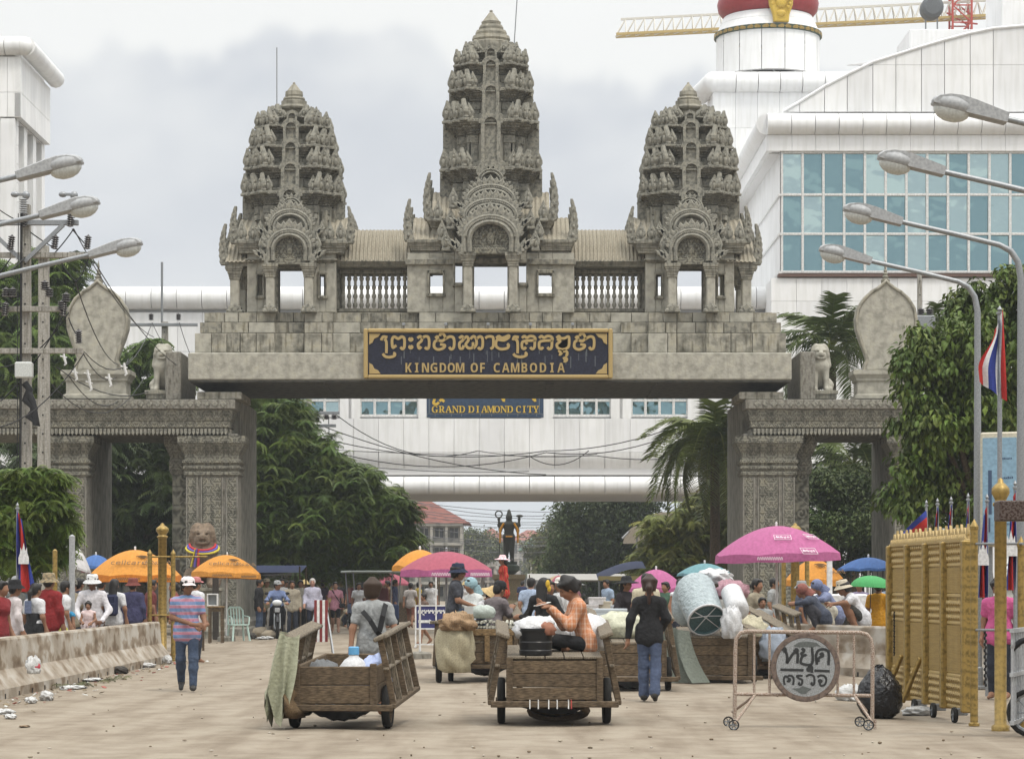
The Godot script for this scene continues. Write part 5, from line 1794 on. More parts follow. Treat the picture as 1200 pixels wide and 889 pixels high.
	mould(b, Transform3D(), rect(0.85,0.85), V2([0.35,0,0.35,0.4,0.1,0.5,0,0.6,0, y0-1.1,0.12, y0-1.0,0.12, y0-0.75]))
	put(b, "pedestal", mat(Color(0.40,0.32,0.19),0.8, T.fine, 1.0), o)

# ---------------------------------------------------------------- plants
func leaf(b: MB, x: Transform3D, l: float, w: float, fold:=0.15) -> void:   # four faces, bent along the rib
	var a:=x*Vector3.ZERO; var m:=x*V(0,-0.06*l, l*0.5); var t:=x*V(0,-0.28*l, l)
	var p:=x*V(w*0.5, fold*w, l*0.45); var q:=x*V(-w*0.5, fold*w, l*0.45)
	b.tri(a, m, p); b.tri(m, t, p); b.tri(a, q, m); b.tri(m, q, t)
func clump(kind: String, sd: int) -> ArrayMesh:
	var r:=RandomNumberGenerator.new()
	r.seed=sd
	var b:=MB.new()
	b.tinted=true
	if kind=="broad":
		for i in 15:
			var d:=V(r.randf_range(-1,1), r.randf_range(-0.5,1), r.randf_range(-1,1)).normalized()
			b.col=Color.WHITE*r.randf_range(0.7,1.25)
			if r.randf()<0.08: b.col=Color(2.0,1.5,0.8)
			var y:=atan2(d.x, d.z)
			leaf(b, Transform3D(Basis(Vector3.UP, y)*Basis(Vector3.RIGHT, r.randf_range(0.1,1.1)), d*r.randf_range(0.15,0.8)), r.randf_range(0.45,0.72), r.randf_range(0.26,0.40))
	elif kind=="feather":
		for i in 6:
			var y:=TAU*i/6.0+r.randf_range(-0.5,0.5)
			var bs:=Basis(Vector3.UP, y)
			b.col=Color.WHITE*r.randf_range(0.65,1.3)
			var len:=r.randf_range(0.8,1.2)
			for k in 9:
				var t:=(k+1)/9.0
				var c:=bs*V(0,0.12*sin(t*2.5)-0.55*t*t, t*len)
				for s in [-1.0,1.0]:
					var lb:=Transform3D(bs*Basis(Vector3.UP, s*1.15)*Basis(Vector3.RIGHT, 0.35+0.5*t), c)
					var ll:=0.36*(1.15-0.7*absf(t-0.45))
					b.quad(lb*V(-0.035,0,0), lb*V(0.0,0, ll), lb*V(0.05,-0.01, ll*0.8), lb*V(0.045,0,0))
	else:
		for i in 30:
			var d:=V(r.randf_range(-1,1), r.randf_range(-1,1), r.randf_range(-1,1))
			b.col=Color.WHITE*r.randf_range(0.6,1.4)
			var bs:=Basis(Vector3.UP, r.randf()*TAU)*Basis(Vector3.RIGHT, r.randf_range(-0.5,1.0))*Basis(Vector3.BACK, r.randf_range(-0.8,0.8))
			leaf(b, Transform3D(bs, d*0.75), r.randf_range(0.28,0.45), r.randf_range(0.14,0.22))
	return b.mesh()
var clumps:={}
func crown(parent: Node3D, kind: String, blobs: Array, count: int, size: float, tone: Color, called:="crown") -> void:   # blobs: [centre, radii]
	if not clumps.has(kind): clumps[kind]=clump(kind, 5)
	var vol:=0.0
	for q in blobs: vol+=pow(q[1].x*q[1].y*q[1].z, 0.72)
	var mm:=MultiMesh.new()
	mm.transform_format=MultiMesh.TRANSFORM_3D
	mm.use_colors=true
	mm.mesh=clumps[kind]
	var xs: Array[Transform3D]=[]
	var cs:=PackedColorArray()
	for q in blobs:
		var n:=int(count*pow(q[1].x*q[1].y*q[1].z, 0.72)/vol)
		var nodes: Array[Vector3]=[]
		for k in maxi(4, n/14): nodes.append(V(rr(-1,1), rr(-0.75,1), rr(-1,1)).normalized()*pow(rng.randf(),0.28))
		var tn:=rr(0.78,1.2)
		for i in n:
			var p:=nodes[rng.randi() % nodes.size()]+V(rr(-1,1), rr(-1,1), rr(-1,1))*0.30
			var s:=size*rr(0.65,1.25)
			xs.append(Transform3D(Basis(Vector3.UP, rr(0, TAU))*Basis(Vector3.RIGHT, rr(-0.85,0.6))*Basis.from_scale(Vector3.ONE*s), q[0]+p*q[1]))
			var v:=tn*rr(0.75,1.25)
			cs.append(Color(tone.r*v*rr(0.88,1.18), tone.g*v, tone.b*v*rr(0.8,1.15)))
	mm.instance_count=xs.size()
	for i in xs.size():
		mm.set_instance_transform(i, xs[i])
		mm.set_instance_color(i, cs[i])
	var o:=MultiMeshInstance3D.new()
	o.name=called
	o.multimesh=mm
	o.material_override=M.leaf
	o.set_meta("kind","stuff")
	parent.add_child(o, true)
func limbs(parent: Node3D, base_r: float, top: Vector3, ends: Array) -> void:
	var b:=MB.new()
	b.tube(V3A([V(0,-0.1,0), top*0.12, top*0.5+V(0.12,0,0.05), top]), F32([base_r*1.5, base_r, base_r*0.8, base_r*0.65]),10)
	put(b, "trunk", M.bark, parent)
	for e in ends:
		b=MB.new()
		var v: Vector3=e
		var m:=top.lerp(v, 0.5)+V(rr(-0.2,0.2), rr(0,0.5), rr(-0.2,0.2))
		b.tube(V3A([top*0.93, m, v]), F32([base_r*0.5, base_r*0.3, base_r*0.08]),7)
		put(b, "limb", M.bark, parent)
func tree(called: String, label: String, x: float, d: float, kind: String, blobs: Array, count: int, size: float, tone: Color, trunk_r:=0.22, group:="") -> void:   # blobs as [px x, px y, half-width px, half-height px, depth offset]
	var o:=thing(called, label, "tree", G(x, d),0.0, group)
	var k:=d/FOCAL
	var bl:=[]
	var ends:=[]
	var low:=99.0
	for q in blobs:
		var c:=P(q[0], q[1], d)-o.position+V(0,0, q[4])
		bl.append([c, V(q[2]*k, q[3]*k, minf(q[2], q[3]*1.4)*k)])
		ends.append(c)
		low=minf(low, c.y)
	limbs(o, trunk_r, V(0, maxf(low-0.3,1.2),0), ends)
	crown(o, kind, bl, count, size, tone)
func palm(label: String, x: float, y: float, d: float, len: float, n: int, tone: Color, droop: float, lean:=0.0) -> void:
	var o:=thing("palm_tree", label, "tree", G(x, d),0.0,"palms behind the right side beam")
	var top:=P(x, y, d)-o.position
	var b:=MB.new()
	b.tube(V3A([V(-lean, 0,0), V(-lean*0.4, top.y*0.5,0), top]), F32([0.24,0.18,0.15]),9)
	put(b, "trunk", M.bark, o)
	for v in 2:
		pass
	var fm:=[]
	for v in 3:
		b=MB.new()
		b.tinted=true
		var rp:=PackedVector3Array()
		for i in 9:
			var t:=i/8.0
			rp.append(V(0, sin(t*1.9)*0.33-droop*(0.8+0.2*v)*t*t, t*(1.0-0.25*droop*t))*len)
		b.col=Color(tone.r*1.6, tone.g*1.4, tone.b)
		b.tube(rp, F32([0.03,0.025,0.02,0.017,0.014,0.011,0.008,0.006,0.004]),5, false)
		for i in 40:
			var t:=0.12+0.88*i/39.0
			var j:=t*8.0
			var c:=rp[int(minf(j, 7.0))].lerp(rp[int(minf(j, 7.0))+1], j-minf(floorf(j),7.0))
			var ll:=len*0.30*(1.1-0.75*absf(t-0.4))*rr(0.85,1.1)
			for s in [-1.0,1.0]:
				var q:=rr(0.7,1.35)
				b.col=Color(tone.r*q, tone.g*q, tone.b*q)
				var dir:=V(s*0.85,0.1-0.55*rr(0.5,1.2),0.55).normalized()
				var e:=c+dir*ll+V(0,-0.12*ll, 0)
				var mid:=c+dir*ll*0.5+V(0,0.06*ll, 0)
				var wv:=V(0,0.15,1).normalized()*0.022*len*0.45
				b.quad(c-wv, c+wv, mid+wv, mid-wv); b.tri(mid-wv, mid+wv, e)
		fm.append(b.mesh())
	for i in n:
		var a:=TAU*i/n*2.399*2.0
		var up:=lerpf(0.75,-0.75, i/float(n-1))
		put_mesh(fm[i % 3],"frond", M.leaf, o, Transform3D(Basis(Vector3.UP, a+rr(-0.2,0.2))*Basis(Vector3.RIGHT, -up-rr(-0.15,0.15)), top+V(0,0.1,0)))

func vegetation() -> void:
	M.leaf=mat(Color.WHITE, 0.55)
	M.leaf.vertex_color_use_as_albedo=true
	M.leaf.backlight_enabled=true
	M.leaf.backlight=Color(0.30,0.36,0.10)
	M.bark=mat(Color(0.100,0.077,0.053),0.95, T.wood, 1.2, T.bump, 0.8)
	# big-leaved tree at the right, in front of the side beam
	tree("broadleaf_tree","large-leaved tree in front of the right side beam, behind the golden gate",1150,56,"broad",[[1105,418,48,40,0.4],[1150,372,40,34,-0.3],[1185,340,30,26,0],[1172,420,55,52,0.6],[1085,470,36,40,0.5],[1130,500,62,52,0.2],[1070,560,36,44,0.0],[1120,580,56,44,-0.4],[1190,520,50,60,-0.2],[1230,430,50,90,0],[1060,438,22,18,0.6],[1052,508,22,20,0.5],[1056,590,32,24,0]],3300,0.285, Color(0.081,0.122,0.018),0.2)
	# avenue trees behind the left half of the gate
	tree("shade_tree","feathery green tree behind the left main pier, reaching over the road",360,92,"feather",[[325,505,40,40,0.5],[318,560,44,50,0.8],[362,552,44,44,0.6],[392,585,52,44,0.5],[350,622,62,44,0.2],[428,610,46,40,0.4],[452,636,36,30,0.2],[300,620,40,56,0],[400,650,64,34,-0.3],[314,482,28,26,0.4],[428,578,30,24,0.7],[462,606,26,24,0.8],[380,540,20,20,0.9],[345,520,22,26,1.0]],7600,0.33, Color(0.081,0.125,0.022),0.3,"shade trees behind the left side of the gate")
	tree("shade_tree","dark shade tree seen through the left side opening of the gate",160,90,"feather",[[150,540,75,40,0],[120,590,60,50,-0.4],[190,600,60,50,-0.5],[160,650,90,34,-0.8],[240,560,40,60,-0.8],[70,620,50,60,-0.5],[20,580,50,70,-0.6],[210,530,40,30,0.3]],3200,0.50, Color(0.036,0.056,0.011),0.3,"shade trees behind the left side of the gate")  # leaf tone darkened to stand for the deep shade behind the arch
	tree("shade_tree","tall round green tree behind the power poles at the left",40,98,"feather",[[30,350,66,48,0],[80,390,44,44,0.3],[20,430,80,50,0.4],[-40,400,70,80,0],[110,440,44,36,0.2],[60,320,34,28,0.2],[180,436,36,28,0.2],[165,415,26,18,0.4],[200,455,26,18,0.3],[-20,490,80,40,0],[150,470,50,24,0]],4600,0.50, Color(0.078,0.122,0.022),0.35,"shade trees behind the left side of the gate")
	tree("young_tree","bright green young tree at the left edge beside the Cambodian flag",20,47,"feather",[[40,560,44,14,0.3],[10,590,50,26,0.2],[55,600,30,22,0.2],[0,640,44,34,0],[40,640,34,26,-0.2],[70,622,18,14,0.1],[-30,600,40,60,0]],2600,0.21, Color(0.100,0.149,0.025),0.1)
	# palms and shrubs on the right
	var pt:=Color(0.073,0.099,0.025)
	palm("palm with upright fronds left of the right leaf-shaped slab",975,412,92,2.9,26, pt, 0.55)
	palm("palm whose spiky fronds show right of the right leaf-shaped slab",1092,396,94,2.0,20, pt, 0.5)
	palm("palm seen through the right side opening of the gate",1000,548,90,2.6,24, pt, 0.7)
	palm("palm with long hanging fronds left of the right main pier",838,522,90,2.9,40, Color(0.089,0.109,0.025),0.8)
	palm("short palm between the hanging palm and the right main pier",880,545,94,2.6,20, Color(0.065,0.090,0.022),0.9)
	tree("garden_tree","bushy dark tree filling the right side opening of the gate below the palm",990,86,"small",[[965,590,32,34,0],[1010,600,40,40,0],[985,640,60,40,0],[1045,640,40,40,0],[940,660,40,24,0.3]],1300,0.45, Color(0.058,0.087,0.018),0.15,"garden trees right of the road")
	tree("garden_tree","yellow-green tall hedge tree left of the right main pier",810,98,"feather",[[790,640,40,40,0],[830,620,38,40,0.2],[770,670,36,22,0.2],[830,670,50,24,0.3],[858,600,26,50,0]],1900,0.40, Color(0.117,0.130,0.025),0.12,"garden trees right of the road")
	tree("garden_tree","brown-tinged bush behind the right main pier under the hanging palm",862,100,"small",[[862,590,30,24,0],[848,560,24,20,0]],260,0.5, Color(0.120,0.082,0.026),0.1,"garden trees right of the road")
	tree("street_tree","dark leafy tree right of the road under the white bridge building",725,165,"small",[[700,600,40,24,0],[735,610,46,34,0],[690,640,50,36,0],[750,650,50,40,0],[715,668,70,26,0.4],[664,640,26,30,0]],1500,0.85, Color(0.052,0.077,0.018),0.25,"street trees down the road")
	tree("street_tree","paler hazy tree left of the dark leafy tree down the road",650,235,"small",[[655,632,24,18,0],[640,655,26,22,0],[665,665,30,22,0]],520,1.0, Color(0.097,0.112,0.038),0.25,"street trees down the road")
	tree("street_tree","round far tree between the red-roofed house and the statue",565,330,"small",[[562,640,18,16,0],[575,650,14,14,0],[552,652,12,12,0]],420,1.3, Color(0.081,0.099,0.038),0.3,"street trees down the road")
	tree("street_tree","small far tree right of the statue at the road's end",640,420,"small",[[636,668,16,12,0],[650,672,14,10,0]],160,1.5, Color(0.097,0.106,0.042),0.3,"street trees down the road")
	# weeds along the left barrier
	var w:=thing("weeds","sparse weeds and dry grass at the foot of the left barrier","weeds", G(90,36))
	stuff(w)
	crown(w, "feather",[[V(-1.0,0.05,3.0), V(0.4,0.03,0.6)],[V(-0.3,0.04,-1.5), V(0.25,0.03,1.4)],[V(-0.2,0.04,-4.0), V(0.2,0.03,1.2)]],22,0.10, Color(0.078,0.084,0.032),"grass")

# ---------------------------------------------------------------- market umbrellas, stalls and clutter
func umbrella(label: String, x: float, ytop: float, yedge: float, d: float, rpx: float, cols: Array, o2:={}) -> Node3D:
	var k:=d/FOCAL
	var o:=thing("market_umbrella", label, "umbrella", G(x, d), o2.get("turn",0.2))
	var yt: float=P(0, ytop, d).y; var ye: float=P(0, yedge, d).y
	var R:=rpx*k
	var n: int=o2.get("n",8)
	var tilt:=Basis(Vector3.BACK, o2.get("tilt",0.0))
	var can:=Transform3D(tilt, V(0, ye, 0))
	var hgt:=yt-ye
	var val: float=o2.get("valance",0.13)
	for s in n:
		var b:=MB.new()
		var pts:=PackedVector3Array()
		for j in 9:
			for i in 7:
				var t:=j/8.0
				var u:=i/6.0
				var a:=TAU*(s+u)/n
				var chord:=cos(PI/n)/cos((u-0.5)*TAU/n)
				var sag:=1.0-0.05*sin(PI*u)*t
				var rr0:=R*t*lerpf(1.0, chord, 0.85)
				pts.append(can*V(sin(a)*rr0, hgt*(1.0-pow(t, 1.85))*sag+(0.03*sin(PI*u)*t), cos(a)*rr0))
		b.sheet(pts, 7)
		var cm: Material=cols[s % cols.size()]
		var pn:=put(b, "canopy_panel", cm, o)
		if val>0.0:
			b=MB.new()
			pts=PackedVector3Array()
			for j in 4:
				for i in 13:
					var u:=i/12.0
					var a:=TAU*(s+u)/n
					var chord:=cos(PI/n)/cos((u-0.5)*TAU/n)
					var rr0:=R*lerpf(1.0, chord, 0.85)
					var drop:=val*(0.72+0.28*sin(PI*u))*j/3.0
					pts.append(can*(V(sin(a)*rr0*(1.0+0.004*j),0.03*sin(PI*u)-drop, cos(a)*rr0*(1.0+0.004*j))))
			b.sheet(pts, 13)
			put(b, "valance", o2.get("valance_m", cm), o)
		b=MB.new()
		var a2:=TAU*s/n
		b.rod(can*V(0, hgt*0.45,0), can*V(sin(a2)*R*0.97,0.015, cos(a2)*R*0.97),0.009,4)
		put(b, "rib", M.steel, o)
	var b:=MB.new()
	b.rod(V(0,0,0), can*V(0, hgt+0.06,0),0.022,8)
	b.ball(TR(can*V(0, hgt+0.05,0)), V(0.025,0.025,0.025),8,5)
	put(b, "pole", o2.get("pole_m", M.white_paint), o)
	b=MB.new()
	b.lathe(Transform3D(), V2([0.24,0,0.24,0.10,0.2,0.13,0.04,0.15]),14)
	put(b, "foot", M.concrete, o)
	if o2.has("print"):   # flat lettering on the panels that face the road
		for q in o2.print:
			var a: float=q[1]
			var t: float=q[2]
			var nrm:=(Basis(Vector3.UP, a)*Basis(Vector3.RIGHT, -atan2(R, hgt*1.85*pow(t, 0.85))+0.0))
			var pp:=can*(V(sin(a)*R*t*0.985, hgt*(1.0-pow(t, 1.85)), cos(a)*R*t*0.985)+nrm*V(0,0,0.035))
			if q[0]=="label":   # a small boxed mark, too worn to read
				b=MB.new()
				for e in [[-0.16,-0.09,0.16,-0.08],[-0.16,0.08,0.16,0.09],[-0.16,-0.09,-0.15,0.09],[0.15,-0.09,0.16,0.09]]: b.box(V(e[0], e[1],0), V(e[2], e[3],0.005))
				b.add(strokes([[0,8,3,0,5,8,8,2,10,8],[14,8,14,2,18,2,18,8,22,4],[26,2,26,8,30,8,31,2],[35,8,37,2,41,5,38,8]], Vector2(0.006,0.009),0.014,0.005), TR(V(-0.125,0.045,0)))
				put(b, "mark", q[4], o, Transform3D(nrm, pp))
			elif q[0]=="fan":
				b=MB.new()
				for j in 3:
					var ps:=PackedVector3Array()
					for i in 7:
						var an:=0.3+2.0*i/6.0
						ps.append(V(cos(an)*(0.05+0.045*j)*1.3, sin(an)*(0.05+0.04*j),0))
					b.tube(ps, F32([0.006,0.011,0.013,0.013,0.013,0.011,0.006]),5)
				put(b, "lettering", q[4], o, Transform3D(nrm, pp))
			else:
				put_mesh(text(q[0],"Droid Sans", q[3],400,0.006),"lettering", q[4], o, Transform3D(nrm*Basis.from_scale(V(1.25,1,1)), pp))
		if o2.has("print_low"):
			for q in o2.print_low:
				var a: float=q[0]
				var rows:=[]
				for i in 11: rows.append([i*6.0,8.0, i*6.0+1.0,1.0, i*6.0+3.5,3.0, i*6.0+4.0,8.0])
				put(strokes(rows, Vector2(0.0065,0.0065)*q[1],0.011*q[1],0.004),"lettering", q[2], o, Transform3D(Basis(Vector3.UP, a), can*V(sin(a)*R*0.985,-0.03, cos(a)*R*0.985)+Basis(Vector3.UP, a)*V(-0.21*q[1],0.0,0.012)))
	tag(o, label, "umbrella","market umbrellas")
	return o
func table(label: String, x: float, d: float, w: float, dp: float, h: float, top: Material, extra:="") -> Node3D:
	var o:=thing("market_table", label, "table", G(x, d))
	var b:=MB.new()
	b.box(V(-w/2, h-0.04,-dp/2), V(w/2, h, dp/2),0.01)
	put(b, "tabletop", top, o)
	for sx in [-1.0,1.0]:
		for sz in [-1.0,1.0]:
			b=MB.new()
			b.box(V(sx*(w/2-0.05)-0.025,0, sz*(dp/2-0.05)-0.025), V(sx*(w/2-0.05)+0.025, h-0.042, sz*(dp/2-0.05)+0.025))
			put(b, "leg", M.wood, o)
	b=MB.new()
	for sz in [-1.0,1.0]: b.box(V(-w/2+0.06, h-0.14, sz*(dp/2-0.05)-0.012), V(w/2-0.06, h-0.05, sz*(dp/2-0.05)+0.012))
	put(b, "apron", M.wood, o)
	return o
func crumpled(size: Vector3, sd: int, rough:=0.35) -> MB:
	var f:=FastNoiseLite.new()
	f.seed=sd; f.frequency=1.6; f.fractal_octaves=3; f.fractal_type=FastNoiseLite.FRACTAL_RIDGED
	var b:=MB.new()
	var pts:=PackedVector3Array()
	for j in 13:
		for i in 19:
			var a:=TAU*i/18.0; var t:=PI*j/12.0
			var dd:=V(sin(t)*cos(a), cos(t), sin(t)*sin(a))
			var r:=0.5+rough*0.5*f.get_noise_3dv(dd*1.3)
			var p:=dd*r*size
			pts.append(V(p.x, maxf(p.y+size.y*0.42,0.0), p.z))
	b.sheet(pts, 19, true)
	return b

func market() -> void:
	M.wood=detail(mat(Color(0.155,0.122,0.09),0.9, T.wood, 2.0, T.bump, 0.4), T.blot, V(1.4,1.4,1.4))
	(M.wood as StandardMaterial3D).uv1_scale=V(1.0,7.0,7.0)
	M.wood_grey=detail(mat(Color(0.235,0.213,0.183),0.9, T.wood, 2.0, T.bump, 0.4), T.blot, V(1.1,1.1,1.1))
	(M.wood_grey as StandardMaterial3D).uv1_scale=V(6.0,1.2,1.2)
	M.wood_pale=detail(mat(Color(0.33,0.235,0.13),0.85, T.wood, 2.0, T.bump, 0.3), T.fine, V(1.4,1.4,1.4))
	(M.wood_pale as StandardMaterial3D).uv1_scale=V(1.2,7.0,7.0)
	var orange:=mat(Color(0.62,0.27,0.045),0.8, T.fine, 1.2); var orange2:=mat(Color(0.62,0.20,0.02),0.8, T.fine, 1.2)
	var pink:=mat(Color(0.43,0.115,0.26),0.8, T.fine, 1.2); var rose:=mat(Color(0.36,0.085,0.125),0.8, T.fine, 1.2)
	var teal:=mat(Color(0.14,0.29,0.32),0.8, T.fine, 1.0); var blue:=mat(Color(0.07,0.16,0.40),0.8, T.fine, 1.0)
	var green:=mat(Color(0.06,0.33,0.10),0.7, T.fine, 2.0); var whitec:=mat(Color(0.62,0.60,0.60),0.8, T.fine, 1.0)
	var navy:=mat(Color(0.02,0.03,0.08),0.8, T.fine, 1.0)
	for m in [orange, orange2, pink, rose, teal, blue, green, whitec]:
		m.backlight_enabled=true
		m.backlight=Color(m.albedo_color.r*0.35, m.albedo_color.g*0.35, m.albedo_color.b*0.35)
	var ink:=mat(Color(0.16,0.10,0.05),0.8); var wink:=mat(Color(0.62,0.5,0.55),0.8)
	umbrella("large orange umbrella with dark lettering behind the left golden posts",158,644,675,55,56,[orange], {"n": 8,"turn": 0.39,"valance": 0.16,"valance_m": orange2,"print": [["cellcard",-0.42,0.72,0.13, ink],["fan",0.0,0.62,0.1, ink],["cellcard",0.42,0.72,0.13, ink]],"print_low": [[-0.39,1.2, ink],[0.39,1.2, ink]]})
	umbrella("smaller orange umbrella with dark lettering in front of the left gate pier",265,650,672,68,42,[orange], {"n": 8,"turn": 0.39,"valance": 0.15,"valance_m": orange, "tilt": -0.04,"print": [["cellcard",-0.40,0.72,0.13, ink],["fan",0.0,0.64,0.1, ink],["cellcard",0.42,0.72,0.13, ink]],"print_low": [[-0.39,1.2, ink],[0.39,1.2, ink]]})
	umbrella("white and pink umbrella at the left behind the flag",77,636,664,50,30,[whitec, whitec, mat(Color(0.58,0.28,0.36),0.8, T.fine, 1.0)], {"turn": 0.3,"tilt": -0.22,"valance": 0.05})
	umbrella("blue umbrella half hidden behind the large orange umbrella",112,650,664,66,22,[blue], {"valance": 0.08})
	umbrella("faded rose market umbrella over the cart with the bucket-hatted sitter",523,646,669,46,57,[rose, rose, rose], {"turn": 0.39,"valance": 0.14,"valance_m": pink, "pole_m": M.steel, "print": [],"print_low": [[0.39,1.1, wink],[-0.39,1.1, wink]]})
	umbrella("orange market umbrella behind the faded rose one",492,644,664,52,33,[orange], {"valance": 0.12})
	umbrella("large pink umbrella with white lettering over the right golden posts",911,616,650,48,76,[pink], {"turn": 0.39,"n": 8,"valance": 0.17,"tilt": 0.03,"print": [["label",-0.36,0.66,0.12, wink],["label",0.40,0.66,0.12, wink],["label",0.02,0.97,0.10, wink]],"print_low": [[-0.6,1.1, wink]]})
	umbrella("orange umbrella with dark lettering behind the large pink umbrella",955,655,680,56,36,[orange], {"turn": 0.39,"valance": 0.16,"print": [["fan",-0.25,0.66,0.1, ink],["cellcard",0.42,0.78,0.12, ink]]})
	umbrella("blue umbrella right of the orange one near the gate leaf",1018,653,667,58,36,[blue], {"valance": 0.06,"n": 10})
	umbrella("teal umbrella behind the wrapped barrels",826,660,673,58,33,[teal], {"valance": 0.06,"turn": 0.1})
	umbrella("pink umbrella behind the woman in black",769,667,690,57,35,[pink], {"turn": 0.39,"valance": 0.10})
	umbrella("small dull red umbrella far back under the left trees",457,672,684,96,24,[rose], {"valance": 0.08})
	umbrella("tan and red striped umbrella far down the road right of the statue",655,674,686,92,22,[mat(Color(0.34,0.25,0.16),0.8), rose], {"valance": 0.06})
	umbrella("pale grey umbrella under the trees beside the gate pier",330,655,672,92,30,[mat(Color(0.25,0.25,0.25),0.8)], {"valance": 0.1})
	umbrella("light blue umbrella at the right border behind the shrine roof",1205,660,682,50,28,[mat(Color(0.22,0.42,0.56),0.8)], {"valance": 0.06})
	# the small green hand umbrella
	var d:=45.6
	var o:=thing("hand_umbrella","small bright green umbrella held above the woman in orange","umbrella", P(1021,690, d))
	var b:=MB.new()
	for s in 8:
		b=MB.new()
		var pts:=PackedVector3Array()
		for j in 7:
			for i in 5:
				var t:=j/6.0
				var a:=TAU*(s+i/4.0)/8.0
				var r:=0.38*sin(t*1.45)*lerpf(1.0, cos(PI/8)/cos((i/4.0-0.5)*TAU/8),0.9)
				pts.append(Basis(Vector3.BACK, -0.05)*V(sin(a)*r, 0.24*cos(t*1.45), cos(a)*r))
		b.sheet(pts, 5)
		put(b, "canopy_panel", green, o)
	b=MB.new()
	b.rod(V(0,0.28,0), V(-0.02,-0.5,0.02),0.008)
	put(b, "stick", M.black, o)
	# stalls on the left
	o=table("yellow wooden stall stand with a white display frame beside the plastic chair",253,66,0.42,0.4,0.95, M.wood_pale)
	o=thing("display_frame","small white display frame standing on the yellow stall stand","display case", G(249,66)+V(0,0.95,0))
	b=MB.new()
	for q in [[-0.14,0.0,0.14,0.03],[-0.14,0.29,0.14,0.32],[-0.14,0.03,-0.11,0.29],[0.11,0.03,0.14,0.29]]: b.box(V(q[0], q[1],-0.1), V(q[2], q[3],0.1),0.005)
	put(b, "frame", M.white_paint, o)
	b=MB.new()
	b.box(V(-0.108,0.032,-0.09), V(0.108,0.288,-0.08))
	put(b, "back", mat(Color(0.3,0.32,0.33),0.4), o)
	table("low table with red cloth behind the left golden posts",205,58,1.3,0.7,0.8, mat(Color(0.25,0.05,0.04),0.9, T.fine, 1.0))
	table("long stall table under the large orange umbrella",150,60,2.6,0.8,0.85, M.wood_grey)
	plastic_chair()
	# brown guardian lion at the foot of the left pier, with garlands
	d=72.0
	var k:=d/FOCAL
	o=thing("brown_lion","brown stone guardian lion with coloured garlands before the left gate pier","statue", G(237, d),0.12)
	b=MB.new()
	mould(b, Transform3D(), rect(0.5,0.5), V2([0.15,0,0.15,0.2,0.05,0.28,0.0,0.35,0,1.27,0.08,1.34,0.08,1.42]))
	put(b, "pedestal", M.stone_dark, o)
	put(lion_mesh(0.026),"lion", mat(Color(0.205,0.155,0.115),0.8, T.grime, 1.5, T.bump, 0.9), o, Transform3D(Basis.from_scale(V(1.3,1.3,1.3)), V(0,1.42,0)))
	for q in [[0.0, mat(Color(0.45,0.04,0.05),0.8)],[0.05, mat(Color(0.12,0.10,0.4),0.8)],[0.1, mat(Color(0.55,0.45,0.06),0.8)]]:
		b=MB.new()
		var ps:=PackedVector3Array()
		for i in 17: ps.append(V(cos(TAU*i/16.0)*(0.36+q[0]),2.62-q[0]-0.16*sin(TAU*i/16.0),0.1+sin(TAU*i/16.0)*0.36))
		b.tube(ps, F32([0.035]),6, false)
		b.bar(V(-0.1-q[0],2.5,0.47), V(-0.12-q[0]*2.0,2.0,0.42),0.07,0.02)
		put(b, "garland", q[1], o)
	# fenced shrine posts by the lion: dark square posts
	o=thing("dark_posts","dark square posts of the small shrine rail beside the brown lion","railing", G(216,70))
	for q in [-0.22,0.85]:
		b=MB.new()
		b.box(V(q-0.08,0,-0.08), V(q+0.08,2.2,0.08),0.015)
		put(b, "post", mat(Color(0.05,0.042,0.035),0.7, T.fine, 1.0), o)
	motorbike()
	tuk_tuk()
	# white curved canopies and dark awning right of the road
	o=thing("curved_canopy","pair of white barrel-shaped canopies on thin posts right of the road","canopy", G(765,118))
	k=118.0/FOCAL
	for q in [[772.0,601.0,30.0,30.0,0.0],[745.0,616.0,24.0,24.0,-1.5]]:
		b=MB.new()
		var pts:=PackedVector3Array()
		for i in 13:
			var t:=PI*(0.06+0.94*i/12.0)
			for s in [0.0,1.0]: pts.append(V((q[0]-765+s*34.0)*k-cos(t*0.5+0.1)*q[2]*k*0.5, P(0, q[1],118).y-(1.0-sin(t*0.5))*q[3]*k*0.9, q[4]-1.5+3.0*(i/12.0)))
		b.sheet(pts, 2, true)
		put(b, "canopy_shell", M.white_paint, o)
		b=MB.new()
		b.tube(V3A([V((q[0]-765-14)*k, P(0, q[1]+14,118).y, q[4]), V((q[0]-765-4)*k, P(0, q[1]+4,118).y, q[4]), V((q[0]-765+20)*k, P(0, q[1],118).y, q[4])]), F32([0.06]),6)
		put(b, "edge_beam", M.lamp_grey, o)
		for x in [4.0,26.0]:
			b=MB.new()
			b.rod(V((q[0]-765+x)*k, 0, q[4]-0.5), V((q[0]-765+x)*k, P(0, q[1]+8,118).y, q[4]-0.5),0.05)
			put(b, "post", M.steel, o)
	d=84.0
	k=d/FOCAL
	o=thing("dark_awning","dark arched shop awning with yellow edge right of the road","awning", G(727, d))
	b=MB.new()
	var pts2:=PackedVector3Array()
	for i in 11:
		var t:=i/10.0
		for s in [0.0,0.5,1.0]: pts2.append(V((-27+55*t)*k, P(0,672-15.0*sin(t*PI*0.55), d).y-0.25*s, -1.2+2.4*s))
	b.sheet(pts2,3)
	put(b, "cover", navy, o)
	b=MB.new()
	b.box(V(-27*k, P(0,680, d).y, 1.15), V(26*k, P(0,675, d).y, 1.2))
	put(b, "fascia", mat(Color(0.5,0.42,0.2),0.8), o)
	for x in [-26.0,0.0,26.0]:
		b=MB.new()
		b.rod(V(x*k, 0,1.1), V(x*k, P(0,676, d).y, 1.1),0.04)
		put(b, "post", M.steel, o)
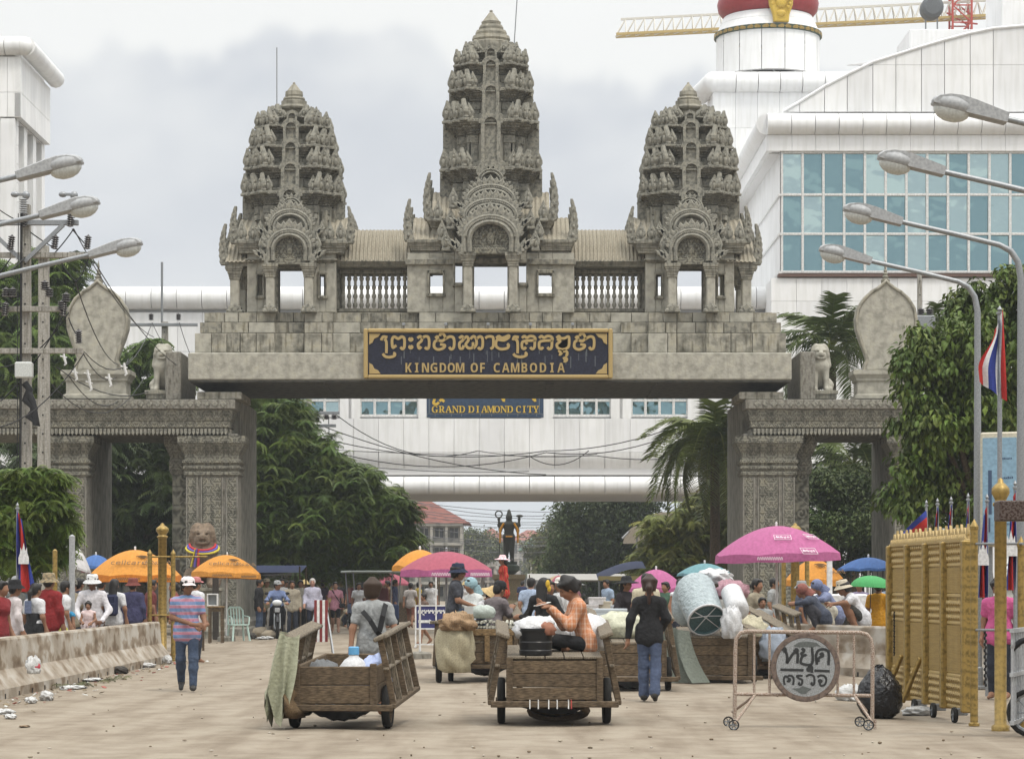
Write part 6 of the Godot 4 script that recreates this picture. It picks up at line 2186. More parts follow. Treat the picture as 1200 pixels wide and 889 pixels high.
	# blue tarpaulin and pale sheets strung under the left trees, market tables behind the carts
	for q in [[395.0,655.0,98.0,1.8, blue, "blue tarpaulin roof under the left trees"],[310.0,662.0,84.0,1.3, navy, "dark tarpaulin roof beside the left gate pier"],[480.0,664.0,104.0,1.2, mat(Color(0.10,0.18,0.15),0.8),"green tarpaulin roof at the end of the left trees"],[690.0,672.0,100.0,2.4, mat(Color(0.3,0.29,0.27),0.8),"grey sheet roof of a stall left of the dark awning"]]:
		o=thing("tarpaulin_stall", q[5],"stall", G(q[0], q[2]))
		var h: float=P(0, q[1], q[2]).y
		b=MB.new()
		var ps:=PackedVector3Array()
		for j in 5:
			for i in 7: ps.append(V(lerpf(-q[3], q[3], i/6.0), h-0.25*(j/4.0)-0.18*sin(PI*i/6.0)*sin(PI*j/4.0), lerpf(-1.2,1.4, j/4.0)))
		b.sheet(ps, 7)
		put(b, "tarpaulin", q[4], o)
		for sx in [-1.0,1.0]:
			for sz in [-1.15,1.35]:
				b=MB.new()
				b.rod(V(sx*q[3]*0.97,0, sz), V(sx*q[3]*0.97, h-0.05, sz),0.03)
				put(b, "post", M.wood, o)
		b=MB.new()
		b.box(V(-q[3]*0.9,0.0,-0.4), V(q[3]*0.9,0.8,0.5),0.02)
		put(b, "counter", M.wood, o)
	for q in [[700.0,62.0,1.6,"market table stacked with pale boxes behind the plaid woman"],[672.0,72.0,1.4,"market table far behind the white cap"]]:
		table(q[3], q[0], q[1], q[2],0.8,0.8, M.wood_grey)
	var n:=0
	for q in [[690.0,61.7,0.5,0.22,0.8, whitec],[706.0,61.8,0.42,0.3,0.8, mat(Color(0.42,0.38,0.3),0.8)],[716.0,61.9,0.3,0.2,0.8, mat(Color(0.35,0.38,0.42),0.6)],[700.0,61.75,0.35,0.18,1.02, whitec],[715.0,42.5,0.5,0.25,0.85, mat(Color(0.45,0.49,0.52),0.5)],[743.0,56.0,0.6,0.5,0.55, mat(Color(0.15,0.25,0.4),0.7)]]:
		var bx:=thing("cardboard_box",["white box at the left on the stall table behind the plaid woman","brown box in the middle of the stall table","grey box at the right end of the stall table","flat white box stacked topmost on the stall table","pale steel tray carried above the cart rail by the woman in the black sun hat","blue crate under the dark awning"][n],"box", G(q[0], q[1])+V(0, q[4],0), rr(-0.3,0.3))
		b=MB.new()
		b.box(V(-q[2]/2,0,-0.2), V(q[2]/2, q[3],0.2),0.01)
		put(b, "body", q[5], bx)
		b=MB.new()
		b.box(V(-q[2]/2-0.006, q[3]-0.05,-0.206), V(q[2]/2+0.006, q[3]+0.004,0.206),0.008)
		put(b, "lid", q[5], bx)
		n+=1
	# fence and shrine on the right
	o=thing("iron_fence","black iron fence behind the blue and green umbrellas at the right","fence", G(1010,62))
	for i in 22:
		b=MB.new()
		b.rod(V(-1.3+0.13*i, 0,0), V(-1.3+0.13*i, 2.1,0),0.014,5)
		put(b, "bar", M.black, o)
	b=MB.new()
	for y in [0.3,1.9]: b.bar(V(-1.4, y, 0), V(1.6, y, 0),0.04,0.04)
	put(b, "rail", M.black, o)
	o=thing("shrine_house","small white tiered shrine roof at the right border behind the pink shirt","shrine", G(1187,44))
	b=MB.new()
	var hy: float=P(0,656,44).y
	for i in 3: b.plan(TR(V(0, hy-0.50+0.15*i, 0)), rect(1,1), V2([0.34-0.09*i, 0,0.34-0.09*i, 0.05,0.24-0.08*i, 0.13]))
	b.plan(TR(V(0, hy-0.06,0)), rect(1,1), V2([0.13,0,0.11,0.05,0.0,0.3]))
	put(b, "roof", M.white_paint, o)
	b=MB.new()
	b.box(V(-0.25,0.7,-0.25), V(0.25, hy-0.48,0.25),0.02); b.box(V(-0.12,0,-0.12), V(0.12,0.7,0.12),0.02)
	put(b, "house", M.white_paint, o)
	# white stall furniture on the right: a cool box on a stand, white posts
	o=thing("white_stall","white stall counter with posts behind the squatting people on the right","stall", G(985,50))
	b=MB.new()
	b.box(V(-0.7,0.95,-0.3), V(0.5,1.32,0.3),0.03)
	put(b, "counter", M.white_paint, o)
	for x in [-0.62,0.0,0.42]:
		b=MB.new()
		b.box(V(x-0.03,0,-0.03), V(x+0.03,0.95,0.03),0.005)
		put(b, "leg", M.white_paint, o)
	b=MB.new()
	b.box(V(-0.26,1.32,-0.05), V(-0.16,2.1,0.05),0.008)
	put(b, "post", M.white_paint, o)
	litter()

func plastic_chair() -> void:
	var o:=thing("plastic_chair","pale green plastic garden chair beside the left gate pier","chair", G(279,68),0.45)
	var m:=mat(Color(0.42,0.55,0.50),0.45)
	var b:=MB.new()
	b.box(V(-0.22,0.42,-0.2), V(0.22,0.45,0.22),0.012)
	put(b, "seat", m, o)
	for s in [-1.0,1.0]:
		for z in [-1.0,1.0]:
			b=MB.new()
			b.bar(V(s*0.19,0.42, z*0.17), V(s*0.24,0.0, z*0.24),0.045,0.045,0.008)
			put(b, "leg", m, o)
		b=MB.new()
		b.tube(V3A([V(s*0.23,0.44,0.18), V(s*0.25,0.64,0.17), V(s*0.25,0.66,0.0), V(s*0.23,0.68,-0.2)]), F32([0.02]),6)
		put(b, "armrest", m, o)
	b=MB.new()
	b.tube(V3A([V(-0.21,0.44,-0.2), V(-0.22,0.82,-0.27), V(-0.14,0.90,-0.28), V(0.14,0.90,-0.28), V(0.22,0.82,-0.27), V(0.21,0.44,-0.2)]), F32([0.028]),7)
	put(b, "back_frame", m, o)
	for i in 4:
		b=MB.new()
		b.bar(V(-0.12+0.08*i, 0.45,-0.205), V(-0.12+0.08*i, 0.89,-0.275),0.035,0.012)
		put(b, "back_slat", m, o)

func motorbike() -> void:
	var o:=thing("motorbike","black motorbike facing the camera beside the left gate pier","motorbike", G(324,71.4),0.12)
	tyre(o, TR(V(0,0.29,0.62)),0.29,0.09,10, M.steel)
	tyre(o, TR(V(0,0.29,-0.62)),0.29,0.1,10, M.steel)
	var blk:=mat(Color(0.015,0.015,0.018),0.25)
	var b:=MB.new()
	b.tube(V3A([V(0,1.0,0.38), V(0,0.8,0.42), V(0,0.5,0.36), V(0,0.42,0.0), V(0,0.62,-0.4)]), F32([0.10,0.13,0.12,0.13,0.10]),10)
	put(b, "body_shell", blk, o)
	b=MB.new()
	b.box(V(-0.13,0.70,-0.75), V(0.13,0.80,0.08),0.04)
	put(b, "saddle", M.rubber, o)
	for s in [-1.0,1.0]:
		b=MB.new()
		b.rod(V(s*0.075,0.29,0.62), V(s*0.07,0.92,0.40),0.025)
		put(b, "fork", M.steel, o)
		b=MB.new()
		b.prism(Transform3D(Basis(Vector3.UP, -s*0.25), V(s*0.14,0.35,0.34)), V2([-0.09,0,0.09,0.05,0.12,0.4,0.04,0.6,-0.06,0.5]),0.03,0.01)
		put(b, "leg_shield", blk, o)
		b=MB.new()
		b.rod(V(s*0.05,1.02,0.38), V(s*0.34,1.06,0.28),0.018)
		b.rod(V(s*0.25,1.05,0.31), V(s*0.37,1.06,0.27),0.024)
		put(b, "handlebar", M.black, o)
		b=MB.new()
		b.rod(V(s*0.2,1.06,0.33), V(s*0.28,1.24,0.3),0.008)
		b.ball(TR(V(s*0.29,1.26,0.3)), V(0.06,0.04,0.015),8,5)
		put(b, "mirror", M.black, o)
	b=MB.new()
	b.ball(TR(V(0,1.0,0.47)), V(0.14,0.09,0.08),12,7)
	put(b, "headlight", mat(Color(0.55,0.57,0.58),0.15), o)
	b=MB.new()
	b.box(V(-0.07,0.74,0.53), V(0.07,0.86,0.56),0.012)
	put(b, "indicator_panel", M.lamp_grey, o)
	b=MB.new()
	var ps:=PackedVector3Array()
	for i in 7: ps.append(V(0,0.29+0.35*sin(0.5+1.9*i/6.0),0.62+0.35*cos(0.5+1.9*i/6.0)))
	b.tube(ps, F32([0.055]),6)
	put(b, "mudguard", blk, o)

func tuk_tuk() -> void:
	var o:=thing("motor_trailer","dark blue passenger trailer with flat pale roof under the left trees","tuk-tuk", G(437,86),0.2)
	var nv:=mat(Color(0.03,0.05,0.12),0.5)
	var b:=MB.new()
	b.box(V(-0.75,0.35,-0.9), V(0.75,0.85,0.9),0.04)
	put(b, "tub", nv, o)
	b=MB.new()
	b.box(V(-0.95,1.9,-1.15), V(0.95,1.97,1.15),0.03)
	put(b, "roof", mat(Color(0.35,0.38,0.36),0.7), o)
	for sx in [-1.0,1.0]:
		for sz in [-1.0,1.0]:
			b=MB.new()
			b.rod(V(sx*0.72,0.8, sz*0.86), V(sx*0.8,1.9, sz*0.95),0.025)
			put(b, "post", M.steel, o)
		tyre(o, TR(V(sx*0.8,0.28,0.0)),0.28,0.1,8, M.steel)
	b=MB.new()
	b.box(V(-0.65,0.85,-0.85), V(0.65,1.0,-0.35),0.04); b.box(V(-0.65,0.95,-0.9), V(0.65,1.4,-0.78),0.03)
	put(b, "seat", mat(Color(0.12,0.03,0.03),0.6), o)

func litter() -> void:
	var pl:=mat(Color(0.62,0.62,0.61),0.4, T.fine, 3.0, T.cloth, 1.0)
	var n:=0
	var names:=["white plastic bag with red print caught on the left barrier's foot","crumpled white plastic bag below the red-printed one","flat white plastic bag left of the crumpled one","strip of white plastic along the left barrier, nearer half","strip of white plastic along the left barrier, farther half","dark scrap of rubbish midway along the left barrier","white plastic scraps near the far end of the left barrier","white cup at the far end of the left barrier","torn plastic at the lower left picture border","grey paper at the lower left picture border","brown cardboard scrap lying at the lower left","white rubbish under the golden gate's wheels","white paper bag behind the lower rail of the stop barricade","white paper scraps in the road by the motorbike","dark stone lump in the road left of the motorbike","sandbag lying beside the motorbike's front wheel","small sack beside the sandbag"]
	for q in [[39,33.3,0.16,0.22,0.5],[54,33.1,0.2,0.12,0.03],[36,32.4,0.14,0.08,0.02],[85,36.6,0.34,0.06,0.02],[108,39.8,0.3,0.05,0.02],[140,43.0,0.26,0.12,0.02],[172,46.4,0.3,0.08,0.02],[196,48.4,0.2,0.16,0.02],[4,29.6,0.26,0.06,0.02],[12,28.7,0.14,0.05,0.02],[28,27.0,0.12,0.02,0.01],[1075,29.4,0.3,0.10,0.02],[1000,33,0.35,0.2,0.02],[311,70.2,0.5,0.08,0.02],[296,70.5,0.2,0.16,0.02],[307,71.5,0.6,0.34,0.0],[315,70.8,0.4,0.26,0.0]]:
		var o:=thing("litter", names[n],"litter", G(q[0], q[1])+V(0,0.0 if n else 0.34,0), rr(0,3),"litter on the ground" if n<15 else "sandbags by the pier")
		var m: Material=pl
		if n in [5,14]: m=mat(Color(0.05,0.045,0.04),0.8)
		if n==10: m=mat(Color(0.2,0.14,0.09),0.9)
		if n in [15,16]: m=mat(Color(0.32,0.27,0.2),0.95, T.fine, 3.0)
		put(crumpled(V(q[2], q[3], q[2]*0.7),30+n, 0.7 if n<15 else 0.2),"scrap" if n<15 else "sack", m, o)
		if n==0:
			var b:=MB.new()
			b.ball(TR(V(0.03,0.1,0.04)), V(0.05,0.05,0.03),8,5)
			put(b, "print", mat(Color(0.45,0.06,0.08),0.6), o)
		n+=1
	# small countless scraps and leaves
	var st:=MB.new()
	st.tinted=true
	for i in 160:
		var z:=-24.0-26.0*rng.randf()
		var x:=-6.55+absf(rng.randfn(0.0,0.35))
		st.col=[Color(0.5,0.5,0.48), Color(0.2,0.16,0.1), Color(0.14,0.10,0.06), Color(0.3,0.1,0.08)][rng.randi() % 4]
		st.obox(Transform3D(Basis.from_euler(V(rr(-0.4,0.4), rr(0,6), rr(-0.4,0.4))), V(x, 0.02, z)), V(rr(0.02,0.08),0.006, rr(0.02,0.06)))
	stuff(put(st, "litter_crumbs", M.tint))

# ---------------------------------------------------------------- street furniture
func jersey(label: String, p: Vector3, q: Vector3, m: Material, h:=0.78) -> void:
	var o:=thing("concrete_barrier", label, "barrier", p, atan2(-(q-p).x, -(q-p).z),"")
	var l:=p.distance_to(q)
	var pl:=V2([-0.30,0.0,0.30,0.0,0.30,0.13,0.13,0.36,0.10, h-0.03,0.08, h, -0.08, h, -0.10, h-0.03,-0.13,0.36,-0.30,0.13])
	var b:=MB.new()
	b.prism(TR(V(0,0,-l+0.01)), pl, l-0.02,0.015)
	put(b, "body", m, o)
	b=MB.new()
	var z:=0.5
	while z<l-0.3:
		for s in [-1.0,1.0]: b.box(V(s*0.302-0.004,0.0,-z-0.05), V(s*0.302+0.004,0.07,-z))
		z+=0.95
	stuff(put(b, "drain_slot", M.black, o))

func street_lamp(label: String, x: float, d: float, side: float) -> void:
	var o:=thing("street_lamp", label, "street lamp", G(x, d),0.0,"street lamps along the road")
	var b:=MB.new()
	b.tube(V3A([V(0,0,0), V(0,3.0,0), V(0,5.45,0), V(side*0.04,5.66,0), V(side*0.13,5.80,0), V(side*0.28,5.88,0), V(side*0.9,6.03,0), V(side*1.56,6.18,0)]), F32([0.065,0.055,0.045,0.042,0.04,0.036,0.034,0.032]),10)
	b.lathe(Transform3D(), V2([0.14,0,0.14,0.03,0.08,0.05,0.08,0.3,0.06,0.32]),10)
	put(b, "pole", M.steel, o)
	var head:=sub(o, "lamp_head", Transform3D(Basis(Vector3.UP, 0.0 if side>0 else PI)*Basis(Vector3.BACK, 0.24), V(side*1.54,6.175,0)))
	b=MB.new()
	var pl:=PackedVector2Array()   # side outline of the housing
	for q in [[0,-0.05],[0.42,-0.05],[0.44,-0.035],[0.76,-0.03],[0.77,-0.01],[0.72,0.05],[0.62,0.09],[0.5,0.105],[0.36,0.095],[0,0.045]]: pl.append(Vector2(q[0], q[1]))
	for s in [-1.0,1.0]:
		b.prism(Transform3D(Basis(Vector3.RIGHT, 0.0 if s>0 else 0.0), V(0,0,-0.02 if s>0 else -0.11)), pl, 0.13,0.012)
	b.ball(TR(V(0.56,0.0,0)), V(0.22,0.105,0.155),14,8)
	put(b, "housing", M.lamp_grey, head)
	b=MB.new()
	b.ball(TR(V(0.56,-0.045,0)), V(0.19,0.12,0.13),14,8)
	put(b, "glass_bowl", M.lamp_glass, head)

func wire(b: MB, p: Vector3, q: Vector3, sag: float, r:=0.012) -> void:
	var n:=12
	var ps:=PackedVector3Array()
	for i in n+1:
		var t:=float(i)/n
		ps.append(p.lerp(q, t)+V(0,-4.0*sag*t*(1.0-t),0))
	b.tube(ps, F32([r]),4, false)
func insulator(parent: Node3D, p: Vector3, up: Vector3, n: int, r: float, m: Material) -> void:
	var pr:=V2([0,0,0.03,0])
	for i in n:
		pr.append(Vector2(r, 0.02+i*0.05)); pr.append(Vector2(r*0.9,0.035+i*0.05)); pr.append(Vector2(r*0.5,0.045+i*0.05))
	pr.append(Vector2(0,0.04+n*0.05))
	var b:=MB.new()
	var y:=up.normalized()
	var x:=y.cross(V(0.3,0.2,1)).normalized()
	b.lathe(Transform3D(Basis(x, y, x.cross(y)), p), pr, 8)
	put(b, "insulator", m, parent)
func power_pole(label: String, x: float, d: float, ytop: float, wpx: float, arms: Array) -> Node3D:   # arms: [row, x0, x1]
	var o:=thing("power_pole", label, "power pole", G(x, d),0.0,"concrete power poles")
	var k:=d/FOCAL
	var h: float=P(x, ytop, d).y
	var b:=MB.new()
	var w:=wpx*k*0.5
	b.plan(Transform3D(), V2([-1,-0.8,-0.8,-1,0.8,-1,1,-0.8,1,0.8,0.8,1,-0.8,1,-1,0.8]), V2([w*1.25,0, w*0.9, h]))
	put(b, "post", M.pole_concrete, o)
	b=MB.new()
	var y:=2.0
	while y<h-0.3:
		b.rod(V(0, y, w*0.9), V(0, y, w*1.25+0.01-0.3*w*y/h),0.022,6)
		y+=0.45
	stuff(put(b, "bolt_hole", M.black, o))
	for a in arms:
		b=MB.new()
		var p:=P(a[1], a[0], d)-o.position; var q:=P(a[2], a[0], d)-o.position
		b.box(V(p.x, p.y-0.06, w), V(q.x, p.y+0.06, w+0.12),0.01)
		put(b, "crossarm", M.pole_concrete if a.size()>3 else M.steel, o)
	return o

func flag_cloth(parent: Node3D, p: Vector3, w: float, h: float, cols: Array, m_idx: Array, drape: float, sd: int, called:="stripe") -> void:   # a hanging flag in vertical folds; one part per stripe (stripes follow the hoist to the fly)
	var r:=RandomNumberGenerator.new()
	r.seed=sd
	var ph:=r.randf()*6.0
	var total:=0.0
	for c in cols: total+=c[1]
	var v0:=0.0
	for c in cols:
		var v1: float=v0+c[1]/total
		var pts:=PackedVector3Array()
		for j in 15:
			for i in 6:
				var v:=lerpf(v0, v1, i/5.0)        # down the hoist
				var u:=j/14.0                      # along the fly
				# the fly end hangs down
				var ang:=drape*smoothstep(0.0,0.35, u)
				var x:=u*w*cos(ang)+0.05*sin(7.0*v+ph)*u
				var y:=-v*h*(1.0-0.25*u)-u*w*sin(ang)
				pts.append(p+V(x+v*0.10*sin(ang)*w, y, 0.07*sin(9.0*u+4.0*v+ph)*(0.3+u)))
		var b:=MB.new()
		b.sheet(pts, 6)
		put(b, called, c[0], parent)
		v0=v1
func gold_post(o: Node3D, p: Vector3, r: float, h: float, cap: bool) -> void:
	var b:=MB.new()
	if cap:
		b.lathe(TR(p), V2([r*1.5,0, r*1.5,0.05, r, 0.07, r, h-0.3, r*1.3, h-0.29, r*1.3, h-0.26, r*0.9, h-0.25, r*1.0, h-0.22, r*1.5, h-0.16, r*1.45, h-0.11, r*0.9, h-0.07, r*0.5, h-0.05, r*0.4, h-0.02,0, h]),14, true)
	else:
		b.lathe(TR(p), V2([r*1.4,0, r*1.4,0.03, r, 0.04, r, h-0.12, r*1.15, h-0.11, r*1.15, h-0.08, r, h-0.07,0, h]),12)
	put(b, "post", M.gold, o)
func tyre(parent: Node3D, x: Transform3D, r: float, w: float, spokes: int, rim_m: Material) -> void:   # axle along local x
	var wn:=sub(parent, "wheel", x)
	var b:=MB.new()
	var bs:=Transform3D(Basis(Vector3.BACK, PI/2), Vector3.ZERO)
	b.lathe(bs, V2([r*0.80,-w/2, r*0.94,-w*0.48, r, -w*0.25, r, w*0.25, r*0.94, w*0.48, r*0.80, w/2, r*0.8,-w/2]),20, true)
	put(b, "tyre", M.rubber, wn)
	b=MB.new()
	b.lathe(bs, V2([r*0.72,-w*0.3, r*0.81,-w*0.35, r*0.81, w*0.35, r*0.72, w*0.3, r*0.72,-w*0.3]),20)
	b.lathe(bs, V2([0,-w*0.7, r*0.14,-w*0.7, r*0.14, w*0.7,0, w*0.7]),8)
	put(b, "rim", rim_m, wn)
	b=MB.new()
	for i in spokes:
		var a:=TAU*i/spokes
		b.rod(V(0, sin(a)*r*0.1, cos(a)*r*0.1), V(0, sin(a)*r*0.75, cos(a)*r*0.75), maxf(0.006, r*0.03),4)
	put(b, "spokes", rim_m, wn)

func street_furniture() -> void:
	M.barrier=detail(mat(Color(0.43,0.40,0.355),0.9, T.wash, 1.0, T.bump, 0.3), T.worn2, V(0.8,0.4,0.2))
	(M.barrier as StandardMaterial3D).uv1_scale=V(0.45,0.16,0.11)
	M.lamp_grey=mat(Color(0.40,0.41,0.42),0.45, T.fine, 2.0)
	M.lamp_glass=mat(Color(0.62,0.64,0.62),0.15, T.fine, 3.0)
	M.porcelain=mat(Color(0.05,0.045,0.045),0.25)
	# concrete barriers
	jersey("stained concrete barrier on the left, section nearest the camera", V(-6.96,0,-22.0), V(-6.96,0,-33.0), M.barrier)
	jersey("long stained concrete barrier on the left with people standing behind it", V(-6.96,0,-33.1), V(-6.98,0,-50.0), M.barrier)
	jersey("concrete barrier behind the round stop sign where people squat", G(868,47), G(1062,41.0), M.barrier, 0.82)
	jersey("concrete barrier seen between the golden gate posts", G(1068,40.8), G(1330,33.0), M.barrier, 0.82)
	# street lamps
	for q in [[1360.0,25.7,-1.0,"grey street lamp at the top right, uppermost of the four arms"],[1266.0,29.0,-1.0,"grey street lamp on the right, second arm from the top"],[1197.0,33.0,-1.0,"grey street lamp on the right, third arm from the top, pole at the picture's edge"],[1146.0,37.0,-1.0,"grey street lamp on the right with its pole beside the Thai flag"],[-138.0,29.3,1.0,"grey street lamp at upper left, topmost of three, before the white tower"],[-96.0,32.4,1.0,"grey street lamp on the left, middle one of three arms"],[-23.0,36.3,1.0,"grey street lamp on the left, lowest of three, above the leaf-shaped slab"]]:
		street_lamp(q[3], q[0], q[1], q[2])
	power_lines()
	flags_and_signs()
	golden_gate()
	stop_barricade()
	# golden posts at both ends of the crossing
	for q in [[190.0,"cluster of three golden posts at the end of the left barrier"],[932.0,"three golden posts behind the barrier under the big pink umbrella"]]:
		var o:=thing("golden_posts", q[1],"bollard", G(q[0],50.4))
		gold_post(o, Vector3.ZERO, 0.085,2.72, true)
		gold_post(o, V(-0.235,0,0.1),0.045,2.2, false); gold_post(o, V(0.225,0,0.1),0.045,2.2, false)
		var b:=MB.new()
		for y in [2.05,0.9]: b.rod(V(-0.235, y, 0.1), V(0.9 if q[0]<600 else 0.225, y, 0.1),0.02)
		put(b, "rail", M.gold, o)

func power_lines() -> void:
	var d1:=58.0
	var a:=power_pole("tall square concrete power pole in front at the left, with steel crossarm",30, d1,240,11.5,[[262.0,-25.0,93.0],[300.0,-15.0,110.0,1],[363.0,-15.0,80.0,1],[412.0,-15.0,98.0,1]])
	var lp:=a.position
	var b:=MB.new()
	b.bar(P(76,265, d1)-lp+V(0,0,0.25), P(31,308, d1)-lp+V(0,0,0.25),0.09,0.09)
	b.bar(P(-16,265, d1)-lp+V(0,0,0.25), P(29,308, d1)-lp+V(0,0,0.25),0.09,0.09)
	put(b, "brace", M.steel, a)
	for q in [[30,258],[86,258],[-14,258]]:
		insulator(a, P(q[0], q[1], d1)-lp+V(0,0,0.3), Vector3.UP, 9,0.095, M.lamp_grey)
		b=MB.new()
		b.bar(P(q[0]-10, q[1]-28, d1)-lp+V(0,0,0.3), P(q[0]+5, q[1]-28, d1)-lp+V(0,0,0.3),0.08,0.06,0.01)
		b.ball(TR(P(q[0]-10, q[1]-28, d1)-lp+V(0,0,0.3)), V(0.1,0.07,0.07),8,5)
		b.ball(TR(P(q[0]+3, q[1]-27, d1)-lp+V(0,0,0.3)), V(0.09,0.1,0.07),8,5)
		put(b, "arrester", M.steel, a)
	for q in [[66,294],[104,294],[15,294],[76,372],[95,404],[8,372],[84,268],[30,268]]:
		insulator(a, P(q[0], q[1], d1)-lp+V(0,0,0.32), V(0.12,1,0) if q[1]<380 else V(0,1,0.2),6,0.085, M.porcelain)
	for q in [[80,356],[75,365],[60,350],[55,342],[10,350],[18,350],[0,365]]:
		insulator(a, P(q[0], q[1], d1)-lp+V(0,0,0.32), Vector3.UP, 4,0.10, M.porcelain)
	b=MB.new()
	b.box(P(22,445, d1)-lp+V(0,0,0.3), P(42,426, d1)-lp+V(0,0,0.55),0.03)
	put(b, "junction_box", M.lamp_glass, a)
	b=MB.new()
	var ps:=PackedVector3Array()
	for q in [[32,450],[38,458],[33,470],[44,480],[37,490],[46,500],[41,472],[36,460]]: ps.append(P(q[0], q[1], d1)-lp+V(0,0,0.38))
	b.tube(ps, F32([0.09]),6)
	put(b, "cable_coil", M.black, a)
	var c:=power_pole("second concrete power pole just right of the front one at the left",51,62,288,12.5,[[301.0,40.0,112.0,1]])
	var e:=power_pole("power pole rising behind the left guardian lion with a steel crossarm",193,101,377,8,[[381.0,153.0,232.0]])
	b=MB.new()
	b.rod(P(189.5,378,101)-e.position, P(189.5,307,101)-e.position, 0.05)
	put(b, "mast_tube", M.steel, e)
	for q in [[178,376],[210,376]]: insulator(e, P(q[0], q[1],101)-e.position+V(0,0,0.3), Vector3.UP, 5,0.11, M.porcelain)
	var f:=power_pole("power pole behind the gate rising from the feathery tree, with two crossarms",362,104,463,6.5,[[484.0,334.0,398.0],[499.0,328.0,394.0],[522.0,344.0,372.0]])
	for q in [[383,492],[392,492],[345,480],[372,495],[372,526],[378,526],[384,526],[366,526]]: insulator(f, P(q[0], q[1],104)-f.position+V(0,0,0.3), Vector3.UP, 4,0.13, M.porcelain)
	var g:=power_pole("grey steel power pole right of the right leaf-shaped slab, carrying a switch box",1078,84,316,5.5,[])
	b=MB.new()
	b.box(P(1072,386,84)-g.position+V(0,0,0.1), P(1094,371,84)-g.position+V(0,0,0.45),0.03)
	put(b, "switch_box", M.steel, g)
	for q in [[1078,370],[1088,370]]: insulator(g, P(q[0], q[1],84)-g.position+V(0,0,0.3), Vector3.UP, 4,0.13, M.porcelain)
	# wires
	var w:=thing("power_lines","tangle of black power lines strung between the poles at the left","wire", Vector3.ZERO)
	b=MB.new()
	for q in [[[86,268, d1],[180,395,86],0.4],[[30,268, d1],[66,292, d1],0.02],[[84,268, d1],[104,290, d1],0.02],[[104,296, d1],[230,440,82],0.5],[[66,296, d1],[90,330, d1],0.1],[[104,300, d1],[88,330, d1],0.1],[[88,330, d1],[155,418,86],0.9],[[80,372, d1],[95,396, d1],0.1],[[95,410, d1],[150,420,86],0.7],[[98,412, d1],[178,378,86],0.9],[[80,366, d1],[0,430, d1],0.3],[[75,366, d1],[0,470, d1],0.2],[[98,414, d1],[0,500,56],0.3],[[30,300, d1],[-20,330,50],0.1],[[86,268, d1],[60,300, d1],0.03],[[15,298, d1],[-20,340, d1],0.05],[[210,378,86],[232,430,84],0.2],[[178,378,86],[225,440,84],0.3],[[66,430, d1],[190,450,80],0.5],[[80,440, d1],[150,456,80],0.6],[[60,450, d1],[170,440,80],0.9],[[30,262, d1],[-30,220,50],0.1]]:
		var p:=P(q[0][0], q[0][1], q[0][2]); var t:=P(q[1][0], q[1][1], q[1][2])
		wire(b, p, t, q[2],0.014)
	for q in [[24,262,0.016],[21,300,0.01],[25.5,412,0.012]]: b.rod(P(q[0],250, d1-0.4), P(q[0]-2,690, d1-0.4), q[2])
	put(b, "cable", M.black, w)
	b=MB.new()
	for q in [[74,420],[87,438],[102,440],[104,450],[127,445],[145,432]]:
		b.tube(V3A([P(q[0], q[1]-7,60), P(q[0]+1, q[1],60), P(q[0]+3, q[1]+6,60), P(q[0]+1, q[1]+8,60)]), F32([0.025,0.035,0.03,0.02]),6)
		b.rod(P(q[0]-4, q[1]-3,60), P(q[0]+4, q[1]-1,60),0.02)
	put(b, "cable_clamp", M.white_paint, w)
	var v:=thing("overhead_cables","black overhead cables sagging across in front of the white bridge building","wire", Vector3.ZERO)
	b=MB.new()
	for q in [[[372,512,104],[640,528,110],0.5],[[640,528,110],[860,470,100],0.5],[[372,524,104],[640,530,110],0.7],[[640,530,110],[860,474,100],0.7],[[380,500,104],[640,556,112],0.4],[[372,526,104],[700,534,112],0.1],[[700,534,112],[900,515,96],0.4],[[372,540,104],[620,552,112],0.2],[[394,486,104],[560,528,110],0.8],[[290,492,90],[372,520,104],0.2],[[385,488,104],[386,530,104],0.0],[[620,534,112],[690,528,112],0.5],[[560,528,110],[700,532,112],0.2]]:
		wire(b, P(q[0][0], q[0][1], q[0][2]), P(q[1][0], q[1][1], q[1][2]), q[2],0.02 if q[2]>0.3 else 0.014)
	put(b, "cable", M.black, v)
	v=thing("distant_cables","thin grey cables crossing the sky gap above the far end of the road","wire", Vector3.ZERO)
	b=MB.new()
	for i in 11:
		var y:=580.0+5.0*i
		wire(b, P(440, y-rr(0,5),180+3*i), P(760, y+14-rr(0,16),190+3*i), rr(0.5,1.6),0.022)
	put(b, "cable", mat(Color(0.10,0.10,0.11),0.7), v)

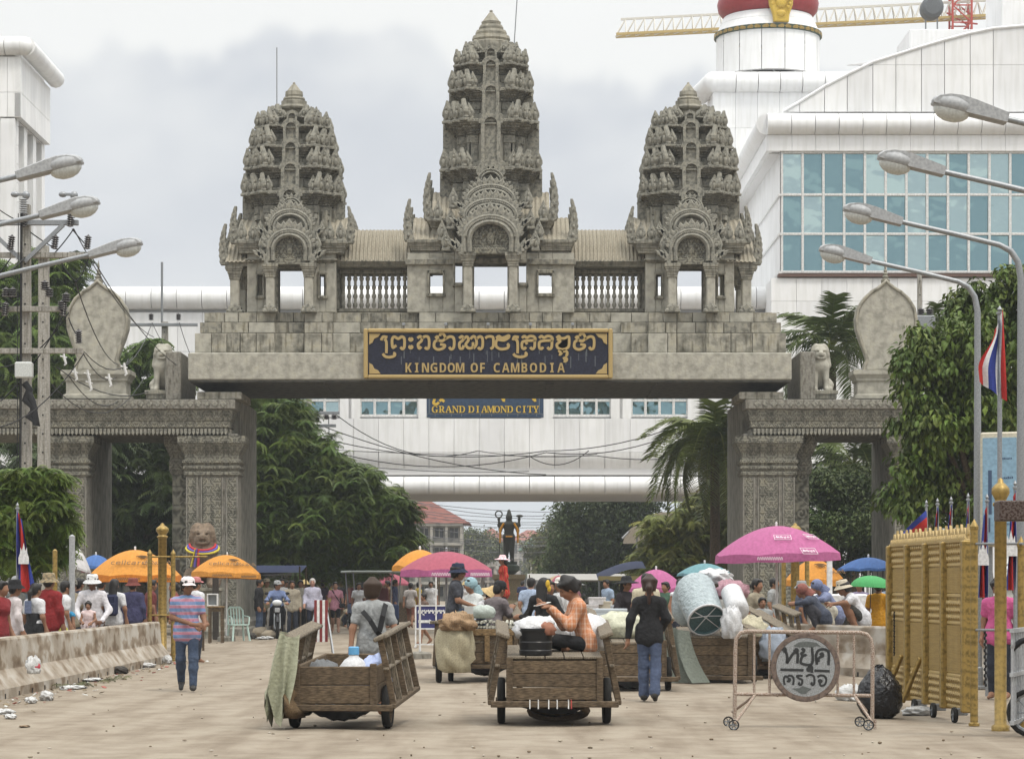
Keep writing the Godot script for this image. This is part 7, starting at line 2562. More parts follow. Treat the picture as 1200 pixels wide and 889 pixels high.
func flags_and_signs() -> void:
	M.flag_red=mat(Color(0.50,0.035,0.03),0.8, T.fine, 2.0)
	M.flag_blue=mat(Color(0.03,0.05,0.27),0.8, T.fine, 2.0)
	M.flag_white=mat(Color(0.72,0.72,0.72),0.8, T.fine, 2.0)
	var fp:=func(x: float, ytop: float, d: float, r: float, label: String) -> Node3D:
		var o:=thing("flagpole", label, "flagpole", G(x, d))
		var h: float=P(x, ytop, d).y
		var b:=MB.new()
		b.lathe(Transform3D(), V2([r*1.2,0, r, h-0.12, r*1.6, h-0.11, r*1.6, h-0.09, r*0.6, h-0.08, r*1.2, h-0.05,0, h]),8)
		put(b, "pole", M.steel, o)
		return o
	# Thai flag
	var o: Node3D=fp.call(1172.0,358.0,34.0,0.03,"flagpole of the Thai flag beside the right street lamp pole")
	var fl:=thing("thai_flag","red white and blue Thai flag hanging on its pole at the right","flag", o.position)
	var k:=34.0/FOCAL
	# it hangs, its stripes running down; the free edge hooks out to the left
	var strips:=[[M.flag_red, 0.0,0.17],[M.flag_white, 0.17,0.34],[M.flag_blue, 0.34,0.66],[M.flag_white, 0.66,0.83],[M.flag_red, 0.83,1.0]]
	for s in strips:
		var pts:=PackedVector3Array()
		for j in 14:
			for i in 5:
				var t:=j/13.0
				var u:=lerpf(s[1], s[2], i/4.0)
				var wd:=lerpf(0.10,0.36, smoothstep(0.0,0.75, t))
				var y0:=lerpf(0.0,0.42, u)
				pts.append(V(0.03-u*wd+0.05*t, 5.17-y0*0.0-t*(1.24-0.35*u)-0.30*u*(1.0-t*0.7),0.05+0.05*sin(11.0*u+2.0*t)))
		var b:=MB.new()
		b.sheet(pts, 5)
		put(b, "stripe", s[0], fl)
	# Cambodian flags
	var n:=0
	for q in [[1086.0,585.0,41.0,-1.0],[1099.0,583.0,39.5,-0.6],[1115.0,581.0,38.0,-0.6],[1135.0,577.0,36.0,-0.4],[1157.0,578.0,34.5,-0.5],[1190.0,562.0,32.5,-0.5],[20.0,588.0,40.0,0.8]]:
		var names: String=["first pole of the flag row above the golden gate, flag blown out left","second pole of the flag row above the golden gate","third pole of the flag row above the golden gate","fourth pole of the flag row, above the gate hinge","flagpole between the two golden gate posts","flagpole right of the tall golden post","flagpole at the left edge behind the barrier"][n]
		o=fp.call(q[0], q[1], q[2],0.02, names)
		var fnames: String=["Cambodian flag streaming to the left above the golden gate","small furled red flag, second along the golden gate","small furled red flag, third along the golden gate","furled red flag showing beside the gate hinge post","furled Cambodian flag hanging between the golden posts","Cambodian flag with white temple emblem hanging right of the tall golden post","Cambodian flag hanging down at the left edge"][n]
		fl=thing("cambodian_flag", fnames, "flag", o.position, 0.0,"Cambodian flags")
		var h: float=P(q[0], q[1], q[2]).y-0.12
		var big: bool=n==0 or n>=4
		var hh:=0.95 if big else 0.5
		for s in [[M.flag_blue, 0.0,0.25],[M.flag_red, 0.25,0.75],[M.flag_blue, 0.75,1.0]]:
			var pts:=PackedVector3Array()
			for j in 12:
				for i in 5:
					var t:=j/11.0
					var u:=lerpf(s[1], s[2], i/4.0)
					if n==0:   # blown out to the left and down
						pts.append(V(-t*0.55, h-0.05-u*0.45-0.42*t-0.2*t*t, 0.08*sin(8.0*t+3.0*u)))
					else:
						var sgn: float=q[3]
						pts.append(V(sgn*(u*(0.10+0.34*t*absf(sgn))*(1.0 if big else 0.6)), h-t*hh*1.35-u*0.18*(1.0-t),0.05+0.05*sin(12.0*u+5.0*t+n)))
			var b:=MB.new()
			b.sheet(pts, 5)
			put(b, "stripe", s[0], fl)
		if n in [5,4,6]:   # the white temple in its middle
			var b:=MB.new()
			var sx: float=q[3]
			var pl:=V2([-0.08,0,0.08,0,0.08,0.1,0.055,0.17,0.05,0.26,0.025,0.2,0,0.33,-0.025,0.2,-0.05,0.26,-0.055,0.17,-0.08,0.1])
			b.prism(TR(V(sx*0.15, h-0.85,0.115)), pl, 0.01)
			put(b, "emblem", M.flag_white, fl)
		n+=1
	# light blue notice box on posts
	var d:=36.0
	k=d/FOCAL
	o=thing("notice_board","light blue notice board in a cream frame behind the golden posts","sign", G(1172, d),-0.42)
	var b:=MB.new()
	var y0: float=P(0,640, d).y; var y1: float=P(0,506, d).y
	b.box(V(-0.28, y0,-0.55), V(0.28, y1,0.0),0.02)
	put(b, "case", mat(Color(0.62,0.58,0.46),0.7, T.fine, 2.0), o)
	b=MB.new()
	b.box(V(-0.24, y0+0.05,0.0), V(0.24, y1-0.08,0.012))
	put(b, "panel", mat(Color(0.27,0.43,0.56),0.5, T.fine, 1.5), o)
	b=MB.new()
	for q in [[-0.16,0.45,0.05,0.62],[-0.16,0.2,0.03,0.2]]: b.box(V(q[0], y0+q[1],0.012), V(q[0]+q[2], y0+q[1]+q[3],0.016))
	for q in [[0.02,1.22,0.16],[0.0,0.95,0.2],[0.03,0.3,0.14]]:
		for i in 7: b.box(V(q[0]+q[2]*i/7.0, y0+q[1],0.012), V(q[0]+q[2]*(i+rr(0.4,0.8))/7.0, y0+q[1]+rr(0.015,0.03),0.015))
	put(b, "print", mat(Color(0.05,0.08,0.14),0.6), o)
	b=MB.new()
	for s in [-0.2,0.2]: b.box(V(s-0.03,0,-0.3), V(s+0.03, y0,-0.24))
	put(b, "leg", M.steel, o)
	# blue arrow board in the road
	d=61.0
	k=d/FOCAL
	o=thing("arrow_board","dark blue arrow board on a white frame standing in the road","sign", G(524, d))
	b=MB.new()
	b.box(V(-36*k, P(0,736, d).y, -0.03), V(36*k, P(0,710, d).y, 0))
	put(b, "board", mat(Color(0.03,0.03,0.12),0.5), o)
	b=MB.new()
	var ya: float=P(0,736.5, d).y; var yb: float=P(0,709.5, d).y
	for x in [-37.0,-13.0,37.0]: b.bar(V(x*k, 0.0 if x>-30 else 0.0,0.02), V(x*k, yb+(1.0 if x>-30 and x<0 else 0.0),0.02),0.035,0.035,0, Vector3.BACK)
	for y in [ya, yb, 0.08]: b.bar(V(-37*k, y, 0.0), V(37*k, y, 0.0),0.03,0.03)
	for x in [-37.0,-13.0,37.0]: b.bar(V(x*k, 0.03,-0.3), V(x*k, 0.03,0.3),0.04,0.04)
	put(b, "frame", M.white_paint, o)
	b=MB.new()
	for x0 in [-34.0,-8.0,14.0]:
		var yc: float=P(0,728, d).y
		b.prism(TR(V(x0*k, yc, 0.0)), V2([0,-1.6*k, 13*k, -1.6*k, 13*k, -2.8*k, 17*k, 0,13*k, 2.8*k, 13*k, 1.6*k, 0,1.6*k]),0.012)
	put(b, "arrow", M.white_paint, o)
	var rows:=[]
	for i in 13:
		var x:=i*9.0
		rows.append([x, 8.0, x+1.0,1.0, x+4.0,3.0, x+6.0,0.0, x+7.0,8.0])
		if i % 3==1: rows.append([x+1.0,11.0, x+4.0,10.0, x+5.0,13.0])
	put(strokes(rows, Vector2(0.50*k, 0.50*k),1.1*k, 0.012),"lettering", M.white_paint, o, TR(V(-34*k, P(0,714.5, d).y, 0.0)))
	# red and white striped upright barrier
	d=56.0
	k=d/FOCAL
	o=thing("striped_barrier","upright barrier board of red and white vertical stripes in the road","barrier", G(376, d))
	for i in 5:
		b=MB.new()
		b.box(V((-8.0+3.2*i)*k, 0.25,-0.02), V((-4.9+3.2*i)*k, P(0,703, d).y, 0.02),0.005)
		put(b, "slat", M.mast_red2 if i % 2==0 else M.white_paint, o)
	b=MB.new()
	for y in [0.35,0.95]: b.box(V(-9*k, y, -0.05), V(9*k, y+0.06,-0.02))
	for s in [-1.0,1.0]:
		b.bar(V(s*7*k, 0.9,-0.05), V(s*16*k, 0.0,0.35),0.03,0.03)
		b.bar(V(s*7*k, 0.9,-0.05), V(s*12*k, 0.0,-0.4),0.03,0.03)
	put(b, "stand", M.steel, o)

func golden_gate() -> void:
	var hinge:=G(1136,27.6); var free:=G(1047,31.6)
	var L:=hinge.distance_to(free)
	var H:=2.02
	# local x runs from the hinge to the free end, local z points to the road
	var dir:=(free-hinge).normalized()
	var o:=thing("golden_gate","golden ornamental gate leaf swung open along the right side of the road","gate", hinge, atan2(-dir.z, dir.x))
	var sg:=-1.0   # the side seen from the road
	var test:=Basis(Vector3.UP, atan2(-dir.z, dir.x))*V(0,0,1)
	if test.x<0: sg=1.0
	var b: MB
	for x in [0.0,1.02,1.95,2.95, L]:
		b=MB.new()
		b.box(V(x-0.06,0.12,-0.085), V(x+0.06, H-0.04,0.085),0.015)
		put(b, "post", M.gold, o)
	for y in [0.16,0.5,1.08,1.38,1.72]:
		b=MB.new()
		b.box(V(0, y-0.018,-0.025), V(L, y+0.018,0.03),0.008)
		put(b, "rail", M.gold_pale, o)
	b=MB.new()
	b.box(V(0,0.14,-0.012), V(L, H-0.04,0.006))
	put(b, "sheet", M.gold, o)
	b=MB.new()   # fine vertical slats of the plain fields
	var x:=0.06
	while x<L:
		for q in [[0.53,1.05],[1.41,1.69]]:
			b.box(V(x-0.012, q[0],-0.024), V(x+0.012, q[1],0.018))
		x+=0.06
	stuff(put(b, "slat_field", M.gold_pale, o))
	b=MB.new()   # lattice bands of small lozenges
	x=0.08
	while x<L:
		for q in [[0.2,0.47],[1.12,1.35],[1.76,1.95]]:
			var y: float=q[0]
			while y<q[1]:
				b.prism(TR(V(x, y+0.02,0.004)), V2([-0.045,0,0,-0.03,0.045,0,0,0.036]),0.03,0.01)
				b.prism(Transform3D(Basis(Vector3.UP, PI), V(x, y+0.02,-0.004)), V2([-0.045,0,0,-0.03,0.045,0,0,0.036]),0.03,0.01)
				y+=0.078
		x+=0.11
	stuff(put(b, "lattice_band", M.gold_pale, o))
	b=MB.new()
	b.box(V(-0.03, H-0.06,-0.05), V(L+0.03, H-0.02,0.06),0.01)
	x=0.05
	var i:=0
	while x<L:
		b.prism(TR(V(x, H-0.03,-0.015)), flame_outline(0.085,0.17 if i % 3==0 else 0.13,0.15 if i % 2 else -0.15),0.03,0.008)
		b.prism(TR(V(x, H-0.05,0.03)), flame_outline(0.07,0.08),0.03,0.008)
		b.prism(Transform3D(Basis(Vector3.UP, PI), V(x, H-0.05,-0.02)), flame_outline(0.07,0.08),0.03,0.008)
		x+=0.088; i+=1
	stuff(put(b, "crest", M.gold_pale, o))
	for xx in [0.25,1.3,2.3,3.5]:
		b=MB.new()
		b.box(V(xx-0.05,0.08, sg*0.06-0.05), V(xx+0.05,0.16, sg*0.06+0.1),0.01)
		put(b, "wheel_bracket", M.steel, o)
		tyre(o, Transform3D(Basis(Vector3.UP, PI/2), V(xx, 0.085, sg*0.10)),0.085,0.05,5, M.steel)
	for q in [[2.2,0.65,2.5,0.12],[3.25,0.65,3.55,0.14]]:
		b=MB.new()
		b.bar(V(q[0], q[1], sg*0.05), V(q[2], q[3], sg*0.2),0.05,0.05,0.008)
		put(b, "prop", M.gold, o)
	b=MB.new()   # chain on the free end
	for j in 16:
		var c:=V(L-0.35-0.015*(j % 2),1.15-j*0.033, sg*0.06)
		b.tube(V3A([c+V(-0.012,0.02,0), c+V(0.012,0.02,0.01), c+V(0.014,-0.02,0), c+V(-0.012,-0.02,-0.01), c+V(-0.012,0.02,0)]), F32([0.007]),5)
	put(b, "chain", M.black, o)
	# the posts it hangs on
	for q in [[1142.0,27.2,0.042,2.2, false, "slim golden post that the gate leaf is hinged to"],[1173.0,26.3,0.063,2.6, true, "thick golden post with ball finial at the right edge"],[1197.0,26.2,0.035,2.0, false, "slim golden post at the picture's right border"]]:
		var po:=thing("golden_post", q[5],"post", G(q[0], q[1]))
		gold_post(po, Vector3.ZERO, q[2], q[3], q[4])
	var rl:=thing("gate_rail","thin steel rails between the golden gate posts with a hanging chain","railing", G(1158,26.8))
	b=MB.new()
	for y in [637.0,738.0]: b.rod(P(1143, y, 27.2)-rl.position, P(1200, y, 26.1)-rl.position, 0.016)
	put(b, "rail", M.steel, rl)
	b=MB.new()
	for j in 18:
		var c:=P(1154,740,27.0)-rl.position+V(0.012*(j % 2),-0.033*j, 0.02)
		b.ball(TR(c), V(0.014,0.022,0.012),6,4)
	put(b, "chain", M.black, rl)
	# steel things at the right border
	var st:=thing("steel_boom","dark square steel boom end sticking in at the right edge","boom barrier", G(1240,24.6))
	b=MB.new()
	b.box(P(1172,610,24.5)-st.position-V(0,0,0.3), P(1330,586,24.5)-st.position, 0.012)
	put(b, "beam", mat(Color(0.10,0.08,0.075),0.5, T.rust, 2.0), st)
	b=MB.new()
	b.box(V(0.2,0,-0.3), V(0.45, P(0,612,24.5).y, -0.02),0.015)
	put(b, "post", M.black, st)
	st=thing("steel_fence","grey steel fence panel with bars at the right border behind the posts","fence", G(1196,25.6),1.25)
	for j in 7:
		b=MB.new()
		b.rod(V(-0.6+0.2*j, 0.15,0), V(-0.6+0.2*j, 1.05,0),0.016)
		put(b, "bar", M.lamp_grey, st)
	b=MB.new()
	for y in [0.15,0.62,1.05]: b.bar(V(-0.66, y, 0), V(0.66, y, 0),0.04,0.04)
	for j in 12: b.ball(TR(V(-0.6+0.11*j, 0.92,0)), V(0.04,0.05,0.015),8,4)
	put(b, "frame", M.lamp_grey, st)
	st=thing("parked_cart_wheel","black tyre of a handcart cut off by the right border","cart", G(1206,25.2))
	tyre(st, Transform3D(Basis(Vector3.UP, 1.1), V(0.02,0.24,0)),0.24,0.08,8, M.steel)
	b=MB.new()
	b.tube(V3A([P(1186,761,25.2)-st.position, P(1196,752,25.2)-st.position, P(1215,744,25.2)-st.position, P(1240,745,25.2)-st.position]), F32([0.03]),8)
	b.rod(P(1215,745,25.2)-st.position, V(0.05,0.25,0),0.03)
	put(b, "handle", M.black, st)
	# gold pole, grey pole and green shade at the left edge
	for q in [[64.0,42.0,645.0, M.gold, 0.04,"slim golden pole among the crowd at the left"],[84.0,43.0,628.0, M.lamp_grey, 0.05,"grey pipe post among the crowd at the left"]]:
		var po:=thing("slim_pole", q[5],"pole", G(q[0], q[1]))
		b=MB.new()
		b.lathe(Transform3D(), PackedVector2Array([Vector2(q[4]*1.3,0), Vector2(q[4],0.05), Vector2(q[4], P(0, q[2], q[1]).y), Vector2(0, P(0, q[2], q[1]).y+0.03)]),10)
		put(b, "pole", q[3], po)

func stop_barricade() -> void:
	var d:=26.7
	var k:=d/FOCAL
	var o:=thing("stop_barricade","rusty white tube barricade on wheels holding a round worn Thai stop sign","barricade", G(941, d))
	var rust:=mat(Color(0.50,0.46,0.42),0.7, T.rust, 5.0)
	var q:=func(x: float, y: float, z:=0.0) -> Vector3: return P(x, y, d)-G(941, d)+V(0,0, z)
	var b:=MB.new()
	var pa:=PackedVector3Array()
	for e in [[861,842],[862,760],[863,748],[868,741.5],[876,739.5],[940,740.5],[1008,741],[1016,743],[1021,749],[1023,760],[1022.5,843]]: pa.append(q.call(float(e[0]), float(e[1])))
	b.tube(pa, F32([0.021]),8)
	put(b, "frame", rust, o)
	b=MB.new()
	b.rod(q.call(862.0,813.0), q.call(1023.0,815.0),0.019,8)
	put(b, "lower_rail", rust, o)
	for x in [884.0,902.0,982.0,1001.0]:
		b=MB.new()
		b.rod(q.call(x, 741.0), q.call(x, 814.0),0.014,7)
		put(b, "bar", rust, o)
	b=MB.new()
	for e in [[885,814,858,845,0.35],[885,814,862,836,-0.35],[1001,814,1018,845,0.3],[1001,814,1021,835,-0.35]]:
		b.rod(q.call(float(e[0]), float(e[1])), q.call(float(e[2]), float(e[3]), e[4]),0.016,7)
	b.rod(q.call(1024.0,842.0,0.1), q.call(1024.0,857.0,0.1),0.016,7)
	put(b, "brace", rust, o)
	for x in [857.0,1013.0]:
		for z in [0.33,-0.33]:
			tyre(o, Transform3D(Basis(Vector3.UP, 1.35), V((x-941.0)*k, 0.056, z)),0.056,0.03,6, M.steel)
	for e in [[1027.0,757.0],[1047.0,800.0]]: pass
	# the disc
	var s:=sub(o, "sign", Transform3D(Basis(Vector3.RIGHT, -0.05), q.call(943.5,781.5,0.05)))
	var R:=40.5*k
	b=MB.new()
	b.lathe(Transform3D(Basis(Vector3.RIGHT, PI/2), Vector3.ZERO), V2([0,-0.012, R, -0.012, R, 0.012, R-0.01,0.016, R*0.86,0.016, R*0.845,0.010,0,0.010]),48)
	put(b, "rim", mat(Color(0.155,0.115,0.098),0.7, T.grime, 3.0), s)
	b=MB.new()
	b.lathe(Transform3D(Basis(Vector3.RIGHT, PI/2), Vector3.ZERO), V2([R*0.845,0.0125,0,0.0125]),48)
	put(b, "face", mat(Color(0.33,0.34,0.345),0.7, T.worn, 6.0), s)
	# worn lettering, two lines with a bar between
	var L1:=[[222,270,214,248,232,240,246,256,236,276,222,270],[240,268,262,330,258,416],[258,416,318,320,346,292],[350,258,372,250,384,268,366,288,350,272,350,258],[376,280,386,320,380,416],
		[430,262,446,250,460,264,446,290,428,300,440,330,426,360,428,416,548,420,552,260,538,240],[446,330,470,318,484,330],
		[640,380,618,384,612,366,630,356,646,340,676,330,668,300,640,318],[606,430,596,330,620,270,670,252,720,262,744,300,740,436],
		[508,470,496,486,512,500,528,484,512,460,540,450,548,470,546,524]]
	var L2:=[[268,600,290,592,292,616,272,622,262,610],[232,664,222,600,240,562,262,574,284,556,322,566,336,600,330,664],[440,560,400,556,372,562,400,590,434,606,430,652,410,664,394,650,408,634],[478,566,520,546,566,560,576,600,572,652,556,664,540,650,552,634],[612,574,650,552,700,570,712,620,690,664,650,672,640,640,662,622,640,606,626,620,640,636]]
	var bars:=[[184,486,452,494],[576,498,754,504]]
	var ink:=mat(Color(0.035,0.036,0.036),0.8, T.fine, 20.0)
	var z:=k/9.88
	var org:=TR(V(-475*z, 460*z, 0.0125))
	put(strokes(L1, Vector2(z, z),32.0*z, 0.003),"lettering", ink, s, org)
	put(strokes(L2, Vector2(z, z),25.0*z, 0.003),"lettering", ink, s, org)
	put(strokes(bars, Vector2(z, z),30.0*z, 0.003),"lettering", ink, s, org)
	b=MB.new()
	b.prism(TR(V(-475*z, 460*z, 0.0125)), V2([310*z, -706*z, 400*z, -700*z, 440*z, -674*z, 490*z, -690*z, 545*z, -712*z, 500*z, -740*z, 480*z, -768*z, 420*z, -768*z, 380*z, -736*z]),0.0025)
	b.prism(TR(V(-475*z, 460*z, 0.0125)), V2([330*z, -214*z, 400*z, -170*z, 500*z, -160*z, 600*z, -175*z, 660*z, -225*z, 600*z, -215*z, 560*z, -235*z, 470*z, -225*z, 400*z, -230*z]),0.0022)
	put(b, "faded_mark", mat(Color(0.13,0.14,0.135),0.8, T.worn, 8.0), s)
	# black rubbish bag by the gate
	var bg:=thing("rubbish_bag","full black plastic rubbish bag on the ground before the golden gate","rubbish bag", G(1031,28.6))
	var f:=FastNoiseLite.new()
	f.frequency=2.2; f.seed=5; f.fractal_octaves=3; f.fractal_type=FastNoiseLite.FRACTAL_RIDGED
	b=MB.new()
	var pts:=PackedVector3Array()
	for j in 21:
		for i in 33:
			var a:=TAU*i/32.0; var t:=PI*j/20.0
			var dd:=V(sin(t)*cos(a), cos(t), sin(t)*sin(a))
			var rr0:=1.0+0.14*f.get_noise_3dv(dd*1.2)+(0.25*pow(maxf(dd.y, 0),6.0))
			pts.append(V(dd.x*0.245*rr0, maxf(0.0,0.245+dd.y*0.26*rr0), dd.z*0.23*rr0))
	b.sheet(pts, 33, true)
	put(b, "bag", mat(Color(0.014,0.014,0.016),0.22, null, 2.2, T.cloth, 1.8), bg)
	b=MB.new()
	for j in 5: b.prism(Transform3D(Basis(Vector3.UP, j*1.25)*Basis(Vector3.RIGHT, -0.35), V(0,0.50,0)), V2([-0.03,0,0.03,0,0.06,0.09,0.0,0.12,-0.05,0.08]),0.006)
	put(b, "tied_neck", M.black, bg)

# ---------------------------------------------------------------- wooden handcarts
func cart(label: String, pos: Vector3, yaw: float, o2: Dictionary) -> Node3D:   # local +z is the rear; the origin lies on the ground under the rear board
	var o:=thing("handcart", label, "handcart", pos, yaw, "wooden handcarts")
	var W: float=o2.get("w",0.90); var L: float=o2.get("l",1.9)
	var yb: float=o2.get("bottom",0.27); var yt: float=o2.get("top",0.66); var deck: float=o2.get("deck",0.28)
	var pitch: float=o2.get("pitch",0.05)
	var T0:=Transform3D(Basis(Vector3.RIGHT, pitch), Vector3.ZERO)
	var b:=MB.new()
	var np: int=o2.get("planks",2)
	var hh:=(yt-yb)/np
	for i in np:
		for s in 2:   # rear and front boards
			b=MB.new()
			var z:=0.0 if s==0 else -L
			b.obox(T0*Transform3D(Basis(Vector3.BACK, rr(-0.008,0.008)), V(0, yb+hh*(i+0.5), z)), V(W, hh-0.003,0.034),0.011)
			put(b, "plank", M.wood if (i+s) % 2 else M.wood2, o)
			b=MB.new()
			var x:=(W/2-0.014)*(1 if s else -1)
			b.obox(T0*TR(V(x, yb+hh*(i+0.5),-L/2)), V(0.032, hh-0.003, L-0.03),0.010)
			put(b, "plank", M.wood2, o)
	for i in 5:
		b=MB.new()
		b.obox(T0*TR(V(-W/2+(i+0.5)*W/5, deck, -L/2+0.0)), V(W/5-0.01,0.024, L+(0.05 if deck>0.5 else -0.06)),0.004)
		put(b, "deck_plank", M.wood_grey, o)
	for s in [-1.0,1.0]:
		b=MB.new()
		b.obox(T0*TR(V(s*(W/2-0.03), yb+(yt-yb)*0.5,0.022)), V(0.07, yt-yb+0.06,0.04),0.006)
		put(b, "corner_post", M.wood, o)
		b=MB.new()
		b.bar(T0*V(s*W*0.36, yb-0.03,0.02), T0*V(s*W*0.36, yb-0.02,-L),0.07,0.06,0.006)
		b.bar(T0*V(s*W*0.36, yb-0.02,-L), T0*V(s*W*0.30, yb+0.22,-L-1.1),0.055,0.05,0.006)
		put(b, "shaft_beam", M.wood, o)
	b=MB.new()
	b.obox(T0*TR(V(0, yb-0.035,0.05)), V(W+0.34,0.065,0.06),0.008)
	put(b, "rear_bar", M.wood, o)
	b=MB.new()
	b.rod(T0*V(-W*0.3, yb+0.22,-L-1.05), T0*V(W*0.3, yb+0.22,-L-1.05),0.025)
	put(b, "pull_bar", M.wood, o)
	# side rails: a sloping plank on flared slats, with a bar low outside the wheel
	var rh: float=o2.get("rail",0.97)
	for s in (o2.get("sides",[-1.0,1.0])):
		var t0:=T0*V(s*(W/2+0.04), rh, 0.02); var t1:=T0*V(s*(W/2+0.06), rh+0.04,-L*0.92)
		b=MB.new()
		b.bar(t0, t1,0.15,0.045,0.012, V(-s*0.35,1,0))
		put(b, "top_rail", M.wood_grey, o)
		var g0:=T0*V(s*(W/2+0.17), yb-0.02,0.03); var g1:=T0*V(s*(W/2+0.20), yb+0.02,-L*0.92)
		b=MB.new()
		b.bar(g0, g1,0.06,0.05,0.008)
		put(b, "guard_bar", M.wood, o)
		var ns: int=o2.get("slats",5)
		for i in ns:
			var t:=0.03+0.94*i/(ns-1.0)
			b=MB.new()
			b.bar(t0.lerp(t1, t)-V(0,0.02,0), g0.lerp(g1, t)+V(0,0, rr(-0.03,0.03)),0.065,0.03,0.006, V(0,0,1))
			put(b, "slat", M.wood_grey if i % 2 else M.wood, o)
		b=MB.new()
		b.bar(t0.lerp(g0,0.45), t1.lerp(g1,0.45),0.05,0.025,0.004)
		put(b, "mid_rail", M.wood_grey, o)
	var wr: float=o2.get("wheel",0.25)
	for s in [-1.0,1.0]: tyre(o, Transform3D(Basis(Vector3.UP, rr(-0.03,0.03)), V(s*(W/2+0.06), wr, o2.get("wz",-0.55))), wr, 0.085,9, M.wood)
	b=MB.new()
	b.rod(V(-W/2-0.06, wr, o2.get("wz",-0.55)), V(W/2+0.06, wr, o2.get("wz",-0.55)),0.03)
	put(b, "axle", M.steel, o)
	if o2.get("sling", true):   # old sacking slung under the bed
		b=MB.new()
		var ps:=PackedVector3Array()
		for j in 9:
			for i in 13:
				var u:=i/12.0; var v:=j/8.0
				ps.append(V((u-0.5)*W*0.86, yb-0.03-0.17*sin(PI*u)*(0.5+0.5*sin(PI*(0.2+0.8*v)))+0.012*sin(u*40.0+v*9.0),-0.08-v*L*0.75))
		b.sheet(ps, 13, true)
		put(b, "sling", M.black, o)
	return o
func lump(f: Field, x: Transform3D=Transform3D()) -> MB: return f.mesh(x)
func bag_thing(called: String, label: String, cat: String, pos: Vector3, size: Vector3, m: Material, sd: int, rough:=0.3, turn:=0.0) -> Node3D:
	var o:=thing(called, label, cat, pos, turn)
	put(crumpled(size, sd, rough),"body", m, o)
	return o

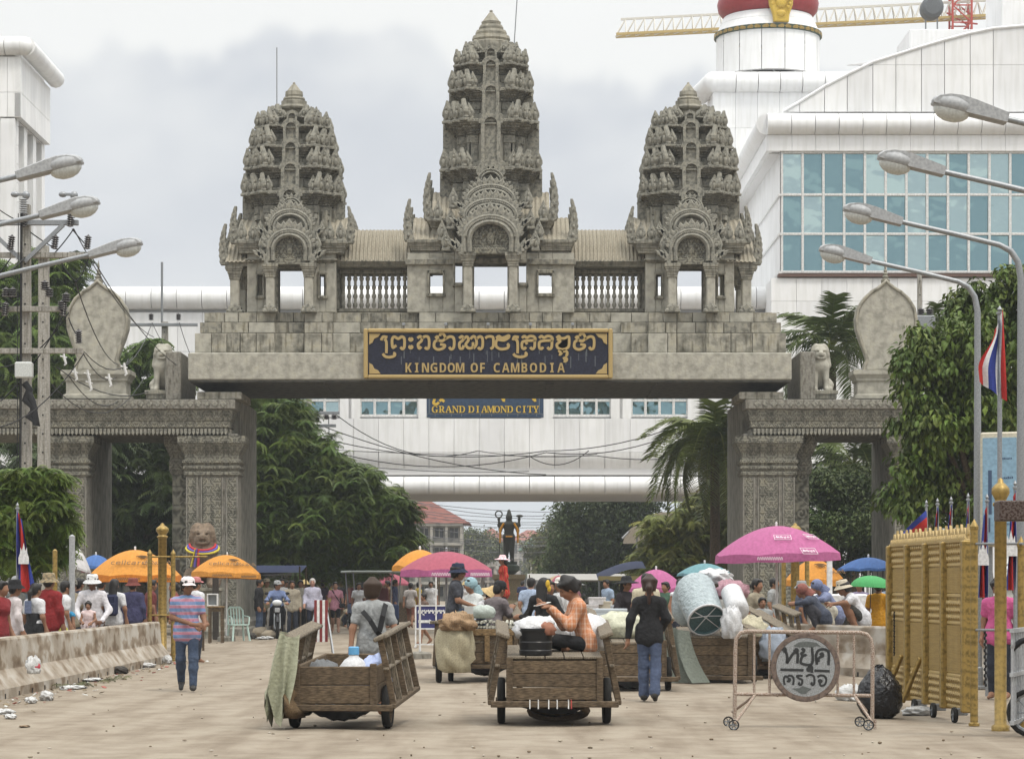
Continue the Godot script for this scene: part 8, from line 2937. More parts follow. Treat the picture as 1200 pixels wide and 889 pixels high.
func carts() -> void:
	M.wood2=M.wood.duplicate()
	M.wood2.albedo_color=Color(0.185,0.145,0.105).linear_to_srgb()
	var whitep:=mat(Color(0.66,0.66,0.67),0.4, T.fine, 3.0, T.cloth, 0.8)
	var greent:=mat(Color(0.42,0.43,0.31),0.7, T.fine, 2.0, T.cloth, 1.0)
	var sackm:=mat(Color(0.36,0.31,0.22),0.9, T.fine, 3.0, T.cloth, 1.0)
	# left front cart
	var pa:=G(393,26.4)
	var a:=cart("open wooden handcart at front left with a green tarp, pulled by the boy", pa, -0.085, {"w": 0.86,"l": 2.0,"bottom": 0.27,"top": 0.66,"deck": 0.28,"pitch": 0.04,"rail": 0.95,"wheel": 0.23,"wz": -0.4})
	# ragged tarp over its left rail
	var o:=thing("green_tarp","pale green ragged tarp hanging over the left rail of the front left cart","tarp", pa)
	var b:=MB.new()
	var ps:=PackedVector3Array()
	for j in 16:
		for i in 15:
			var u:=i/14.0; var v:=j/15.0
			var fold:=0.05*sin(u*19.0+v*4.0)*(0.3+v)
			var side:=smoothstep(0.42,0.62, u)
			var lx:=lerpf(lerpf(-0.36-0.10*v, -0.60-0.14*v, u/0.5),-0.50-0.22*v, side)
			ps.append(V(lx+fold*0.5,0.99-v*(0.80-0.16*sin(u*21.0)+0.06*sin(u*47.0))-0.03*sin(u*9.0), lerpf(0.10+0.06*sin(u*30.0+2.0*v)*(0.4+v),0.12-0.9*(u-0.5)*2.0*0.7, side)))
	b.sheet(ps, 15)
	put(b, "cloth", greent, o)
	bag_thing("straw_bundle","brown straw and rags hanging low under the green tarp","bundle", pa+V(-0.47,0.12,-0.25), V(0.28,0.34,0.6), mat(Color(0.16,0.115,0.07),0.95, T.wood, 6.0, T.bump, 1.0),61,0.8)
	var jug:=thing("water_jug","white round jug with blue cap inside the front left cart","jug", pa+V(0.13,0.30,-0.95))
	b=MB.new()
	b.lathe(Transform3D(), V2([0.12,0,0.165,0.03,0.175,0.2,0.16,0.32,0.10,0.40,0.055,0.43,0.05,0.46,0,0.46]),20, true)
	put(b, "body", whitep, jug)
	b=MB.new()
	b.lathe(Transform3D(), V2([0.058,0.455,0.058,0.53,0.05,0.54,0,0.54]),14)
	put(b, "cap", mat(Color(0.13,0.36,0.60),0.4), jug)
	bag_thing("plastic_bag","blue-white plastic bag right of the jug in the front left cart","bag", pa+V(0.34,0.30,-1.0), V(0.30,0.42,0.3), mat(Color(0.36,0.42,0.62),0.4, null, 3.0, T.cloth, 0.8),12,0.6)
	bag_thing("grey_sack","grey sack lying in the left half of the front left cart","sack", pa+V(-0.2,0.30,-0.8), V(0.36,0.40,0.5), mat(Color(0.16,0.165,0.17),0.8, T.fine, 3.0, T.cloth, 1.0),13,0.4)
	o=thing("white_sheet","white board leaning at the front of the left cart beside the boy","board", pa+V(0.42,0.30,-1.82),-0.085)
	b=MB.new()
	b.prism(Transform3D(Basis(Vector3.RIGHT, -0.25), Vector3.ZERO), V2([-0.24,0,0.2,0,0.2,0.42,0.06,0.58]),0.012)
	put(b, "sheet", whitep, o)
	# middle front cart with the reading woman
	var pb:=G(650,27.2)
	cart("flat decked wooden handcart in the front middle carrying the plaid woman", pb, 0.0, {"w": 1.02,"l": 2.1,"bottom": 0.27,"top": 0.70,"deck": 0.725,"planks": 3,"pitch": 0.035,"rail": 0.96,"wheel": 0.25,"slats": 4,"wz": -0.5})
	o=thing("spare_tyre","old tan tyre slung under the rear of the middle cart","tyre", pb+V(0.05,0.02,-0.2))
	b=MB.new()
	var rg:=PackedVector3Array()
	for i in 25: rg.append(V(cos(TAU*i/24.0)*0.30,0.12+sin(TAU*i/24.0)*0.09, sin(TAU*i/24.0)*0.26-0.25))
	b.tube(rg, F32([0.045]),8, false)
	put(b, "tyre", mat(Color(0.22,0.17,0.12),0.9, T.fine, 3.0), o)
	o=thing("tie_tapes","short white and red tapes tied round the rear bar of the middle cart","tape", pb)
	for q in [[-0.27,0],[-0.18,0],[-0.07,0],[0.02,0],[0.14,0],[0.17,1]]:
		b=MB.new()
		b.box(V(q[0],0.185,0.028), V(q[0]+0.012,0.28,0.092))
		put(b, "tape", M.white_paint if q[1]==0 else M.mast_red, o)
	var bin:=thing("black_bin","round black plastic bin on the left of the middle cart","bin", pb+V(-0.20,0.735,-0.25))
	b=MB.new()
	b.lathe(Transform3D(), V2([0.165,0,0.175,0.02,0.178,0.06,0.172,0.07,0.180,0.15,0.174,0.16,0.184,0.25,0.195,0.28,0.195,0.30,0.175,0.30,0.16,0.1,0,0.08]),26)
	put(b, "body", mat(Color(0.012,0.012,0.013),0.35), bin)
	bag_thing("plastic_bag","white plastic bag stuffed in the top of the black bin","bag", pb+V(-0.22,0.92,-0.27), V(0.40,0.24,0.3), whitep, 21,0.35)
	bag_thing("plastic_bag","white plastic bag lying on the middle cart beyond the knees of the plaid woman","bag", pb+V(0.05,0.86,-1.72), V(0.5,0.3,0.3), whitep, 22,0.3)
	bag_thing("brown_bundle","small brown bundle between the white bags on the middle cart","bundle", pb+V(-0.08,0.96,-0.16), V(0.17,0.14,0.14), mat(Color(0.25,0.11,0.07),0.8),23,0.4)
	bag_thing("white_bundle","big white bundle on the far part of the middle cart behind the woman","bundle", pb+V(0.42,0.76,-1.5), V(0.4,0.42,0.5), whitep, 24,0.25)
	# cart with umbrella and produce
	var pc:=G(570,39.4)
	cart("loaded wooden handcart under the rose umbrella with vegetables and sitting people", pc, 0.06, {"w": 0.95,"l": 2.2,"bottom": 0.28,"top": 0.80,"deck": 0.62,"planks": 3,"rail": 0.98,"sides": [1.0],"wheel": 0.26,"wz": -0.4})
	o=thing("pale_crate_frame","pale yellow wooden frame fixed on the rear of the umbrella cart","crate", pc+V(0.02,0.3,0.06))
	for q in [[-0.3,0.42,0.4,0.52],[-0.3,0.0,-0.22,0.42],[0.3,0.0,0.38,0.42],[-0.05,0.02,0.03,0.42]]:
		b=MB.new()
		b.box(V(q[0], q[1],0), V(q[2], q[3],0.03),0.006)
		put(b, "slat", M.wood_pale, o)
	o=thing("tall_cart_wheel","tall narrow handcart upright with wheel left of the net of vegetables","handcart", G(514,39.2))
	tyre(o, TR(V(0,0.28,-0.1)),0.28,0.09,9, M.wood)
	for q in [[-0.05,0.95],[0.12,0.9]]:
		b=MB.new()
		b.bar(V(q[0],0.25,-0.2), V(q[0]+0.04, q[1],-0.25),0.10,0.07,0.01)
		put(b, "upright", M.wood, o)
	b=MB.new()
	b.bar(V(-0.12,0.92,-0.22), V(0.62,0.93,-0.5),0.16,0.05,0.01); b.bar(V(-0.05,0.5,-0.2), V(0.3,0.5,-0.2),0.07,0.05)
	put(b, "seat_board", M.wood_grey, o)
	bag_thing("net_sack","big pale net sack of vegetables hanging at the left of the umbrella cart","sack", G(534,39.1)+V(0,0.16,0), V(0.48,0.85,0.5), mat(Color(0.42,0.38,0.27),0.85, T.blot, 5.0, T.cloth, 1.8),31,0.5)
	bag_thing("vegetable_pile","heap of pink and green vegetables on top of the net sack","vegetables", G(537,39.0)+V(0,0.80,0), V(0.4,0.26,0.4), mat(Color(0.33,0.22,0.13),0.8, T.grime, 6.0),32,0.8)
	o=thing("cut_stems","row of pale cut vegetable stems on the rear of the umbrella cart","vegetables", pc+V(0.06,0.83,-0.05))
	for i in 16:
		b=MB.new()
		b.rod(V(-0.32+0.045*i, 0.07+rr(-0.03,0.04),0.1), V(-0.30+0.045*i+rr(-0.05,0.05),0.07+rr(0,0.05),-0.35), rr(0.018,0.026),6)
		b.rod(V(-0.32+0.045*i, 0.02,0.1), V(-0.30+0.045*i, 0.02,-0.35), rr(0.018,0.026),6)
		put(b, "stem", cl(0.5,0.49,0.42), o)
	bag_thing("pale_cloth","pale green cloth bundle above the cut stems","bundle", pc+V(-0.05,0.98,-0.25), V(0.36,0.22,0.3), mat(Color(0.46,0.51,0.47),0.8, T.fine, 3.0, T.cloth, 0.8),33,0.25)
	o=thing("grey_board","upright pale grey board between the sitters and the cut stems","board", P(549,731,39.2))
	b=MB.new()
	b.box(V(-0.065,-0.05,-0.02), V(0.07,0.27,0.0),0.004)
	put(b, "board", mat(Color(0.40,0.41,0.40),0.7), o)
	# cart of the woman in red
	cart("distant wooden handcart on which the woman in red stands", G(590,65.5),0.1, {"deck": 0.71,"top": 0.70,"rail": 0.9})
	# loaded cart with the wrapped drums
	var pd:=G(838,39.0)
	cart("wooden handcart loaded with wrapped blue-green drums", pd, -0.05, {"w": 1.12,"l": 2.2,"bottom": 0.12,"top": 0.72,"deck": 0.70,"planks": 4,"rail": 0.85,"slats": 3,"sides": [],"wheel": 0.2,"sling": false})
	var foil:=mat(Color(0.35,0.41,0.44),0.35, T.blot, 1.6, T.cloth, 2.2)
	for q in [[828.0,726.0,38.9,0.285,0.30,0.62,0.95,"big blue-green drum wrapped in clear plastic, tilted towards the camera"]]:
		o=thing("wrapped_drum", q[7],"drum", P(q[0], q[1], q[2]),0.0)
		var bs:=Basis(Vector3.UP, 0.22)*Basis(Vector3.RIGHT, 0.62)
		b=MB.new()
		var r: float=q[3]
		b.lathe(Transform3D(bs*Basis(Vector3.RIGHT, PI/2), Vector3.ZERO), V2([r*1.08,-0.80, r*1.12,-0.74, r*1.07,-0.4, r, -0.05, r*0.98,0]),26, true)
		b.ball(Transform3D(bs, bs*V(0,0,-0.80)), V(r*1.08, r*1.08,0.1),16,8)
		put(b, "shell", foil, o)
		b=MB.new()
		b.lathe(Transform3D(bs*Basis(Vector3.RIGHT, PI/2), Vector3.ZERO), V2([r*0.98,0.0, r*0.93,0.015, r*0.88,-0.02,0,-0.025]),26)
		put(b, "end", mat(Color(0.085,0.155,0.165),0.4, T.worn, 3.0), o)
		b=MB.new()
		var rg2:=PackedVector3Array()
		for i in 27: rg2.append(bs*V(cos(TAU*i/26.0)*r, sin(TAU*i/26.0)*r, 0.005))
		b.tube(rg2, F32([0.018]),6, false)
		for e in [[-0.8,0.55,0.75,-0.5],[-0.55,-0.75,0.4,0.85],[-0.95,0.1,0.9,0.25]]:
			b.tube(V3A([bs*V(e[0]*r, e[1]*r, 0.0), bs*V((e[0]+e[2])*0.5*r, (e[1]+e[3])*0.5*r+0.03,0.012), bs*V(e[2]*r, e[3]*r, 0.0)]), F32([0.008]),5)
		put(b, "film_edge", whitep, o)
	bag_thing("wrapped_load","pale blue plastic-wrapped load bulging behind the big drum","bundle", P(812,734,39.7), V(0.62,0.80,0.7), foil, 41,0.12)
	o=thing("white_roll","white plastic-wrapped roll right of the big drum","roll", P(866,716,38.8))
	var bs2:=Basis(Vector3.BACK, 0.25)*Basis(Vector3.RIGHT, 0.55)
	b=MB.new()
	b.lathe(Transform3D(bs2*Basis(Vector3.RIGHT, PI/2), Vector3.ZERO), V2([0.12,-0.62,0.165,-0.55,0.17,-0.1,0.16,0.0,0.09,0.03,0,0.02]),20, true)
	put(b, "wrap", whitep, o)
	bag_thing("white_sack","white sack hanging below the wrapped roll","sack", P(858,748,38.7), V(0.26,0.48,0.26), whitep, 42,0.5)
	bag_thing("pink_cloth","pink patterned cloth folded between drum and roll","cloth", P(858,702,39.6), V(0.42,0.28,0.3), mat(Color(0.52,0.30,0.35),0.85, T.worn, 6.0, T.cloth, 1.2),43,0.6)
	bag_thing("white_cap_cloth","white plastic sheet heaped on top of the wrapped load","cloth", P(838,684,40.2), V(0.45,0.22,0.45), whitep, 44,0.6)
	o=thing("green_grey_tarp","grey-green tarp hanging off the left side of the drum cart","tarp", pd+V(-0.62,0.0,0.05))
	b=MB.new()
	ps=PackedVector3Array()
	for j in 15:
		for i in 13:
			var u:=i/12.0; var v:=j/14.0
			ps.append(V(-0.42+0.62*u+0.30*v*v+0.05*sin(u*13.0+2.0*v),0.92-0.90*v-0.12*u*(1.0-v),0.1+0.10*sin(u*8.0+v*3.0)*(0.4+v)+0.22*v*v))
	b.sheet(ps, 13)
	put(b, "cloth", mat(Color(0.17,0.19,0.16),0.8, T.fine, 2.0, T.cloth, 1.0), o)
	# carts either side of it
	var pe:=G(741,35.8)
	cart("wooden handcart behind the middle cart, left of the walking woman", pe, 0.0, {"w": 0.95,"l": 2.0,"bottom": 0.22,"top": 0.70,"deck": 0.68,"planks": 3,"rail": 1.0,"wheel": 0.24})
	bag_thing("white_yellow_bundle","white and yellow plastic bundle on the cart left of the walking woman","bundle", pe+V(-0.15,0.70,-1.0), V(0.7,0.42,0.6), mat(Color(0.55,0.55,0.42),0.5, T.fine, 2.0, T.cloth, 0.9),51,0.3)
	var pf:=G(897,41.0)
	cart("wooden handcart with slanting side planks right of the drum cart", pf, 0.1, {"w": 0.95,"l": 2.0,"bottom": 0.22,"top": 0.68,"deck": 0.30,"planks": 3,"rail": 1.02,"slats": 4})
	for q in [[0.32,0.72,0.0],[0.50,0.66,0.1],[-0.30,0.78,0.0]]:
		o=thing("loose_plank",["long grey plank slanting down on the right cart, upper one","long grey plank slanting down on the right cart, lower one","grey plank slanting on the left of the right cart"][[0.32,0.50,-0.30].find(q[0])],"plank", pf+V(q[0], q[1],0.1))
		b=MB.new()
		b.bar(V(0.12,-0.02,0.15), V(-0.52,0.42,-1.4),0.16,0.03,0.005)
		put(b, "board", M.wood_grey, o)
	bag_thing("cream_sack","cream sack with food wrappers on the right cart","sack", pf+V(-0.2,0.55,-0.3), V(0.5,0.45,0.5), mat(Color(0.55,0.50,0.36),0.8, T.worn, 4.0, T.cloth, 0.8),52,0.35)
	bag_thing("blue_white_packs","blue and white packets hanging at the rear of the right cart","packets", pf+V(0.12,0.28,0.16), V(0.4,0.52,0.2), mat(Color(0.42,0.48,0.58),0.4, T.worn, 6.0, T.cloth, 0.8),53,0.5)
	bag_thing("brown_sack","brown jute sack on the rear corner of the right cart","sack", pf+V(-0.42,0.35,0.14), V(0.36,0.45,0.3), sackm, 54,0.3)

# ---------------------------------------------------------------- people
func cl(r: float, g: float, b: float) -> StandardMaterial3D:   # cloth of one colour
	var key:="cloth %.3f %.3f %.3f" % [r, g, b]
	if not M.has(key): M[key]=mat(Color(r, g, b),0.9, T.fine, 1.7, T.cloth, 1.0)
	return M[key]
func printed(key: String, w: int, h: int, f: Callable, sc: float) -> StandardMaterial3D:
	if not M.has(key):
		var m:=mat(Color.WHITE, 0.9, pattern(w, h, f), sc, T.cloth, 0.6)
		m.uv1_world_triplanar=false
		M[key]=m
	return M[key]
func hand_bones(f: Field, wr: Vector3, dir: Vector3, across: Vector3, curl: float) -> void:   # palm, four fingers of different lengths, thumb at the side
	var d:=dir.normalized()
	var a:=(across-d*across.dot(d)).normalized()
	var n:=d.cross(a)
	f.cap(wr, wr+d*0.075,0.026,0.034, Vector3.ONE)
	for i in 4:
		var s:=(i-1.5)*0.021
		var k0:=wr+d*0.085+a*s
		var len: float=[0.036,0.043,0.040,0.030][i]
		var d1:=(d*cos(curl)+n*sin(curl))
		var d2:=(d*cos(curl*2.1)+n*sin(curl*2.1))
		f.cap(k0-d*0.02, k0+d1*len, 0.0105,0.0095)
		f.cap(k0+d1*len, k0+d1*len+d2*len*0.9,0.0095,0.008)
	var t0:=wr+d*0.025-a*0.026
	var t1:=t0+(d*0.6-a*0.65+n*0.3).normalized()*0.042
	f.cap(t0, t1,0.0125,0.0105)
	f.cap(t1, t1+(d*0.85-a*0.2+n*0.4).normalized()*0.03,0.0105,0.009)

func joints(pose: String) -> Dictionary:
	var j:={"pelvis": V(0,0.90,0),"lean": 0.04,"el0": V(0.225,1.08,-0.02),"wr0": V(0.235,0.86,0.05),"el1": V(-0.225,1.08,-0.02),"wr1": V(-0.235,0.86,0.05),
		"kn0": V(0.10,0.48,0.02),"an0": V(0.105,0.085,-0.02),"kn1": V(-0.10,0.48,0.02),"an1": V(-0.105,0.085,-0.02),"to0": V(0.12,0.03,0.12),"to1": V(-0.12,0.03,0.12)}
	match pose:
		"walk":
			j.merge({"pelvis": V(0,0.885,0),"kn0": V(0.09,0.48,0.12),"an0": V(0.085,0.09,0.16),"to0": V(0.09,0.05,0.31),"kn1": V(-0.09,0.47,-0.03),"an1": V(-0.085,0.15,-0.28),"to1": V(-0.09,0.04,-0.15),"wr0": V(0.235,0.88,-0.09),"el0": V(0.225,1.09,-0.06),"wr1": V(-0.235,0.88,0.14),"el1": V(-0.225,1.09,0.0)}, true)
		"step":   # seen from behind, weight on one leg
			j.merge({"kn0": V(0.075,0.48,0.05),"an0": V(0.07,0.09,0.06),"to0": V(0.075,0.04,0.21),"kn1": V(-0.085,0.47,-0.02),"an1": V(-0.075,0.12,-0.16),"to1": V(-0.08,0.035,-0.03)}, true)
		"sit":
			j.merge({"pelvis": V(0,0.10,0),"lean": 0.12,"kn0": V(0.11,0.13,0.44),"an0": V(0.11,-0.29,0.40),"to0": V(0.12,-0.33,0.54),"kn1": V(-0.11,0.12,0.43),"an1": V(-0.11,-0.30,0.44),"to1": V(-0.12,-0.34,0.58),"el0": V(0.22,0.30,0.08),"wr0": V(0.13,0.22,0.30),"el1": V(-0.22,0.30,0.08),"wr1": V(-0.13,0.22,0.30)}, true)
		"floor":  # sitting on a deck, legs folded to the front
			j.merge({"pelvis": V(0,0.11,0),"lean": 0.22,"kn0": V(0.24,0.16,0.36),"an0": V(-0.02,0.08,0.44),"to0": V(-0.12,0.07,0.40),"kn1": V(-0.24,0.15,0.34),"an1": V(0.02,0.06,0.26),"to1": V(0.14,0.05,0.24),"el0": V(0.20,0.34,0.18),"wr0": V(0.06,0.42,0.34),"el1": V(-0.20,0.34,0.18),"wr1": V(-0.05,0.42,0.34)}, true)
		"squat":
			j.merge({"pelvis": V(0,0.24,-0.16),"lean": 0.62,"kn0": V(0.15,0.50,0.16),"an0": V(0.12,0.085,-0.02),"to0": V(0.13,0.03,0.12),"kn1": V(-0.15,0.50,0.16),"an1": V(-0.12,0.085,-0.02),"to1": V(-0.13,0.03,0.12),"el0": V(0.22,0.52,0.16),"wr0": V(0.1,0.50,0.36),"el1": V(-0.22,0.52,0.16),"wr1": V(-0.1,0.50,0.36)}, true)
	return j

func person(label: String, pos: Vector3, yaw: float, h: float, o: Dictionary, group:="") -> Node3D:
	var n:=thing("person", label, "person", pos, yaw, group)
	var near: bool=o.get("near", false)
	var cell: float=0.0165 if near else 0.026
	var j:=joints(o.get("pose","stand"))
	j.merge(o.get("j", {}), true)
	var folds:=FastNoiseLite.new()
	folds.frequency=7.0
	folds.fractal_type=FastNoiseLite.FRACTAL_RIDGED
	folds.fractal_octaves=2
	folds.seed=int(absf(pos.x*100.0))
	var skin: Color=o.get("skin", Color(0.235,0.125,0.078))
	var fem: bool=o.get("fem", false)
	var shw:=0.150 if fem else 0.168
	var pel: Vector3=j.pelvis
	var U:=Transform3D(Basis(Vector3.UP, o.get("twist",0.0))*Basis(Vector3.RIGHT, j.lean), pel)
	var waist:=U*V(0,0.13,0)
	var chest:=U*V(0,0.35,0.0)
	var neck:=U*V(0,0.50,-0.015)
	var sh:=[U*V(shw, 0.415,-0.015), U*V(-shw, 0.415,-0.015)]
	var hb:=Basis(Vector3.UP, o.get("head_yaw",0.0))*Basis(Vector3.RIGHT, o.get("nod",0.0)+j.lean*0.3)
	var hc:=neck+U.basis*V(0,0.075,0.015)+hb*V(0,0.062,0.012)
	var hip:=[pel+V(0.085,-0.02,0), pel+V(-0.085,-0.02,0)]
	var el:=[j.el0, j.el1]; var wr:=[j.wr0, j.wr1]; var kn:=[j.kn0, j.kn1]; var an:=[j.an0, j.an1]; var to:=[j.to0, j.to1]
	var lo:=pel; var hi:=neck
	for a in [el, wr, kn, an, to, sh]:
		for q in a:
			lo=lo.min(q); hi=hi.max(q)
	lo-=V(0.24,0.14,0.24); hi+=V(0.24,0.12,0.24)
	var sleeve: int=o.get("sleeve",1)
	var leg: int=o.get("leg",2)
	var X:=Transform3D(Basis.from_scale(Vector3.ONE*h/1.65), Vector3.ZERO)
	var sk:=mat(skin, 0.6)
	sk.metallic_specular=0.3
	# body: limbs in one grid, the head in a finer one, hands in grids of their own
	var f:=Field.new(lo, hi, cell, 60.0)
	f.cap(chest, neck, 0.065,0.048)
	f.cap(neck, hc-hb*V(0,0.05,0.012),0.05,0.048)
	var body:=MB.new()
	for i in 2:
		f.cap(sh[i], el[i],0.046,0.040)
		f.cap(el[i], wr[i],0.039,0.028)
		f.cap(neck.lerp(chest, 0.4), sh[i],0.05,0.046)
		if leg<2:
			f.cap(hip[i], kn[i],0.078,0.054)
			f.cap(kn[i], kn[i].lerp(an[i],0.35),0.052,0.054)
			f.cap(kn[i].lerp(an[i],0.35), an[i],0.054,0.036)
		if not o.has("shoes"):
			f.cap(an[i], an[i].lerp(to[i],0.3),0.036,0.036)
			f.cap(an[i].lerp(to[i],0.2)-V(0,0.015,0), to[i],0.036,0.026)
		var dir: Vector3=o.get("hand%d" % i, (wr[i]-el[i]).normalized())
		var ac: Vector3=V(0,0,-1.0) if absf(dir.y)>0.6 else V(1.0 if i else -1.0,0.4,0.2)
		if near:
			var hf:=Field.new(wr[i]-Vector3.ONE*0.21, wr[i]+Vector3.ONE*0.21,0.0062,160.0)
			hf.cap(wr[i]-dir*0.05, wr[i],0.031,0.026)
			hand_bones(hf, wr[i], dir, ac, 0.35)
			hf.mesh(Transform3D(), body)
		else:
			f.cap(wr[i], wr[i]+dir*0.07,0.028,0.036)
			for q in 4: f.cap(wr[i]+dir*0.08+ac*(q-1.5)*0.022, wr[i]+dir*(0.145-0.008*absf(q-1.5))+ac*(q-1.5)*0.026,0.012,0.009)
			f.cap(wr[i]+dir*0.03, wr[i]+dir*0.07-ac*0.05,0.014,0.010)
	f.mesh(Transform3D(), body)
	var hf:=Field.new(hc-V(0.14,0.22,0.15), hc+V(0.14,0.16,0.17),0.009 if near else 0.014,110.0)
	hf.ell(hc+hb*V(0,0.02,-0.005), V(0.076,0.092,0.094), hb)
	hf.ell(hc+hb*V(0,-0.045,0.022), V(0.058,0.066,0.062), hb)
	hf.ell(hc+hb*V(0,-0.095,0.050), V(0.026,0.018,0.022), hb)
	hf.ell(hc+hb*V(0,-0.022,0.092), V(0.015,0.018,0.020), hb)
	hf.cap(hc+hb*V(0,0.02,0.082), hc+hb*V(0,-0.02,0.096),0.009,0.012)
	for s in [-1.0,1.0]:
		hf.ell(hc+hb*V(s*0.078,-0.015,-0.005), V(0.011,0.032,0.020), hb)
		hf.ell(hc+hb*V(s*0.036,-0.03,0.062), V(0.024,0.02,0.02), hb)
	hf.ell(hc+hb*V(0,-0.066,0.078), V(0.024,0.010,0.012), hb)
	hf.cap(hc+hb*V(0,-0.06,-0.015), neck-V(0,0.02,0),0.048,0.054)
	hf.mesh(Transform3D(), body)
	put(body, "body", sk, n, X)
	if o.get("face", near):
		for s in [-1.0,1.0]:
			var e:=MB.new()
			e.ball(Transform3D(hb, hc+hb*V(s*0.031,0.004,0.077)), V(0.013,0.0065,0.008),8,5)
			put(e, "eye", M.eye, n, X)
			e=MB.new()
			e.bar(hc+hb*V(s*0.016,0.024,0.088), hc+hb*V(s*0.048,0.023,0.074),0.008,0.006)
			put(e, "eyebrow", M.hair, n, X)
		var mo:=MB.new()
		mo.ball(Transform3D(hb, hc+hb*V(0,-0.066,0.086)), V(0.022,0.0065,0.007),8,4)
		put(mo, "mouth", mat(Color(skin.r*0.85, skin.g*0.55, skin.b*0.55),0.5), n, X)
	# shirt
	var sm: Material=o.get("shirt", cl(0.4,0.4,0.4))
	var g:=Field.new(lo, hi, cell, 42.0)
	var wd:=0.108 if fem else 0.130
	var sq:=V(1,1,1.42)
	var sqb:=V(1,1,1.42)
	g.cap(pel+V(0,-0.045,0), waist, wd+0.030, wd-(0.006 if fem else 0.0), sq)
	g.cap(waist, chest, wd, wd+0.020, sq)
	g.cap(chest, U*V(0,0.44,-0.01), wd+0.012,0.062, sqb)
	if fem: g.ell(U*V(0,0.32,0.075), V(0.115,0.07,0.055), U.basis)
	for i in 2:
		var dn: Vector3=(kn[i]-hip[i]).normalized()*(0.05 if o.get("pose","stand") in ["stand","walk","step"] else 0.0)
		g.cap(hip[i]+V(0,0.07,0), hip[i]+dn, 0.092 if fem else 0.106,0.098 if fem else 0.110, V(1,1,1.1))
		g.cap(U*V(0,0.445,-0.015), sh[i],0.056,0.060)
		if sleeve==1: g.cap(sh[i], sh[i].lerp(el[i],0.62),0.062,0.060)
		elif sleeve==2:
			g.cap(sh[i], el[i],0.058,0.050)
			g.cap(el[i], el[i].lerp(wr[i],0.92),0.050,0.041)
	if o.has("skirted"): g.cap(pel+V(0,0.0,0), pel-V(0, o.skirted, 0),0.16,0.21, V(1,1,1.15))
	put(g.mesh(Transform3D(), null, folds, 0.009 if fem else 0.014),"shirt", sm, n, X)
	# trousers, shorts or skirt
	var pm: Material=o.get("pants", cl(0.03,0.035,0.05))
	g=Field.new(lo, hi, cell, 48.0)
	g.cap(pel+V(0,0.06,0), pel-V(0,0.03,0),0.104 if fem else 0.116,0.120 if fem else 0.130, V(1,1,1.46))
	for i in 2:
		if leg==3: g.cap(hip[i], kn[i]*1.0-V(0,0.08,0),0.13,0.125)
		else:
			g.cap(hip[i], kn[i],0.084 if fem else 0.090,0.061)
			if leg==2:
				g.cap(kn[i], kn[i].lerp(an[i],0.35),0.062,0.061)
				g.cap(kn[i].lerp(an[i],0.35), an[i].lerp(kn[i],0.03),0.061,0.056 if not o.get("flare", false) else 0.075)
	put(g.mesh(Transform3D(), null, folds, 0.009),"trousers" if leg==2 else ("skirt" if leg==3 else "shorts"), pm, n, X)
	if o.has("shoes"):
		for i in 2:
			var sf:=Field.new(an[i].min(to[i])-Vector3.ONE*0.1, an[i].max(to[i])+Vector3.ONE*0.1,0.013,80.0)
			sf.cap(an[i]-V(0,0.03,0.02), to[i],0.045,0.034)
			sf.cap(an[i], an[i]-V(0,0.03,0.03),0.042,0.044)
			put(sf.mesh(),"shoe", o.shoes, n, X)
	# hair
	var hs: String=o.get("hair","short")
	if hs!="none":
		var hr:=Field.new(hc-V(0.2,0.62,0.3), hc+V(0.2,0.16,0.18),0.013 if near else 0.018,90.0)
		hr.ell(hc+hb*V(0,0.040,-0.020), V(0.088,0.088,0.096), hb)
		hr.ell(hc+hb*V(0,-0.02,-0.055), V(0.078,0.075,0.055), hb)
		for s in [-1.0,1.0]: hr.ell(hc+hb*V(s*0.072,0.02,0.01), V(0.016,0.05,0.035), hb)
		hr.cap(hc+hb*V(-0.05,0.085,0.06), hc+hb*V(0.05,0.08,0.062),0.024,0.022)
		if near:   # locks combed from the crown
			for q in 16:
				var a:=TAU*q/16.0
				if cos(a)>0.55 and hs!="bushy": continue
				var low:=-0.075 if cos(a)<0.3 else (-0.01 if hs=="bushy" else 0.04)
				hr.cap(hc+hb*V(0.02*sin(a),0.125,-0.02+0.02*cos(a)), hc+hb*V(0.088*sin(a),0.06,-0.015+0.095*cos(a)),0.014,0.016)
				hr.cap(hc+hb*V(0.088*sin(a),0.06,-0.015+0.095*cos(a)), hc+hb*V(0.082*sin(a+0.12), low, -0.02+0.09*cos(a+0.12)),0.016,0.007)
		match hs:
			"long":
				hr.cap(hc+hb*V(0,-0.02,-0.07), neck+U.basis*V(0,-0.14,-0.10),0.075,0.065, V(0.8,1,1.3))
			"verylong":
				hr.cap(hc+hb*V(0,-0.02,-0.07), neck+U.basis*V(0,-0.30,-0.125),0.07,0.05, V(0.8,1,1.3))
			"pony":
				hr.cap(hc+hb*V(0,0.02,-0.105), hc+hb*V(0.0,-0.05,-0.145),0.03,0.035)
				hr.cap(hc+hb*V(0,-0.05,-0.145), neck+U.basis*V(0.0,-0.10,-0.12),0.036,0.022)
			"bun":
				hr.ell(hc+hb*V(0,-0.015,-0.125), V(0.05,0.045,0.045), hb)
			"bushy":
				hr.ell(hc+hb*V(0,0.03,-0.02), V(0.10,0.10,0.105), hb)
				hr.ell(hc+hb*V(0,-0.05,-0.05), V(0.085,0.07,0.065), hb)
		put(hr.mesh(),"hair", o.get("hairm", M.hair), n, X)
	# hat
	var ht: String=o.get("hat","")
